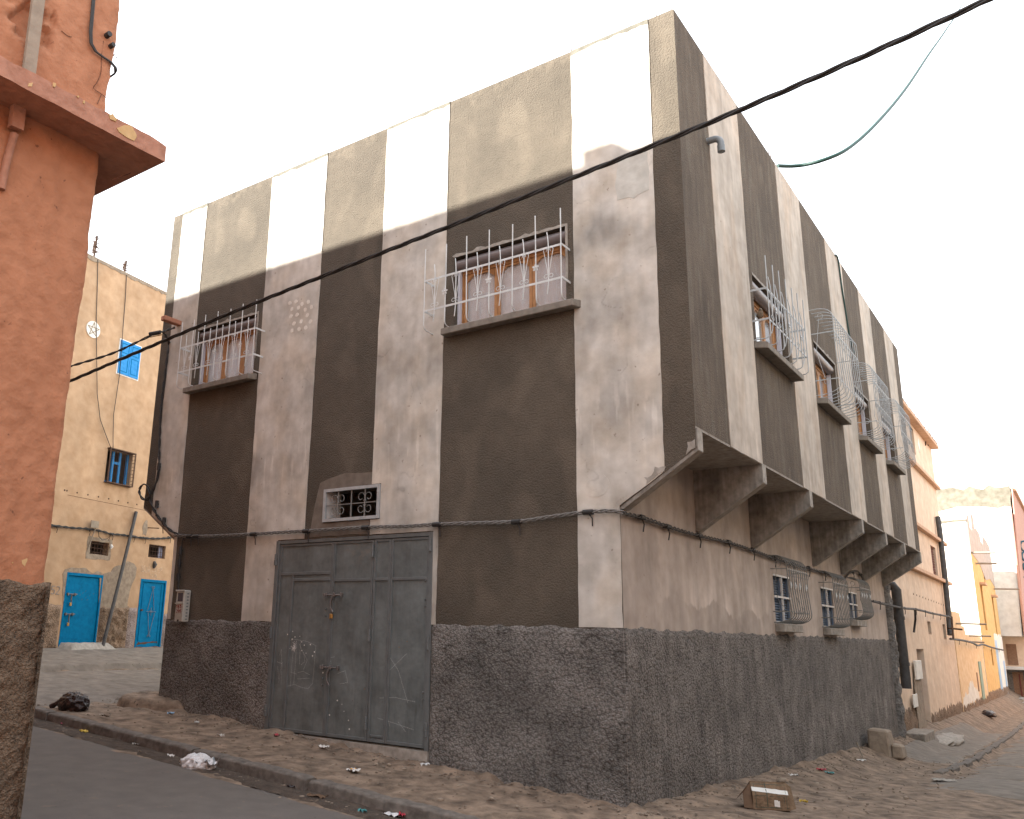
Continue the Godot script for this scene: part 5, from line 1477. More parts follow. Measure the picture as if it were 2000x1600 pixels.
	mb.tube([Vector3(c1.x, c1.y, 0.0), Vector3(c1.x + 0.04, c1.y - 0.02, 0.35)], 0.014, 6)
	commit(mb, "stub_pipe", M.rust, root)
	mb = mb_at(XC)
	var c2 := loc(XC, 284, 1030)
	mb.prism(ragged([c2 + Vector2(-0.08, -0.2), c2 + Vector2(0.04, -0.22), c2 + Vector2(0.07, 0.0), c2 + Vector2(0.02, 0.2), c2 + Vector2(-0.09, 0.05)], 0.05, 0.02, 3.0), Vector3.ZERO, Vector3.RIGHT, Vector3.UP, Vector3(0, 0, 0.006))
	commit(mb, "bare_cement", M.bare_cement, root)
	mb = mb_at(XC)
	var c3 := loc(XC, 196, 1025, 0.3)
	mb.box(Vector3(c3.x - 0.12, c3.y - 0.07, 0.1), Vector3(c3.x + 0.12, c3.y + 0.10, 0.12))
	mb.tube([Vector3(c3.x - 0.05, c3.y - 0.6, 0.02), Vector3(c3.x + 0.06, c3.y - 0.05, 0.09)], 0.015, 6)
	commit(mb, "cable_board", M.timber_print, root)
	mb = mb_at(XC)
	var c4 := loc(XC, 214, 1068)
	mb.tube([Vector3(c4.x, c4.y - 0.05, 0.05), Vector3(c4.x, c4.y, 0.07), Vector3(c4.x, c4.y + 0.05, 0.05)], [0.02, 0.045, 0.02], 10)
	commit(mb, "light_bulb", M.white_paint, root)
	mb = mb_at(XC)
	var c5 := loc(XC, 300, 1103)
	mb.tube([Vector3(c5.x, c5.y - 0.09, 0.01), Vector3(c5.x, c5.y, 0.05), Vector3(c5.x, c5.y + 0.08, 0.01)], [0.03, 0.06, 0.03], 8)
	commit(mb, "wall_socket", M.pipe, root)
	# scrawls
	for l in [[[430, 345], [410, 400], [450, 470], [500, 560], [510, 650], [430, 670], [395, 610], [430, 500], [470, 420], [430, 345]], [[580, 370], [520, 440], [500, 540], [540, 640], [600, 660]], [[645, 440], [655, 560], [665, 700], [590, 720]], [[700, 450], [720, 600], [730, 690]], [[780, 400], [770, 520], [740, 690]], [[690, 590], [800, 590]], [[850, 460], [830, 540], [800, 690]], [[880, 480], [950, 540], [900, 650], [990, 650]], [[1100, 510], [1040, 540], [1060, 600], [1100, 570], [1090, 650], [1030, 660]], [[1130, 490], [1180, 480], [1160, 590], [1130, 700]], [[1240, 540], [1300, 510], [1300, 700], [1220, 750]], [[1330, 480], [1380, 500], [1410, 470], [1390, 600], [1340, 610], [1370, 540]], [[770, 730], [830, 740], [830, 900], [800, 990]], [[860, 900], [930, 960], [950, 760]], [[1030, 920], [1060, 780], [1070, 940], [1120, 800], [1140, 970]]]:
		var path := []
		for q in l:
			var c := loc(XC, 260 + q[0] / 25.0, 1090 + q[1] / 25.0)
			path.append(Vector3(c.x, c.y, 0.002))
		mb = mb_at(XC)
		mb.tube(path, 0.005, 4)
		commit(mb, "chalk_stroke", M.chalk_faint, root)
	scrawl(root, XC, "52", loc(XC, 98, 1153), 0.26, M.grey_ink)
	# doorstep
	mb = mb_at(XC)
	var p := []
	var y0 := gy(-15.2, -3.4)
	for j in 9:
		for i in 17:
			var u := lerpf(d1[0] - 0.1, d1[1] + 0.25, i / 16.0)
			var n := lerpf(0.0, 0.55, j / 8.0)
			var h := minf(minf(i, 16 - i) / 2.0, (8 - j) / 2.5)
			p.append(Vector3(u, y0 - 0.05 + 0.19 * clampf(h, 0.0, 1.0) + nz.get_noise_2d(u * 5.0, n * 5.0) * 0.03, n))
	p.reverse()
	mb.sheet(p, 16, 8)
	commit(mb, "doorstep", M.concrete_pale, root)
	# leaning pole, aerials
	mb = MB.new()
	var a0 := onpl(266, 1000, XC * Vector3(0, 0, 0.05), XC.basis.z)
	var b0 := onpl(197, 1288, XC * Vector3(0, 0, 0.42), XC.basis.z)
	b0.y = gy(b0.x, b0.z)
	mb.tube([a0, a0.lerp(b0, 0.5) + Vector3(0.01, 0, 0), b0], 0.042, 10)
	var pole := commit(mb, "leaning_pipe", M.pipe)
	tag(pole, "long dark pipe leaning against the apricot wall between the blue doors", "pipe")
	aerial(XC, loc(XC, 186, 503), 0.62, "taller rooftop aerial on the apricot house with crowded crossbars", 11)
	aerial(XC, loc(XC, 245.5, 533), 0.36, "small rooftop aerial on the apricot house with one short comb", 6)

func scrawl(root: Node3D, xf: Transform3D, text: String, at: Vector2, size: float, m: Material) -> void:
	var tm := TextMesh.new()
	var f := SystemFont.new()
	f.font_names = PackedStringArray(["Droid Sans"])
	f.font_italic = true
	tm.font = f
	tm.text = text
	tm.font_size = 32
	tm.pixel_size = size / 32.0
	tm.depth = 0.004
	tm.horizontal_alignment = HORIZONTAL_ALIGNMENT_LEFT
	tm.material = m
	var o := MeshInstance3D.new()
	o.mesh = tm
	place(o, "scrawl", root, xf * Vector3(at.x, at.y, 0.011))
	o.basis = xf.basis

func aerial(xf: Transform3D, at: Vector2, h: float, label: String, bars: int) -> void:
	var o := thing("rooftop_aerial", label, "aerial", xf * Vector3(at.x, at.y, -0.06), "aerials on the apricot roof")
	var y0 := 10.55
	var mb := mb_at(xf)
	mb.tube([Vector3(at.x, y0, -0.06), Vector3(at.x + 0.02, at.y + h, -0.06)], 0.026, 5)
	commit(mb, "mast", M.rust, o)
	mb = mb_at(xf)
	mb.tube([Vector3(at.x - 0.05, at.y + 0.1, -0.06), Vector3(at.x - 0.06, at.y + h * 0.7, -0.03)], 0.018, 5)
	commit(mb, "mast", M.rust, o)
	for k in bars:
		mb = mb_at(xf)
		var y := lerpf(at.y + h * 0.25, at.y + h * 0.98, float(k) / (bars - 1))
		var w := 0.10 * (0.6 + 0.4 * sin(k * 2.4))
		mb.tube([Vector3(at.x + 0.01 - w, y - 0.01, -0.06), Vector3(at.x + 0.01 + w, y + 0.012, -0.05)], 0.014, 4)
		commit(mb, "crossbar", M.rust, o)
	for s in [-1, 1]:
		mb = mb_at(xf)
		mb.tube(curl(Vector3(at.x + s * 0.07, at.y + h * 0.4, -0.05), Vector3(1, 0, 0), Vector3(0, 1, 0), 0.08, 0, TAU, 0.9, 12), 0.010, 4)
		commit(mb, "loop_element", M.rust, o)

# ---------- the side street ----------
func street_row() -> void:
	var X0 := Transform3D(Basis(Vector3(0, 0, -1), Vector3.UP, Vector3(1, 0, 0)), Vector3.ZERO)
	var mb: MB
	# --- peach house next door ---
	var root := thing("peach_building", "four storey peach house with thin cornices and a dark drainpipe", "building", Vector3(-3.0, -1.0, -20.5))
	var e := 26.8
	var dW := [loc(X0, 1796, 1310).x, loc(X0, 1810, 1310).x, -0.75, loc(X0, 1798, 1268).y, 0.2]
	var hs := [dW, [loc(X0, 1814, 1225).x, loc(X0, 1820, 1225).x, loc(X0, 1815, 1239).y, loc(X0, 1815, 1214).y, 0.15], [loc(X0, 1844, 1235).x, loc(X0, 1849, 1235).x, loc(X0, 1846, 1249).y, loc(X0, 1846, 1220).y, 0.15], [loc(X0, 1822, 1095).x, loc(X0, 1831, 1095).x, loc(X0, 1826, 1125).y, loc(X0, 1824, 1068).y, 0.12], [17.6, 18.3, 3.85, 4.7, 0.12], [21.9, 22.7, 7.5, 8.35, 0.3]]
	mb = mb_at(X0)
	wall_cells(mb, 14.62, e, -1.2, 8.6, hs, -0.02)
	commit(mb, "front_wall", M.peach_wall, root, [Vector3(0, 9, -14), Vector3(0, 0, -1 / 14.0), Vector3(0, -0.1, 0)])
	mb = MB.new()
	mb.box(Vector3(-7.0, -1.4, -e + 0.002), Vector3(-2.2, 8.58, -14.62))
	mb.box(Vector3(-2.2, 8.35, -e + 0.002), Vector3(-0.03, 8.579, -14.62))
	commit(mb, "wall_block", M.peach, root)
	mb = MB.new()
	mb.box(Vector3(-2.2, -1.4, -e), Vector3(-0.021, 8.34, -e + 0.1))
	mb.box(Vector3(-2.2, -1.4, -14.72), Vector3(-0.021, 8.34, -14.62))
	commit(mb, "end_wall", M.peach, root)
	for y in [8.50, 7.02, 5.02, 3.66]:
		mb = MB.new()
		var out := 0.22 if y > 8 else 0.12
		mb.box(Vector3(-0.021, y - 0.05, -e - 0.05), Vector3(out, y + 0.06, -14.63), 0.01)
		commit(mb, "cornice", M.peach_ledge, root)
	mb = MB.new()
	for i in 60:
		var z := -14.9 - i * 0.2
		mb.box(Vector3(-0.2, 8.56, z - 0.095), Vector3(0.2 + 0.04 * nz.get_noise_2d(i, 3.0), 8.62 + 0.06 * absf(nz.get_noise_2d(i * 3.0, 8.0)), z + 0.095))
	commit(mb, "roof_edge", M.mud, root)
	for h in hs:
		mb = mb_at(X0)
		if h == dW or (h[3] < 5.0 and h[2] > 3.0): mb.box(Vector3(h[0], h[2], -0.02 - h[4]), Vector3(h[1], h[3], -0.02 - h[4] + 0.02))
		else: mb.box(Vector3(h[0], h[2], -0.10), Vector3(h[1], h[2] + 0.04, -0.03))
		var w := commit(mb, "opening", M.lavender if h == dW else (M.dark_red if h[3] < 5.0 and h[2] > 3.0 else M.opening_brown), root)
		if not (h == dW or (h[3] < 5.0 and h[2] > 3.0)): room(X0, w, h, -0.02 - h[4], 1.5, 0.15)
		if h[2] > 3.0 and h[3] < 5.0:
			for k in 12:
				mb = mb_at(X0)
				var y := lerpf(h[2] + 0.03, h[3] - 0.03, k / 11.0)
				mb.bar(Vector3(h[0] + 0.02, y, -0.1), Vector3(h[1] - 0.02, y, -0.1), 0.07, 0.012, Vector3(0, 0.8, -0.6))
				commit(mb, "louvre", M.dark_red, w)
		if h[2] > 7.0:
			mb = mb_at(X0)
			mb.box(Vector3(h[0], h[2], -0.2), Vector3(h[1], h[2] + 0.35, -0.15))
			commit(mb, "panel", M.rose, w)
	# diamond opening and half-moon in the loft wall
	for q in [[18.9, 8.0, 0.13], [23.6, 8.0, 0.2]]:
		mb = mb_at(X0)
		mb.prism(PackedVector2Array([Vector2(q[0] - q[2], q[1]), Vector2(q[0], q[1] - q[2] * 1.3), Vector2(q[0] + q[2], q[1]), Vector2(q[0], q[1] + q[2] * 1.3)]), Vector3(0, 0, -0.02), Vector3.RIGHT, Vector3.UP, Vector3(0, 0, 0.01))
		commit(mb, "diamond_panel", M.lime, root)
	# mud-stained foot
	var fb2 := func(u): return base_y(0.2, -u) - 0.1
	commit(rough_coat(Transform3D(X0.basis, Vector3(-0.02, 0, 0)), 14.85, dW[0] - 0.02, 0.1, fb2, 0.03, 0.04, 0.08, 3.0, 0.08), "stained_foot", M.mud, root)
	commit(rough_coat(Transform3D(X0.basis, Vector3(-0.02, 0, 0)), dW[1] + 0.03, e - 0.05, -0.25, fb2, 0.03, 0.04, 0.08, 3.0, 0.10), "stained_foot", M.mud, root)
	mb = mb_at(Transform3D(X0.basis, Vector3(-0.02, 0, 0)))
	mb.prism(ragged([Vector2(dW[0] - 1.3, -0.6), Vector2(dW[0] - 0.05, -0.7), Vector2(dW[0] - 0.05, 0.75), Vector2(dW[0] - 0.9, 0.9), Vector2(dW[0] - 1.25, 0.5)], 0.12, 0.05, 3.0), Vector3(0, 0, 0.035), Vector3.RIGHT, Vector3.UP, Vector3(0, 0, 0.02))
	commit(mb, "damp_patch", M.bare_cement, root)
	# plaque stack and step at the door
	mb = mb_at(X0)
	var mp := loc(X0, 1790, 1328, 0.06)
	var mq := loc(X0, 1797, 1290, 0.06)
	mb.box(Vector3(mp.x, mp.y, 0.03), Vector3(mq.x, mq.y, 0.09), 0.01)
	commit(mb, "meter_panel", M.lime, root)
	mb = mb_at(X0)
	mp = loc(X0, 1785, 1383, 0.06)
	mq = loc(X0, 1790, 1355, 0.06)
	mb.box(Vector3(mp.x, mp.y, 0.05), Vector3(mq.x, mq.y, 0.08), 0.01)
	commit(mb, "meter_panel", M.lime, root)
	mb = mb_at(X0)
	mb.box(Vector3(15.0, base_y(0.3, -15.5) - 0.1, 0.0), Vector3(16.5, base_y(0.3, -15.5) + 0.16, 0.45), 0.02)
	commit(mb, "door_step", M.concrete, root)
	# drainpipes
	var pth := [onx(1832, 1010, 0.08), onx(1836, 1040, 0.10), onx(1845, 1120, 0.10), onx(1853, 1200, 0.10), onx(1856, 1240, 0.10)]
	mb = MB.new()
	mb.tube(pth, 0.085, 10)
	commit(mb, "drainpipe", M.pipe, root)
	mb = MB.new()
	mb.tube([Vector3(-0.02, 2.95, -15.15), Vector3(0.1, 2.95, -15.15), Vector3(0.16, 2.86, -15.15), Vector3(0.16, 0.6, -15.15)], 0.11, 12)
	var dp := commit(mb, "drainpipe", M.pipe, root)
	for y in [2.2, 1.15]:
		mb = MB.new()
		mb.tube([Vector3(0.16, y - 0.04, -15.15), Vector3(0.16, y + 0.04, -15.15)], 0.125, 12)
		commit(mb, "joint_collar", M.pipe, dp)
	# crumbling pier between the two houses, darkened for the shadow gap beside it
	mb = MB.new()
	var pp := []
	for j in 41:
		for i in 9:
			var y := lerpf(-0.9, 2.95, j / 40.0)
			var z := lerpf(-14.49, -14.80, i / 8.0)
			var w := 0.10 + nz.get_noise_2d(z * 6.0, y * 3.0) * 0.09
			if i == 0 or i == 8: w = -0.02
			pp.append(Vector3(w, y, z))
	mb.sheet(pp, 8, 40)
	commit(mb, "joint_with_gap_shade", M.stone_dark, root)
	for k in 2:
		mb = MB.new()
		mb.tube([onx(1808 + k * 5, 870, 0.0), onx(1808 + k * 5, 838, 0.0)], 0.02, 5)
		commit(mb, "reinforcing_rod", M.rust, root)
	# row of beam holes, each drawn as a flat mud-coloured disc
	for k in 14:
		mb = mb_at(X0)
		var u := 19.0 + k * 0.55
		mb.tube([Vector3(u, 2.95 - 0.006 * k, -0.03), Vector3(u, 2.95 - 0.006 * k, -0.012)], 0.03, 6)
		commit(mb, "beam_hole_disc", M.mud, root)
	# --- unseen terraces added across the street to close the lane and warm its shade ---
	for k in 4:
		var z1: float = [16.0, 4.5, -9.0, -24.0][k]
		var z2: float = [4.5, -9.0, -24.0, -44.0][k]
		var hh: float = [7.6, 6.9, 8.2, 7.0][k]
		var lab: String = ["unseen terracotta house added across the lane, taller than its brick neighbour", "unseen low brown plaster house added across the lane from the striped corner", "unseen tall brown plaster house added across the lane from the brackets", "unseen low ochre house added across the lane from the yellow wall"][k]
		var q := thing("added_terrace_house", lab, "building", Vector3(9.0, -1.0, (z1 + z2) * 0.5), "unseen houses added across the lane")
		mb = MB.new()
		mb.box(Vector3(6.4 + 0.15 * k, -1.6, z2 + 0.01), Vector3(13.0, hh, z1 - 0.01))
		commit(mb, "wall", [M.orange, M.bare_cement, M.bare_cement, M.peach_ledge][k], q)
		mb = MB.new()
		mb.box(Vector3(6.3 + 0.15 * k, hh + 0.002, z2 + 0.02), Vector3(13.0, hh + 0.15, z1 - 0.02), 0.02)
		commit(mb, "coping", M.peach_ledge, q)
		for w in 3:
			var zc := lerpf(z2, z1, (w + 0.5) / 3.0)
			mb = MB.new()
			mb.box(Vector3(6.37 + 0.15 * k, 3.8, zc - 0.5), Vector3(6.42 + 0.15 * k, 5.0, zc + 0.5), 0.01)
			commit(mb, "shutter", M.blue_shutter, q)
		mb = MB.new()
		mb.box(Vector3(6.36 + 0.15 * k, -1.4, (z1 + z2) * 0.5 + 1.5), Vector3(6.42 + 0.15 * k, 1.9, (z1 + z2) * 0.5 + 2.5), 0.01)
		commit(mb, "door", M.blue_door, q)
	# --- low yellow wall ---
	root = thing("yellow_wall", "low crumbling yellow courtyard wall with a narrow green door", "wall", Vector3(-0.2, -1.1, -31.0))
	mb = mb_at(X0)
	var poly := PackedVector2Array([Vector2(26.9, -1.4), Vector2(35.9, -1.4)])
	var m := 36
	for i in m + 1:
		var u := lerpf(35.9, 26.9, float(i) / m)
		var top := 2.02 + 0.05 * nz.get_noise_2d(u * 1.5, 4.0) - 0.05 * (u - 27.0) / 9.0
		if u < 29.2: top = 2.75
		elif u < 30.2: top = 2.3
		poly.append(Vector2(u, top + 0.05 * nz.get_noise_2d(u * 5.0, 4.0)))
	mb.prism(poly, Vector3(0, 0, -0.32), Vector3.RIGHT, Vector3.UP, Vector3(0, 0, 0.31))
	commit(mb, "wall_face", M.yellow_wall, root)
	commit(rough_coat(X0, 27.0, 35.8, -0.42, fb2, 0.03, 0.05, 0.09, 3.0, 0.12), "stained_foot", M.mud, root)
	mb = mb_at(Transform3D(X0.basis, Vector3(-0.008, 0, 0)))
	mb.prism(ragged([Vector2(27.0, -0.40), Vector2(32.4, -0.45), Vector2(32.2, -0.1), Vector2(31.2, 0.1), Vector2(30.0, 0.35), Vector2(28.6, -0.05), Vector2(27.3, -0.15)], 0.2, 0.12, 3.0), Vector3.ZERO, Vector3.RIGHT, Vector3.UP, Vector3(0, 0, 0.006))
	commit(mb, "bleached_patch", M.lime, root)
	mb = mb_at(X0)
	mb.box(Vector3(33.4, -1.1, -0.02), Vector3(34.3, 1.0, 0.02))
	commit(mb, "green_door", mat(lin(0.20, 0.30, 0.24), 0.6), root)
	mb = mb_at(X0)
	mb.box(Vector3(32.3, -0.1, -0.02), Vector3(32.55, 0.6, 0.01))
	commit(mb, "slot_dark_sheet", M.opening_brown, root)  # brown sheet standing for the dark inside of a slot opening
	for q in [[27.7, 2.35, 0.9], [31.4, 1.98, 0.7], [30.9, 1.75, 0.5]]:
		mb = mb_at(X0)
		mb.tube([Vector3(q[0], q[1], -0.1), Vector3(q[0] + 0.1, q[1] - 0.01, q[2])], 0.035, 6)
		commit(mb, "beam_end", M.timber_print, root)
	# --- ochre house with a bare grey upper part; sunlit gable ---
	root = thing("ochre_building", "ochre house with bare grey upper wall and sunlit white gable", "building", Vector3(-3.0, -1.2, -41.0))
	mb = mb_at(X0)
	var oh := [[38.3, 39.2, 2.3, 4.3, 0.25], [43.6, 44.4, 2.2, 4.0, 0.25], [40.8, 41.3, 4.5, 5.5, 0.2], [39.4, 40.1, 0.75, 1.45, 0.2], [42.0, 43.0, -1.0, 1.9, 0.1], [45.2, 45.9, -1.1, 0.9, 0.1], [43.7, 44.2, 0.5, 1.3, 0.15]]
	wall_cells(mb, 36.0, 46.4, -1.4, 5.6, oh)
	commit(mb, "front_wall", M.ochre, root)
	mb = mb_at(X0)
	poly = PackedVector2Array([Vector2(36.0, 5.6), Vector2(39.5, 5.3), Vector2(41.5, 4.7), Vector2(44.0, 4.9), Vector2(46.4, 4.6), Vector2(46.4, 6.7), Vector2(44.6, 6.9), Vector2(42.6, 7.0), Vector2(42.5, 6.5), Vector2(41.5, 6.55), Vector2(41.4, 6.9), Vector2(39.8, 7.0), Vector2(39.2, 6.95), Vector2(39.1, 7.5), Vector2(37.9, 7.55), Vector2(37.8, 6.7), Vector2(37.0, 6.75), Vector2(36.95, 7.25), Vector2(36.0, 7.3)])
	mb.prism(poly, Vector3(0, 0, -0.02), Vector3.RIGHT, Vector3.UP, Vector3(0, 0, 0.035))
	commit(mb, "bare_upper_wall", M.grey_brick_skin, root)
	mb = mb_at(X0)
	mb.prism(ragged([Vector2(42.6, -1.1), Vector2(46.4, -1.2), Vector2(46.4, 2.1), Vector2(42.0, 2.2), Vector2(41.8, 1.0)], 0.3, 0.1, 3.0), Vector3(0, 0, 0), Vector3.RIGHT, Vector3.UP, Vector3(0, 0, 0.012))
	commit(mb, "whitewash", M.lime, root)
	for h in oh:
		mb = mb_at(X0)
		var blue: bool = h[2] < -0.5
		mb.box(Vector3(h[0], h[2], -0.06 if blue else -h[4]), Vector3(h[1], h[3], 0.02 if blue else -h[4] + 0.02))
		commit(mb, "door" if blue else "window", M.pale_blue if blue else M.opening_brown, root)  # brown sheets stand for the dark inside the windows
		if not blue and h[4] > 0.22:
			mb = mb_at(X0)
			mb.box(Vector3(h[0] - 0.1, h[3], 0.0), Vector3(h[1] + 0.1, h[3] + 0.1, 0.22))
			commit(mb, "window_hood", M.peach_ledge, root)
	commit(rough_coat(X0, 36.0, 46.3, -0.3, fb2, 0.03, 0.05, 0.1, 3.0, 0.1), "stained_foot", M.mud, root)
	mb = MB.new()
	mb.box(Vector3(-7.5, -1.4, -46.4), Vector3(-0.3, 6.5, -36.002))
	commit(mb, "wall_block", M.lime, root)
	mb = MB.new()
	mb.quad(Vector3(-7.5, -1.4, -36.0), Vector3(-0.001, -1.4, -36.0), Vector3(-0.001, 7.0, -36.0), Vector3(-7.5, 6.9, -36.0))
	commit(mb, "gable", M.lime, root)
	mb = MB.new()
	mb.prism(ragged([Vector2(-7.4, 6.78), Vector2(-0.01, 6.9), Vector2(-0.01, 7.01), Vector2(-7.4, 6.91)], 0.3, 0.04, 6.0), Vector3(0, 0, -36.0), Vector3.RIGHT, Vector3.UP, Vector3(0, 0, 0.02))
	commit(mb, "weathered_band", M.lime_tall, root)
	for q in [[36.1, 5.55, 0.9], [37.6, 5.2, 0.8], [45.6, 4.5, 1.1]]:
		mb = mb_at(X0)
		mb.tube([Vector3(q[0], q[1], -0.1), Vector3(q[0] + 0.1, q[1] - 0.02, q[2])], 0.045, 6)
		commit(mb, "beam_end", M.timber_print, root)
	# --- tall pale house across the end, overhanging ---
	root = thing("pale_building", "tall pale sunlit house jutting out over the end of the street", "building", Vector3(-3.0, -1.2, -53.0))
	mb = MB.new()
	mb.hexa([Vector3(-9, 2.15, -60), Vector3(1.0, 2.15, -60), Vector3(0.85, 2.15, -47.5), Vector3(-9, 2.15, -47.5), Vector3(-9, 10.2, -60), Vector3(1.3, 9.9, -60), Vector3(1.2, 10.1, -47.5), Vector3(-9, 10.25, -47.5)])
	commit(mb, "upper_storeys", M.lime, root)
	mb = MB.new()
	mb.prism(ragged([Vector2(-8.9, 8.9), Vector2(-4.0, 8.75), Vector2(-1.0, 9.1), Vector2(1.17, 8.95), Vector2(1.2, 10.09), Vector2(-8.9, 10.24)], 0.3, 0.12, 6.0), Vector3(0, 0, -47.5), Vector3.RIGHT, Vector3.UP, Vector3(0, 0, 0.02))
	commit(mb, "weathered_band", M.lime_tall, root)
	mb = MB.new()
	mb.prism(PackedVector2Array([Vector2(47.5, 2.16), Vector2(59.9, 2.16), Vector2(59.9, 9.9), Vector2(47.5, 10.08)]), Vector3(0.86, 0, 0), Vector3(0.0, 0, -1), Vector3(0.042, 1, 0).normalized(), Vector3(0.05, 0, 0))
	commit(mb, "side_face", M.rose, root)
	mb = MB.new()
	mb.box(Vector3(-9, 9.9, -60.2), Vector3(1.45, 10.06, -48.2))
	commit(mb, "roof_slab", M.peach_ledge, root)
	mb = MB.new()
	mb.box(Vector3(-9, -1.4, -60), Vector3(3.5, 2.149, -49.2))
	commit(mb, "ground_storey", M.peach, root)
	var YF := Transform3D(Basis(Vector3.RIGHT, Vector3.UP, Vector3(0, 0, 1)), Vector3(0, 0, -49.2))
	mb = mb_at(YF)
	mb.box(Vector3(-0.05, 0.65, 0.01), Vector3(0.42, 1.75, 0.03))
	commit(mb, "window_dark_sheet", M.opening_brown, root)  # brown sheets standing for the shade inside dark windows
	mb = mb_at(YF)
	mb.box(Vector3(0.95, 0.65, 0.01), Vector3(1.6, 1.55, 0.03))
	commit(mb, "window_dark_sheet", M.opening_brown, root)
	mb = mb_at(YF)
	mb.box(Vector3(-0.4, 0.42, 0.0), Vector3(3.5, 0.58, 0.9), 0.02)
	commit(mb, "canopy", M.white_paint, root)
	mb = mb_at(YF)
	mb.box(Vector3(-0.4, -1.3, 0.0), Vector3(3.5, 0.419, 0.06))
	commit(mb, "stone_front", M.stone_dark, root)
	for r in 7:
		for q in 8:
			mb = mb_at(YF)
			var u := 0.62 + q * 0.36 + (0.18 if r % 2 == 1 else 0.0)
			var v := -1.25 + r * 0.235
			if u > 3.2: continue
			mb.box(Vector3(u, v, 0.055), Vector3(u + 0.345, v + 0.22, 0.085 + 0.012 * sin(r * 3.0 + q * 5.0)), 0.01)
			commit(mb, "block", M.bare_cement, root)
	mb = mb_at(YF)
	mb.box(Vector3(0.08, -1.2, 0.05), Vector3(0.55, 0.3, 0.075))
	commit(mb, "door", M.opening_brown, root)  # brown sheet standing for the dark doorway
	mb = mb_at(YF)
	mb.box(Vector3(0.36, -1.2, 0.076), Vector3(0.42, 0.2, 0.12))
	commit(mb, "door_edge", M.dark_red, root)
	mb = mb_at(YF)
	mb.box(Vector3(-0.6, -1.4, 0.9), Vector3(3.5, -0.93, 3.0), 0.02)
	commit(mb, "steps", M.concrete_pale, root)
	mb = mb_at(YF)
	mb.box(Vector3(0.35, -1.4, 3.0), Vector3(3.5, -1.06, 4.0), 0.02)
	commit(mb, "steps", M.concrete_pale, root)
	# wrought blue balcony scroll
	mb = MB.new()
	for k in 3:
		mb.tube(curl(Vector3(1.35, 5.9 + k * 0.6, -50.5 - k * 0.2), Vector3(0.6, 0, -0.8), Vector3(0, 1, 0), 0.38, -0.4, PI * 1.5 + k, 0.5, 12), 0.055, 6)
	mb.tube([Vector3(1.0, 5.4, -50.2), Vector3(1.4, 5.35, -50.6), Vector3(1.5, 7.6, -50.6)], 0.05, 6)
	commit(mb, "wrought_scroll", mat(lin(0.03, 0.10, 0.14), 0.5), root)
	mb = MB.new()
	mb.tube([Vector3(0.98, 2.2, -47.42), Vector3(1.12, 8.6, -47.42)], 0.07, 6)
	commit(mb, "drainpipe", M.rose, root)

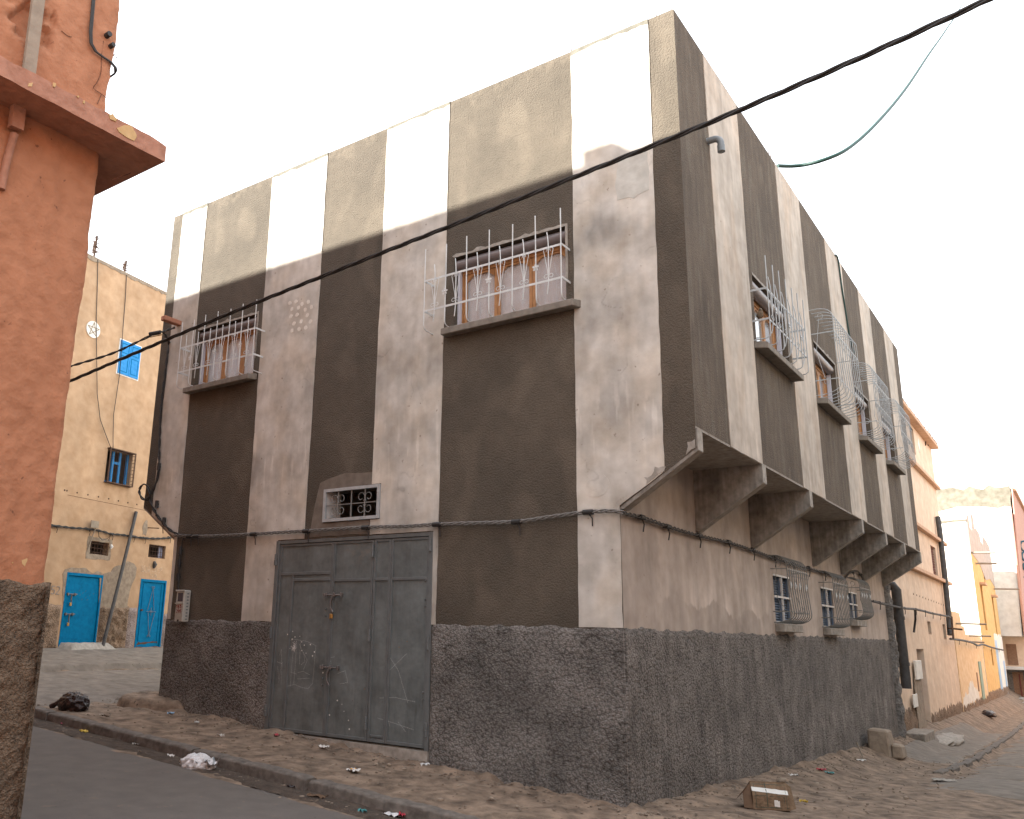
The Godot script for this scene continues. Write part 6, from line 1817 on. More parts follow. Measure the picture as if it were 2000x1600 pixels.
# ---------- ground ----------
func lines(parts: Array) -> Array:
	var out := []
	for p in parts:
		var n := int(ceil((p[1] - p[0]) / p[2]))
		for i in n: out.append(lerpf(p[0], p[1], float(i) / n))
	out.append(parts[-1][1])
	return out
func ground() -> void:
	var xs := lines([[-160, -30, 13], [-30, -17, 1.0], [-17, -9, 0.16], [-9, 2.4, 0.05], [2.4, 6, 0.15], [6, 20, 2], [20, 160, 14]])
	var zs := lines([[-160, -60, 12], [-60, -20, 0.5], [-20, -3, 0.12], [-3, 2.4, 0.05], [2.4, 5, 0.25], [5, 20, 1.5], [20, 160, 14]])
	var p := []
	for j in zs.size():
		for i in xs.size():
			var x: float = xs[i]
			var z: float = zs[zs.size() - 1 - j]
			var y := gy(x, z)
			if x > -18 and x < 6 and z > -40 and z < 2.5:
				var on_street := x < -8.4 and x > -11.8
				y += nz.get_noise_2d(x * 0.9, z * 0.9) * (0.018 if on_street else 0.035) + nz.get_noise_2d(x * 5.0, z * 5.0) * (0.004 if on_street else 0.012)
				# loose spoil heaped against the walls
				if z > 0.0 and z < 0.9 and x > -7.5 and x < 0.3: y += 0.05 * exp(-z * 3.5) * (0.5 + nz.get_noise_2d(x * 2.5, z * 4.0) * 1.6)
				if x > 0.0 and x < 0.9 and z < 0.3 and z > -14.0: y += 0.05 * exp(-x * 3.5) * (0.6 + nz.get_noise_2d(z * 2.0, x * 4.0) * 1.6)
				if absf(z - 1.66) < 0.06: y -= 0.03
			p.append(Vector3(x, y - 0.006, z))
	var mb := MB.new()
	mb.sheet(p, xs.size() - 1, zs.size() - 1)
	structure(commit(mb, "ground", M.dirt))
	# asphalt
	xs = lines([[-11.9, -9, 0.3], [-9, 1.5, 0.08], [1.5, 40, 2.0]])
	p = []
	var nv := 14
	for j in nv + 1:
		for i in xs.size():
			var x: float = xs[i]
			var near := 6.2
			var edge := 2.03 + 0.05 * nz.get_noise_2d(x * 1.2, 6.0) + 0.02 * nz.get_noise_2d(x * 6.0, 2.0) + (0.035 * (x + 8.0) / 8.0)
			var z := lerpf(near, edge, float(j) / nv)
			p.append(Vector3(x, road_y(x, z) + (0.012 if j < nv else -0.03) + nz.get_noise_2d(x * 0.7, z * 0.7) * 0.006, z))
	mb = MB.new()
	mb.sheet(p, xs.size() - 1, nv)
	structure(commit(mb, "road", M.asphalt))
	# dirt in the gutter
	p = []
	xs = lines([[-40, -10, 2.0], [-10, 1.6, 0.06], [1.6, 6, 0.5]])
	for j in 9:
		for i in xs.size():
			var x: float = xs[i]
			var z := lerpf(2.14, 1.68, j / 8.0)
			p.append(Vector3(x, gy(x, z) + 0.010 + absf(nz.get_noise_2d(x * 2.2, z * 5.0)) * 0.03 - (0.02 if j == 0 else 0.0), z))
	mb = MB.new()
	mb.sheet(p, xs.size() - 1, 8)
	structure(commit(mb, "gutter", M.gutter))
	# kerb stones
	var kerb := node("kerb", self, Vector3(-4, 0, 1.65))
	structure(kerb)
	var joints := [-13.5, -12.45, -11.4, -10.4, -9.42, -8.44, -7.44, -6.44, -5.48, -4.43, -3.56, -2.62, -1.62, -0.62, 0.4, 1.4, 2.4]
	for i in joints.size() - 1:
		mb = MB.new()
		var a: float = joints[i] + 0.008
		var b: float = joints[i + 1] - 0.008
		var n := 12
		var o := 0.012 * sin(i * 2.7)
		var rows := []
		# profile: back bottom, back top, front top (rounded), front bottom
		var prof := [Vector2(1.585, -0.05), Vector2(1.585, 0.0), Vector2(1.60, 0.012), Vector2(1.70, 0.012), Vector2(1.725, 0.004), Vector2(1.738, -0.018), Vector2(1.752, -0.22)]
		for q in prof:
			for k in n + 1:
				var x := lerpf(a, b, float(k) / n)
				var endr := 0.012 * (1.0 if (k == 0 or k == n) and q.y > -0.02 else 0.0)
				rows.append(Vector3(x, base_y(x, 1.6) + q.y + o * 0.6 - endr + nz.get_noise_2d(x * 9.0, q.x * 30.0 + i * 7.0) * 0.012, q.x + o + nz.get_noise_2d(x * 6.0, q.y * 30.0 + 50.0) * 0.014))
		# rows run back to front: flip so that the face looks up and out
		var fl := []
		for r in range(prof.size() - 1, -1, -1):
			for k in n + 1: fl.append(rows[r * (n + 1) + k])
		mb.sheet(fl, n, prof.size() - 1)
		for s in 2:
			var k := 0 if s == 0 else n
			for r in range(1, prof.size() - 1):
				var c: Vector3 = rows[k]
				if s == 0: mb.tri(c, rows[(r + 1) * (n + 1) + k], rows[r * (n + 1) + k])
				else: mb.tri(c, rows[r * (n + 1) + k], rows[(r + 1) * (n + 1) + k])
		commit(mb, "kerb_stone", M.kerb, kerb)
	# dusty surface of the side street on the left, and the pavement beyond
	p = []
	xs = lines([[-15.4, -11.98, 0.2], [-11.98, -11.8, 0.03], [-11.8, -8.7, 0.12], [-8.7, -7.9, 0.08]])
	zs = lines([[-16, -6, 0.5], [-6, 1.54, 0.08]])
	for j in zs.size():
		for i in xs.size():
			var x: float = xs[i]
			var z: float = zs[zs.size() - 1 - j]
			var y := gy(x, z) + nz.get_noise_2d(x * 0.9, z * 0.9) * 0.018 + nz.get_noise_2d(x * 5.0, z * 5.0) * 0.004 + 0.012
			if x > -8.7: y -= 0.05 * (x + 8.7) / 0.8 - 0.02
			if j == 0: y -= 0.05
			if x < -11.85: y += 0.02 * nz.get_noise_2d(x * 2.0, z * 3.0)
			p.append(Vector3(x, y, z))
	mb = MB.new()
	mb.sheet(p, xs.size() - 1, zs.size() - 1)
	structure(commit(mb, "side_street", M.street_dust))
	# raised pavement nose at the left corner of the house
	var out := []
	for q in [[-6.75, -0.1], [-6.85, 0.12], [-7.05, 0.34], [-7.30, 0.48], [-7.55, 0.52], [-7.78, 0.47], [-7.95, 0.34], [-8.05, 0.15], [-8.09, -0.15], [-8.10, -0.8], [-8.1, -2.0], [-8.1, -4.0], [-8.1, -8.0]]: out.append(Vector2(q[0], q[1]))
	var path := []
	for i in out.size() - 1:
		for k in 5: path.append(out[i].lerp(out[i + 1], k / 5.0))
	path.append(out[-1])
	p = []
	for j in 5:
		for i in path.size():
			var c: Vector2 = path[i]
			var inw := Vector2(1, 0) if c.y < 0.0 else (Vector2(-7.35, -0.2) - c).normalized()
			var q: Vector2 = c + inw * [0.0, 0.03, 0.07, 0.14, 0.55][j] + inw * nz.get_noise_2d(i * 0.9, 4.0) * 0.03
			var h: float = [-0.06, 0.06, 0.115, 0.14, 0.15][j] + nz.get_noise_2d(i * 1.1, j * 2.0) * 0.018
			p.append(Vector3(q.x, base_y(q.x, q.y) + h, q.y))
	mb = MB.new()
	mb.sheet(p, path.size() - 1, 4)
	structure(commit(mb, "pavement_nose", M.dirt))
	# right street: kerb, concrete slabs
	var rk := node("side_kerb", self, Vector3(1.45, -0.7, -20))
	structure(rk)
	var z0 := -9.0
	while z0 > -46.0:
		mb = MB.new()
		var a := z0
		var b := z0 - 0.96
		var y1 := base_y(1.3, a) + 0.02
		var y2 := base_y(1.3, b) + 0.02
		var o := 0.02 * sin(z0 * 3.0)
		mb.hexa([Vector3(1.38 + o, y2 - 0.2, b), Vector3(1.53 + o, y2 - 0.2, b), Vector3(1.53 + o, y1 - 0.2, a), Vector3(1.38 + o, y1 - 0.2, a), Vector3(1.38 + o, y2, b), Vector3(1.52 + o, y2, b), Vector3(1.52 + o, y1, a), Vector3(1.38 + o, y1, a)], 0.015)
		commit(mb, "kerb_stone", M.kerb, rk)
		z0 -= 1.0
	var sl := node("concrete_slabs", self, Vector3(3.5, -0.8, -20))
	structure(sl)
	z0 = -6.0
	while z0 > -45.0:
		mb = MB.new()
		var a := z0
		var b := z0 - 3.94
		var sp := []
		for j in 9:
			for i in 9:
				var x := lerpf(1.58, 5.2, i / 8.0)
				var z := lerpf(a, b, j / 8.0)
				sp.append(Vector3(x, gy(x, z) + 0.03 + nz.get_noise_2d(x, z) * 0.012 - (0.05 if i == 0 or j == 0 or i == 8 or j == 8 else 0.0), z))
		mb.sheet(sp, 8, 8)
		commit(mb, "slab", M.street_dust, sl)
		z0 -= 4.0
	# thin screed on the pavement past the house
	p = []
	for j in 19:
		for i in 11:
			var z := lerpf(-11.6, -24.0, j / 18.0)
			var x := lerpf(1.30, 0.25, i / 10.0)
			var ed := 1.0 if i > 0 and j > 0 and i < 10 and j < 18 else -1.0
			p.append(Vector3(x + nz.get_noise_2d(z * 2.0, 4.0) * 0.06, base_y(x, z) + 0.018 * ed + 0.012 + nz.get_noise_2d(x * 0.9, z * 0.9) * 0.035, z))
	for j in 19:
		var row := p.slice(j * 11, j * 11 + 11)
		row.reverse()
		for i in 11: p[j * 11 + i] = row[i]
	mb = MB.new()
	mb.sheet(p, 10, 18)
	structure(commit(mb, "screed", M.street_dust))

# ---------- cables ----------
func twist(path: Array, r: float, strands: int, pitch: float, off: float) -> Array:
	# returns strand paths wound about the path
	var out := []
	for s in strands: out.append([])
	var run := 0.0
	for i in path.size():
		if i > 0: run += path[i].distance_to(path[i - 1])
		var d: Vector3 = (path[mini(i + 1, path.size() - 1)] - path[maxi(i - 1, 0)]).normalized()
		var a := d.cross(Vector3.UP).normalized()
		var b := a.cross(d)
		for s in strands:
			var an := TAU * (run / pitch + float(s) / strands)
			out[s].append(path[i] + (a * cos(an) + b * sin(an)) * off)
	return out
func spline(pts: Array, step: float) -> Array:
	var c := Curve3D.new()
	for i in pts.size():
		var t := Vector3.ZERO
		if i > 0 and i < pts.size() - 1: t = (pts[i + 1] - pts[i - 1]) / 6.0
		c.add_point(pts[i], -t, t)
	c.bake_interval = step
	return Array(c.get_baked_points())
func cable(called: String, label: String, pts: Array, r: float, strands: int, pitch: float, m: Material, step := 0.06) -> Node3D:
	var path := spline(pts, step)
	var mid: Vector3 = path[path.size() / 2]
	var o := thing(called, label, "cable", mid)
	var ss := twist(path, r, strands, pitch, r * (1.0 if strands == 2 or r > 0.013 else 1.7) if strands > 1 else 0.0)
	for s in ss:
		var mb := MB.new()
		mb.tube(s, r, 5)
		commit(mb, "strand", m, o)
	return o
func clip(o: Node3D, at: Vector3, along: Vector3, out: Vector3) -> void:
	var mb := MB.new()
	mb.tube([at - out * 0.03, at + out * 0.035], 0.014, 6)
	mb.tube([at - along * 0.055 + out * 0.02, at + along * 0.06 + out * 0.02], 0.031, 6)
	mb.tube([at + out * 0.02, at + along * 0.05 - Vector3(0, 0.07, 0) + out * 0.025, at + along * 0.045 - Vector3(0, 0.15, 0) + out * 0.012], 0.008, 4)
	commit(mb, "clip", M.rubber, o)

func cables() -> void:
	# overhead line in front of the house
	var zc := 1.2
	var pts := []
	for q in [[60, 778], [140, 745], [340, 648], [500, 589], [680, 518], [862, 448], [1100, 357], [1330, 266], [1450, 214], [1600, 150], [1760, 82], [1935, 0], [2060, -62]]: pts.append(onz(q[0], q[1], zc))
	# a smooth hanging curve through those directions
	var sm := []
	for i in pts.size(): sm.append(pts[i])
	for it in 6:
		for i in range(1, pts.size() - 1):
			var t: float = (sm[i].x - sm[i - 1].x) / (sm[i + 1].x - sm[i - 1].x)
			sm[i] = sm[i].lerp(sm[i - 1].lerp(sm[i + 1], t), 0.35)
	sm.push_front(sm[0] + (sm[0] - sm[1]) * 6.0)
	sm.append(sm[-1] + (sm[-1] - sm[-2]) * 6.0)
	cable("overhead_cable", "thick twisted black overhead cable crossing in front of the house", sm, 0.014, 3, 1.0, M.rubber, 0.08)
	# service drop to the brick stub
	var cl := onz(300, 653, 0.75)
	var o := cable("service_cable", "black service cable clamped beside the brick stub", [onz(60, 742, 1.1), onz(140, 715, 1.05), onz(220, 690, 0.9), cl, onz(322, 646, 0.4), onz(341, 640, 0.08)], 0.011, 2, 0.5, M.rubber)
	var mb := MB.new()
	mb.tube([onz(292, 653, 0.78), onz(313, 649, 0.7)], 0.035, 8)
	commit(mb, "clamp", M.rubber, o)
	mb = MB.new()
	mb.tube([onz(292, 659, 0.76), onz(316, 654, 0.68)], 0.008, 5)
	commit(mb, "bail_wire", M.brass, o)
	# drop down the wall, loop and run to the corner
	o = cable("drop_cable", "black cable hanging down the left edge of the striped house", [onz(318, 648, 0.45), onz(330, 668, 0.03), onz(327, 690, 0.03), onz(321, 740, 0.03), onz(314, 800, 0.03), onz(311, 870, 0.03), onz(309, 925, 0.04), onz(300, 955, 0.05), onz(288, 976, 0.06), onz(276, 972, 0.08), onz(272, 958, 0.08), onz(280, 946, 0.06), onz(290, 955, 0.05), onz(297, 990, 0.04), onz(320, 1024, 0.04), onz(345, 1043, 0.04), onz(380, 1048, 0.04)], 0.012, 2, 0.4, M.rubber)
	for q in [[312, 912], [308, 985], [322, 1018]]: clip(o, onz(q[0], q[1], 0.02), Vector3(0, -1, 0), Vector3(0, 0, 1))
	# bundle along the walls
	var pf := []
	for q in [[340, 1046], [380, 1048], [440, 1046], [497, 1043], [600, 1037], [716, 1030], [790, 1028], [855, 1024], [930, 1022], [1010, 1019], [1080, 1009], [1140, 1001], [1190, 998]]: pf.append(onz(q[0], q[1], 0.05))
	var pr := []
	for q in [[1222, 1003], [1262, 1013], [1310, 1030], [1362, 1045], [1425, 1060], [1468, 1074], [1512, 1090], [1548, 1101], [1580, 1110], [1608, 1118], [1632, 1125], [1648, 1130], [1660, 1118], [1675, 1116], [1684, 1128], [1690, 1142]]: pr.append(onx(q[0], q[1], 0.05))
	pf.append(Vector3(0.06, pr[0].y, 0.06))
	o = cable("wall_cable", "bundle of grey twisted wires pinned across the garage front", pf, 0.009, 3, 0.34, M.strand, 0.03)
	for q in [[497, 1044], [600, 1038], [716, 1031], [855, 1025], [1010, 1020], [1150, 1001], [372, 1048], [386, 1048]]: clip(o, onz(q[0], q[1], 0.03), Vector3(1, 0, 0), Vector3(0, 0, 1))
	pr.push_front(Vector3(0.062, pr[0].y - 0.005, 0.05))
	o = cable("wall_cable", "dark twisted wires pinned under the concrete brackets", pr, 0.009, 3, 0.34, M.strand_dark, 0.03)
	for q in [[1250, 1011], [1300, 1029], [1362, 1046], [1420, 1059], [1468, 1074], [1510, 1089], [1546, 1100], [1577, 1109], [1608, 1118], [1632, 1125], [1664, 1118], [1680, 1123]]: clip(o, onx(q[0], q[1], 0.03), Vector3(0, 0, -1), Vector3(1, 0, 0))
	# on past the neighbours
	var pn := []
	for q in [[1704, 1174], [1716, 1177], [1732, 1181], [1765, 1188], [1787, 1190], [1805, 1194], [1820, 1198], [1835, 1201], [1850, 1204], [1858, 1207]]: pn.append(onx(q[0], q[1], 0.22))
	o = cable("wall_cable", "dark wires strung along the peach house wall", pn, 0.016, 2, 0.4, M.strand_dark, 0.06)
	for q in [[1716, 1177], [1765, 1188], [1787, 1190], [1805, 1194], [1820, 1198], [1835, 1201], [1850, 1204]]: clip(o, onx(q[0], q[1], 0.20), Vector3(0, 0, -1), Vector3(1, 0, 0))
	mb = MB.new()
	mb.tube([onx(1787, 1190, 0.2), onx(1788, 1210, 0.1), onx(1785, 1235, 0.05)], 0.03, 5)
	commit(mb, "loose_end", M.rubber, o)
	mb = MB.new()
	mb.tube([onx(1859, 1205, 0.25), onx(1862, 1248, 0.25)], 0.03, 6)
	mb.tube([onx(1852, 1227, 0.1), onx(1880, 1230, 0.5)], 0.03, 6)
	commit(mb, "cable_post", M.rust, o)
	pn = []
	for q in [[1856, 1248], [1872, 1250], [1885, 1252], [1900, 1256], [1910, 1261], [1920, 1259], [1935, 1264], [1950, 1268], [1960, 1270]]: pn.append(onx(q[0], q[1], 0.2))
	o = cable("wall_cable", "dark wires strung along the low yellow wall", pn, 0.02, 2, 0.5, M.strand_dark, 0.12)
	for q in [[1872, 1250], [1885, 1252], [1905, 1259], [1920, 1259], [1935, 1264], [1950, 1268]]: clip(o, onx(q[0], q[1], 0.18), Vector3(0, 0, -1), Vector3(1, 0, 0))
	# wires on the apricot house
	var U := Vector3(-0.174, 0, -0.985).normalized()
	var n := U.cross(Vector3.UP)
	var P := Vector3(-15.45, 0, -3.4)
	pn = []
	for q in [[80, 1024], [106, 1027], [140, 1031], [172, 1033], [200, 1038], [217, 1043], [240, 1045], [259, 1048], [281, 1051], [310, 1052], [336, 1050]]: pn.append(onpl(q[0], q[1], P + n * 0.06, n))
	o = cable("wall_cable", "black wires strung across the apricot house above its vents", pn, 0.016, 2, 0.4, M.rubber, 0.06)
	for q in [[108, 1028], [172, 1034], [217, 1043], [259, 1048], [281, 1051], [330, 1050]]: clip(o, onpl(q[0], q[1], P + n * 0.03, n), U, n)
	mb = MB.new()
	var lp := []
	for q in [[192, 1036], [193, 1048], [200, 1055], [210, 1052], [216, 1044], [212, 1056]]: lp.append(onpl(q[0], q[1], P + n * 0.06, n))
	mb.tube(lp, 0.008, 4)
	commit(mb, "loose_end", M.rubber, o)
	# green hose over the roof and down the side wall
	var gp := [onx(1519, 324, HX - 0.02)]
	for q in [[1560, 324, 1.4], [1610, 312, 1.9], [1660, 288, 2.3], [1715, 238, 2.6], [1770, 172, 2.8], [1815, 105, 2.9], [1850, 55, 2.95], [1885, 0, 3.0], [1915, -50, 3.05]]: gp.append(onx(q[0], q[1], q[2] * 0.75))
	cable("green_line", "thin green line looping from the parapet into the sky", gp, 0.03, 1, 1.0, M.green, 0.12)
	var gh := []
	for q in [[1632, 498], [1637, 508], [1644, 560], [1652, 610], [1659, 655], [1668, 690]]: gh.append(onx(q[0], q[1], HX + 0.03))
	cable("green_hose", "green hose hanging down the side wall to a window grille", gh, 0.016, 1, 1.0, M.green, 0.12)
	# meter feed
	o = cable("meter_cable", "black cable dropping from the wires to the meter box", [onz(361, 1046, 0.05), onz(356, 1058, 0.03), onz(354, 1080, 0.03), onz(351, 1110, 0.03), onz(348, 1150, 0.05), onz(347, 1160, 0.05)], 0.011, 1, 1.0, M.rubber)
	for q in [[354, 1075], [352, 1100], [350, 1127]]: clip(o, onz(q[0], q[1], 0.02), Vector3(0, -1, 0), Vector3(0, 0, 1))

# ---------- things on walls and ground ----------
func meter_box() -> void:
	var o := thing("meter_box", "pale plastic electricity meter box with red painted numbers", "meter box", Vector3(-6.95, 1.64, 0.02))
	var x0 := -7.06
	var x1 := -6.87
	var y0 := 1.66
	var y1 := 2.12
	var mb := MB.new()
	mb.box(Vector3(x0, y0, 0.02), Vector3(x1, y1, 0.14), 0.012)
	commit(mb, "body", M.meter, o)
	mb = MB.new()
	mb.box(Vector3(x0 - 0.008, y1 - 0.20, 0.1405), Vector3(x1 + 0.008, y1 - 0.185, 0.15), 0.003)
	mb.box(Vector3(x0 - 0.008, y1 - 0.02, 0.1405), Vector3(x1 + 0.008, y1 + 0.004, 0.155), 0.004)
	commit(mb, "rim", M.meter, o)
	mb = MB.new()
	mb.box(Vector3(x0 + 0.045, y1 - 0.165, 0.1405), Vector3(x1 - 0.03, y1 - 0.04, 0.144))
	commit(mb, "reading_window", mat(lin(0.05, 0.055, 0.075), 0.12), o)
	for k in 7:
		mb = MB.new()
		mb.box(Vector3(x0 + 0.01, y0 + 0.045 + k * 0.015, 0.1405), Vector3(x1 - 0.01, y0 + 0.052 + k * 0.015, 0.1445))
		commit(mb, "rib", M.meter, o)
	for k in 9:
		mb = MB.new()
		mb.box(Vector3(x1 + 0.0005, y0 + 0.03 + k * 0.046, 0.06), Vector3(x1 + 0.006, y0 + 0.05 + k * 0.046, 0.09))
		commit(mb, "side_vent", M.pipe_grey, o)
	mb = MB.new()
	mb.box(Vector3(x0 + 0.07, y0 + 0.005, 0.1405), Vector3(x0 + 0.11, y0 + 0.035, 0.143))
	commit(mb, "latch_hole_patch", M.rubber, o)  # black patch standing for the dark latch hole
	for k in 2:
		var tm := TextMesh.new()
		var f := SystemFont.new()
		f.font_names = PackedStringArray(["Droid Sans"])
		f.font_weight = 700
		tm.font = f
		tm.text = "161-" if k == 0 else "295"
		tm.font_size = 32
		tm.pixel_size = 0.078 / 32.0
		tm.depth = 0.002
		tm.material = M.red_ink
		var t := MeshInstance3D.new()
		t.mesh = tm
		place(t, "painted_number", o, Vector3((x0 + x1) * 0.5, y1 - 0.24 - k * 0.068, 0.1425))

func sparrow() -> void:
	# sits on the near lower arm of the first side grille
	var at := Vector3(HX + 0.10, 5.535, -2.28)
	at.y = 5.27 + 0.66 + 0.013 - 0.41
	var fw := Vector3(0.45, 0.0, 0.9).normalized()
	var up := Vector3.UP
	var sp := [at - fw * 0.085 + up * 0.005, at - fw * 0.05 + up * 0.022, at - fw * 0.025 + up * 0.038, at + fw * 0.0 + up * 0.05, at + fw * 0.022 + up * 0.068, at + fw * 0.03 + up * 0.088, at + fw * 0.036 + up * 0.102, at + fw * 0.044 + up * 0.112, at + fw * 0.056 + up * 0.108, at + fw * 0.068 + up * 0.104]
	var mb := MB.new()
	mb.tube(sp, [0.006, 0.010, 0.022, 0.036, 0.037, 0.028, 0.022, 0.020, 0.009, 0.0015], 12)
	var b := commit(mb, "sparrow", mat(lin(0.20, 0.155, 0.11), 0.9))
	tag(b, "small brown sparrow perched on the arm of a window grille", "bird")
	for s in [-1.0, 1.0]:
		var sd: Vector3 = fw.cross(up) * s
		mb = MB.new()
		mb.tube([at - fw * 0.075 + up * 0.02 + sd * 0.008, at - fw * 0.02 + up * 0.05 + sd * 0.03, at + fw * 0.012 + up * 0.07 + sd * 0.027], [0.004, 0.016, 0.010], 8)
		commit(mb, "wing", mat(lin(0.07, 0.045, 0.03), 0.9), b)
		mb = MB.new()
		mb.tube([at + sd * 0.012 + up * 0.022, at + sd * 0.012 + up * 0.0], 0.003, 5)
		mb.tube([at + sd * 0.012 - fw * 0.01, at + sd * 0.012 + fw * 0.014], 0.003, 5)
		commit(mb, "leg", mat(lin(0.18, 0.10, 0.07), 0.8), b)
		mb = MB.new()
		var ey: Vector3 = at + fw * 0.046 + up * 0.115 + sd * 0.0165
		mb.tube([ey - sd * 0.003, ey + sd * 0.002], [0.0035, 0.002], 6)
		commit(mb, "eye", M.black, b)

func blob(c: Vector3, r: Vector3, sd: float, amp: float, nu := 22, nv := 14, flat := 0.25) -> MB:
	var p := []
	for j in nv + 1:
		for i in nu + 1:
			var a := TAU * i / nu
			var b := PI * (float(j) / nv - 0.5)
			var d := Vector3(cos(a) * cos(b), sin(b), -sin(a) * cos(b))
			var f := 1.0 + amp * (1.0 - absf(nz.get_noise_3d(d.x * 1.3 + sd, d.y * 1.3, d.z * 1.3)) * 3.0) * 0.6 + amp * nz.get_noise_3d(d.x * 2.6 + sd, d.y * 2.6 + 4.0, d.z * 2.6)
			var q := d * r * f
			if q.y < -r.y * flat: q.y = -r.y * flat
			p.append(c + q + Vector3(0, r.y * flat, 0))
	var mb := MB.new()
	mb.sheet(p, nu, nv)
	return mb
func scrap(c: Vector3, w: float, d: float, turn: float, sd: float, lift := 0.02) -> MB:
	# crumpled flat piece, doubled so that it has thickness
	var mb := MB.new()
	var b := Basis(Vector3.UP, turn)
	for side in 2:
		var p := []
		for j in 7:
			for i in 9:
				var x := (i / 8.0 - 0.5) * w
				var z := (0.5 - j / 6.0) * d
				if side == 1: x = -x
				var e := 1.0 + 0.15 * nz.get_noise_2d(i * 1.3 + sd, j * 1.7)
				var y := lift * (0.5 + nz.get_noise_2d(x * 14.0 / w * 0.25 + sd, z * 14.0 / d * 0.25) * 1.5) + 0.006
				p.append(c + b * Vector3(x * e, maxf(y, 0.004) - side * 0.003, z * e))
		mb.sheet(p, 8, 6)
	return mb

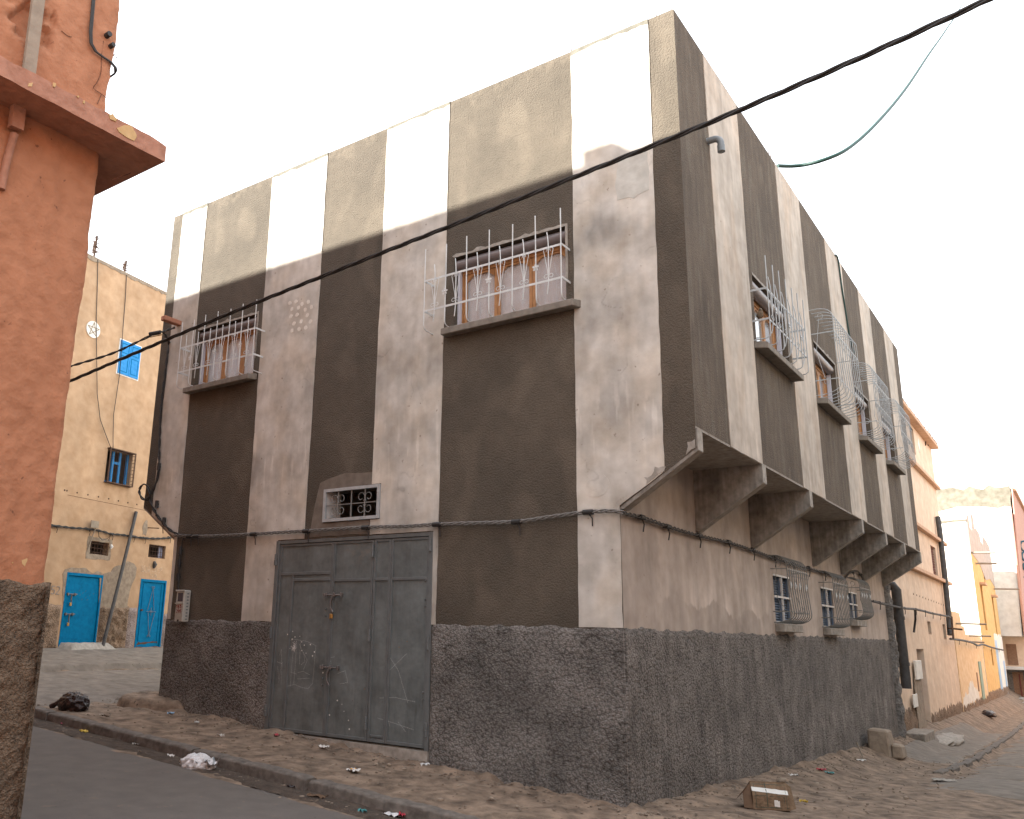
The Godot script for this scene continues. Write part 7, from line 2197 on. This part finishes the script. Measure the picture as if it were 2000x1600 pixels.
func litter() -> void:
	# black bin bag on the kerb
	var at := ong(141, 1386)
	var bag := commit(blob(at + Vector3(0.02, -0.01, 0), Vector3(0.24, 0.145, 0.17), 3.0, 0.18, 44, 28, 0.6), "bin_bag", M.black_bag)
	tag(bag, "dark knotted bin bag slumped behind the kerb", "bag")
	var mb := MB.new()
	mb.tube([at + Vector3(-0.2, 0.10, 0.05), at + Vector3(-0.27, 0.06, 0.09), at + Vector3(-0.33, 0.02, 0.12)], [0.05, 0.03, 0.045], 9)
	commit(mb, "tied_neck", M.black_bag, bag)
	at = ong(384, 1500)
	var wb := commit(blob(at, Vector3(0.20, 0.11, 0.15), 9.0, 0.2, 44, 26, 0.2), "plastic_bag", M.white_bag)
	tag(wb, "crumpled white plastic bag lying in the gutter", "bag")
	mb = scrap(at + Vector3(0.16, 0.02, 0.0), 0.2, 0.16, 0.5, 4.0, 0.09)
	commit(mb, "bag_mouth", M.white_bag, wb)
	# cardboard carton on its side
	carton()
	# flat scraps: [px, py, width, depth, turn, material, name, label]
	for s in [
		[163, 1432, 0.20, 0.055, -0.25, M.yellow_foil, "wrapper", "yellow sweet wrapper lying flat in the gutter"],
		[131, 1417, 0.16, 0.07, 0.4, M.pink_foil, "wrapper", "crumpled pink wrapper in the gutter near the bin bag"],
		[203, 1345 + 57, 0.24, 0.03, -0.1, M.timber_print, "wood_sliver", "thin pale stick lying on the dirt pavement"],
		[690, 1509, 0.15, 0.07, -0.1, M.paper, "paper_scrap", "white card scrap with an orange patch below the garage door"],
		[632, 1463, 0.12, 0.06, 0.2, M.paper, "paper_scrap", "chunk of white board at the foot of the garage door"],
		[618, 1561, 0.19, 0.10, 0.3, M.card_dark, "paper_scrap", "dark brown paper sheet in the gutter"],
		[569, 1541, 0.09, 0.06, 0.5, M.black_bag, "plastic_scrap", "scrap of black plastic against the kerb"],
		[708, 1590, 0.09, 0.03, 0.1, M.teal_foil, "wrapper", "teal wrapper strip in the gutter"],
		[770, 1597, 0.18, 0.13, 0.3, M.white_bag, "wrapper", "shiny white and red wrapper at the kerb"],
		[333, 1481, 0.13, 0.05, -0.4, M.paper, "paper_scrap", "torn grey paper strip beside the white plastic bag"],
		[266, 1458, 0.14, 0.04, 0.0, M.concrete_pale, "paper_scrap", "pale sliver of board in the gutter dirt"],
		[254, 1448, 0.13, 0.06, 0.3, M.card_dark, "paper_scrap", "dark bark-like scrap in the gutter dirt"],
		[189, 1432, 0.07, 0.05, 0.3, M.paper, "paper_scrap", "small white paper ball beside the yellow wrapper"],
		[200, 1431, 0.05, 0.04, 0.9, M.paper, "paper_scrap", "tiny white scrap next to the small paper ball"],
		[205, 1438, 0.05, 0.05, 0.2, M.white_paint, "paper_scrap", "tiny bright square of paper in the gutter"],
		[92, 1404, 0.10, 0.08, 0.3, M.concrete_pale, "paper_scrap", "pale broken piece in the gutter beside the rough wall base"],
		[455, 1507, 0.06, 0.035, -0.5, M.orange_foil, "wrapper", "orange wrapper end in the gutter"],
		[430, 1441, 0.10, 0.04, 0.0, M.paper, "paper_scrap", "white paper strip on the pavement before the plinth"],
		[384, 1415, 0.05, 0.05, 0.0, M.white_paint, "paper_scrap", "white crumb of paper under the plinth"],
		[265, 1363, 0.05, 0.09, 0.4, M.paper, "paper_scrap", "white scrap on the raised pavement nose"],
		[333, 1397, 0.08, 0.06, 0.4, M.pale_blue, "wrapper", "pale blue wrapper at the foot of the plinth corner"],
		[830, 1498, 0.10, 0.07, 0.9, M.white_paint, "paper_scrap", "torn white paper where the garage meets the plinth"],
		[1550, 1518, 0.12, 0.05, 0.7, M.white_paint, "paper_scrap", "white scrap against the side plinth"],
		[1570, 1570, 0.09, 0.03, -0.3, M.yellow_foil, "leaf_scrap", "small yellow leaf beside the carton"],
		[1845, 1527, 0.30, 0.22, 0.3, M.concrete_pale, "paper_scrap", "pale torn paper on the side street near the slabs"],
		[1621, 1513, 0.12, 0.08, 0.3, M.teal_foil, "wrapper", "dark teal wrapper by the side plinth"],
		[1605, 1507, 0.12, 0.08, 0.7, M.red_foil, "wrapper", "red wrapper by the side plinth"],
		[1683, 1488, 0.14, 0.1, 0.2, M.paper, "paper_scrap", "round white scrap in the debris at the side plinth"],
		[540, 1440, 0.07, 0.04, 0.0, M.red_foil, "wrapper", "tiny red scrap at the corner of the garage threshold"]]:
		var p := ong(s[0], s[1])
		p.y = maxf(p.y, gy(p.x, p.z)) + 0.012
		var o := commit(scrap(p, s[2], s[3], s[4], s[0] * 0.37, 0.022), s[6], s[5])
		tag(o, s[7], "litter", "litter on the ground")
		if s[0] == 690:
			commit(scrap(p + Vector3(-0.01, 0.008, 0.0), 0.07, 0.045, s[4], 3.0, 0.015), "print_patch", M.orange_foil, o)
		if s[0] == 770:
			commit(scrap(p + Vector3(0.09, 0.012, 0.0), 0.06, 0.09, 0.6, 5.0, 0.02), "print_patch", M.red_foil, o)
	# stones
	var r := RandomNumberGenerator.new()
	r.seed = 12
	var proto := commit(blob(Vector3.ZERO, Vector3(0.05, 0.032, 0.04), 5.0, 0.35, 10, 7, 0.5), "stone", M.bare_cement)
	var first := true
	for q in [[1500, 1528, 1.2], [1528, 1527, 2.4], [1547, 1529, 1.4], [1595, 1532, 1.2], [1572, 1509, 1.0], [543, 1529, 0.9], [556, 1537, 1.1], [588, 1560, 1.0], [898, 1538, 1.3], [650, 1497, 0.8], [570, 1503, 0.7], [355, 1423, 0.8], [280, 1422, 0.7], [860, 1563, 0.9], [760, 1509, 0.7], [1549, 1560, 1.7], [1668, 1480, 1.2], [1640, 1508, 0.9], [1660, 1560, 1.1], [1720, 1540, 1.0], [1770, 1560, 1.2], [1450, 1535, 0.8], [1480, 1540, 0.7], [1420, 1555, 0.8], [1380, 1575, 0.8], [1610, 1580, 0.8], [486, 1460, 0.7], [455, 1447, 0.6], [440, 1470, 0.7], [610, 1480, 0.6], [700, 1489, 0.8], [735, 1495, 1.0], [760, 1495, 0.9], [790, 1503, 0.8], [960, 1560, 0.7], [1010, 1575, 0.6], [545, 1560, 0.7], [1880, 1480, 1.3], [1905, 1455, 1.3], [1640, 1545, 0.7]]:
		var p := ong(q[0], q[1])
		var o: MeshInstance3D = proto
		if not first:
			o = proto.duplicate()
			place(o, "stone", self, p)
		first = false
		o.position = p + Vector3(0, -0.004, 0)
		o.rotation.y = r.randf() * TAU
		o.scale = Vector3(q[2] * r.randf_range(0.8, 1.3), q[2] * r.randf_range(0.7, 1.1), q[2] * r.randf_range(0.7, 1.2)) * 0.6
		tag(o, "small grey stone lying loose on the dirt", "stone", "loose stones on the dirt")
	# broken block at the far end of the side plinth
	var bp := ong(1736, 1476)
	var o2 := thing("concrete_block", "broken concrete block leaning at the end of the side plinth", "block", bp)
	mb = MB.new()
	mb.hexa([bp + Vector3(-0.32, -0.05, -0.5), bp + Vector3(0.06, -0.05, -0.5), bp + Vector3(0.06, -0.05, 0.1), bp + Vector3(-0.32, -0.05, 0.1), bp + Vector3(-0.34, 0.44, -0.55), bp + Vector3(0.0, 0.42, -0.52), bp + Vector3(0.02, 0.44, 0.06), bp + Vector3(-0.32, 0.46, 0.08)], 0.03)
	commit(mb, "block_body", M.bare_cement, o2)
	mb = MB.new()
	mb.hexa([bp + Vector3(0.05, -0.05, -0.45), bp + Vector3(0.26, -0.05, -0.42), bp + Vector3(0.24, -0.05, 0.0), bp + Vector3(0.05, -0.05, 0.02), bp + Vector3(0.04, 0.20, -0.45), bp + Vector3(0.22, 0.17, -0.42), bp + Vector3(0.22, 0.19, -0.02), bp + Vector3(0.05, 0.21, 0.0)], 0.03)
	commit(mb, "broken_piece", M.bare_cement, o2)
	# heap of set cement before the peach door
	var hp := ong(1850, 1447)
	var hb := commit(blob(hp + Vector3(-0.15, -0.06, -0.2), Vector3(0.42, 0.13, 1.7), 2.0, 0.25, 30, 12, 0.3), "cement_heap", M.concrete_pale)
	tag(hb, "low heap of set grey cement before the peach house door", "heap")
	var dk := ong(1932, 1400)
	var bb := commit(blob(dk, Vector3(0.22, 0.14, 0.3), 7.0, 0.3, 14, 9, 0.5), "bin_bag", M.black_bag)
	tag(bb, "small dark bag lying far along the yellow wall", "bag")
	# stick in the debris
	mb = MB.new()
	mb.tube([ong(1689, 1487), ong(1689, 1487) + Vector3(-0.12, 0.28, -0.1)], 0.012, 5)
	var st := commit(mb, "stick", M.timber_print)
	tag(st, "short stick standing in the debris at the side plinth", "stick")
	# fine grit nobody could count
	var mm := MultiMesh.new()
	mm.transform_format = MultiMesh.TRANSFORM_3D
	var gb := blob(Vector3.ZERO, Vector3(0.012, 0.008, 0.010), 1.0, 0.3, 6, 4, 0.5)
	var gm := ArrayMesh.new()
	var a := []
	a.resize(Mesh.ARRAY_MAX)
	a[Mesh.ARRAY_VERTEX] = gb.v; a[Mesh.ARRAY_NORMAL] = gb.n; a[Mesh.ARRAY_INDEX] = gb.ix
	gm.add_surface_from_arrays(Mesh.PRIMITIVE_TRIANGLES, a)
	gm.surface_set_material(0, M.grit)
	mm.mesh = gm
	var xs := []
	for k in 2600:
		var x := 0.0
		var z := 0.0
		var w := r.randf()
		if w < 0.40:
			x = r.randf_range(-8.5, 1.0); z = r.randf_range(0.05, 1.56)
			if r.randf() < 0.75: z = 0.04 + absf(r.randfn()) * 0.14
		elif w < 0.55:
			x = r.randf_range(-9.0, 0.5); z = r.randf_range(1.76, 2.1)
		else:
			z = r.randf_range(-15.0, 0.5); x = r.randf_range(0.05, 1.9)
			if r.randf() < 0.7: x = 0.05 + absf(r.randfn()) * 0.16
		if z > 1.56 and z < 1.76: continue
		var s := r.randf_range(0.35, 1.5)
		xs.append(Transform3D(Basis(Vector3.UP, r.randf() * TAU).scaled(Vector3(s, s * 0.8, s * r.randf_range(0.7, 1.3))), Vector3(x, gy(x, z) + nz.get_noise_2d(x * 0.9, z * 0.9) * 0.035 + 0.004, z)))
	mm.instance_count = xs.size()
	for k in xs.size(): mm.set_instance_transform(k, xs[k])
	var mi := MultiMeshInstance3D.new()
	mi.multimesh = mm
	place(mi, "grit", self, Vector3.ZERO)
	mi.set_meta("kind", "stuff")
	tag(mi, "fine grit scattered over the dirt pavement", "grit")

func carton() -> void:
	var at := ong(1508, 1583)
	at.y = gy(at.x, at.z) + 0.005
	var o := thing("cardboard_box", "torn brown cardboard carton with silver tape lying on its side", "box", at)
	# box axes: long side across the view, leaning back
	var rt := Vector3(0.86, 0, -0.50).normalized()
	var up := (Vector3.UP + Vector3(-0.25, 0, -0.42)).normalized()
	var fr := rt.cross(up).normalized()
	up = fr.cross(rt)
	var xf := Transform3D(Basis(rt, up, fr), at)
	var w := 0.36
	var h := 0.27
	var d := 0.26
	var mb := mb_at(xf)
	# front panel creased across the middle, lower half bulging
	var pp := []
	for j in 9:
		for i in 13:
			var x := lerpf(-w / 2, w / 2, i / 12.0)
			var t := j / 8.0
			var bulge := 0.045 * (1.0 - absf(t - 0.5) * 2.0) + nz.get_noise_2d(x * 9.0, t * 2.0) * 0.012
			pp.append(Vector3(x, h * t, bulge))
	mb.sheet(pp, 12, 8)
	commit(mb, "front_panel", M.card, o)
	mb = mb_at(xf)
	mb.box(Vector3(-w / 2, 0.001, -d), Vector3(w / 2, h, -d + 0.006))
	commit(mb, "back_panel", M.card_dark, o)
	mb = mb_at(xf)
	mb.box(Vector3(-w / 2, h + 0.0005, -d), Vector3(w / 2, h + 0.006, 0.004))
	commit(mb, "top_panel", M.card, o)
	mb = mb_at(xf)
	mb.box(Vector3(-w / 2, -0.006, -d), Vector3(w / 2, -0.0005, 0.004))
	commit(mb, "bottom_panel", M.card_dark, o)
	mb = mb_at(xf)
	mb.hexa([Vector3(w / 2, 0.0, -0.004), Vector3(w / 2 + 0.06, 0.02, -0.01), Vector3(w / 2 + 0.062, 0.02, -0.004), Vector3(w / 2 + 0.002, 0.0, 0.003), Vector3(w / 2, h, -0.004), Vector3(w / 2 + 0.05, h - 0.03, -0.03), Vector3(w / 2 + 0.052, h - 0.03, -0.024), Vector3(w / 2 + 0.002, h, 0.003)])
	commit(mb, "flap", M.card, o)
	mb = mb_at(xf)
	mb.hexa([Vector3(-w / 2 - 0.15, 0.10, -0.03), Vector3(-w / 2, h - 0.01, -d + 0.05), Vector3(-w / 2, h - 0.016, -0.01), Vector3(-w / 2 - 0.15, 0.095, 0.10), Vector3(-w / 2 - 0.148, 0.106, -0.03), Vector3(-w / 2 + 0.001, h - 0.003, -d + 0.05), Vector3(-w / 2 + 0.001, h - 0.008, -0.01), Vector3(-w / 2 - 0.148, 0.101, 0.10)])
	commit(mb, "flap", M.card_dark, o)
	mb = mb_at(xf)
	mb.hexa([Vector3(-w / 2 - 0.10, 0.0, 0.03), Vector3(-w / 2, 0.0, 0.0), Vector3(-w / 2, 0.0, 0.005), Vector3(-w / 2 - 0.10, 0.0, 0.036), Vector3(-w / 2 - 0.09, h * 0.6, 0.02), Vector3(-w / 2, h * 0.95, 0.0), Vector3(-w / 2, h * 0.95, 0.005), Vector3(-w / 2 - 0.09, h * 0.6, 0.026)])
	commit(mb, "flap", M.card_dark, o)
	# tape, label and printed lines on the front
	mb = mb_at(xf)
	var strip := func(x0: float, x1: float, t0: float, t1: float, slant: float, lift: float) -> Array:
		var q := []
		for j in 5:
			for i in 13:
				var x := lerpf(x0, x1, i / 12.0)
				var t := lerpf(t0, t1, j / 4.0) + slant * (i / 12.0) + 0.02 * nz.get_noise_2d(x * 14.0, j * 0.6)
				q.append(Vector3(x, h * t, 0.045 * (1.0 - absf(t - 0.5) * 2.0) + nz.get_noise_2d(x * 9.0, t * 2.0) * 0.012 + lift))
		return q
	mb.sheet(strip.call(-w / 2 + 0.004, w / 2 - 0.004, 0.62, 0.80, -0.12, 0.003), 12, 4)
	commit(mb, "tape", M.tape, o)
	mb = mb_at(xf)
	mb.sheet(strip.call(0.03, 0.085, 0.10, 0.31, 0.0, 0.003), 12, 4)
	commit(mb, "paper_label", M.paper, o)
	for q in [[-0.15, -0.146, 0.05, 0.95], [-0.04, -0.033, 0.05, 0.97], [0.13, 0.134, 0.1, 0.45], [0.152, 0.155, 0.05, 0.95], [-0.17, 0.17, 0.90, 0.915], [-0.17, 0.17, 0.06, 0.072], [-0.17, 0.17, 0.44, 0.452]]:
		mb = mb_at(xf)
		mb.sheet(strip.call(q[0], q[1], q[2], q[3], 0.0, 0.0018), 12, 4)
		commit(mb, "printed_line", M.ink, o)

# ---------- the scene ----------
func _ready() -> void:
	rng.seed = 5
	var cam := Camera3D.new()
	cam.name = "camera"
	cam.projection = Camera3D.PROJECTION_FRUSTUM
	cam.near = 0.1
	cam.far = 600.0
	cam.size = 0.1 * 1600.0 / F
	cam.frustum_offset = Vector2((1000.0 - CX) / F, (CY - 800.0) / F) * 0.1
	add_child(cam)
	cam.transform = Transform3D(Basis(R0, -R1, -R2), EYE)
	cam.current = true
	var sky_m := ProceduralSkyMaterial.new()
	sky_m.sky_top_color = Color(0.80, 0.825, 0.86)
	sky_m.sky_horizon_color = Color(0.92, 0.92, 0.91)
	sky_m.sky_curve = 0.3
	sky_m.ground_bottom_color = Color(0.35, 0.30, 0.26)
	sky_m.ground_horizon_color = Color(0.80, 0.78, 0.75)
	sky_m.sun_angle_max = 0.0
	var sky := Sky.new()
	sky.sky_material = sky_m
	var env := Environment.new()
	env.background_mode = Environment.BG_SKY
	env.sky = sky
	env.background_energy_multiplier = 0.58
	env.tonemap_mode = Environment.TONE_MAPPER_LINEAR
	env.tonemap_exposure = 6.0
	env.sdfgi_enabled = true
	env.ssao_enabled = true
	env.ssil_enabled = true
	var we := WorldEnvironment.new()
	we.environment = env
	add_child(we)
	var sun := DirectionalLight3D.new()
	sun.name = "sun"
	sun.light_color = Color(1.0, 0.985, 0.94)
	sun.light_energy = 1.3
	sun.light_angular_distance = 0.6
	sun.shadow_enabled = true
	add_child(sun)
	sun.look_at_from_position(Vector3.ZERO, Vector3(0.62, -0.52, -0.58), Vector3.UP)
	make_materials()
	make_stains()
	ground()
	corner_house()
	orange_house()
	cream_house()
	street_row()
	cables()
	meter_box()
	sparrow()
	litter()
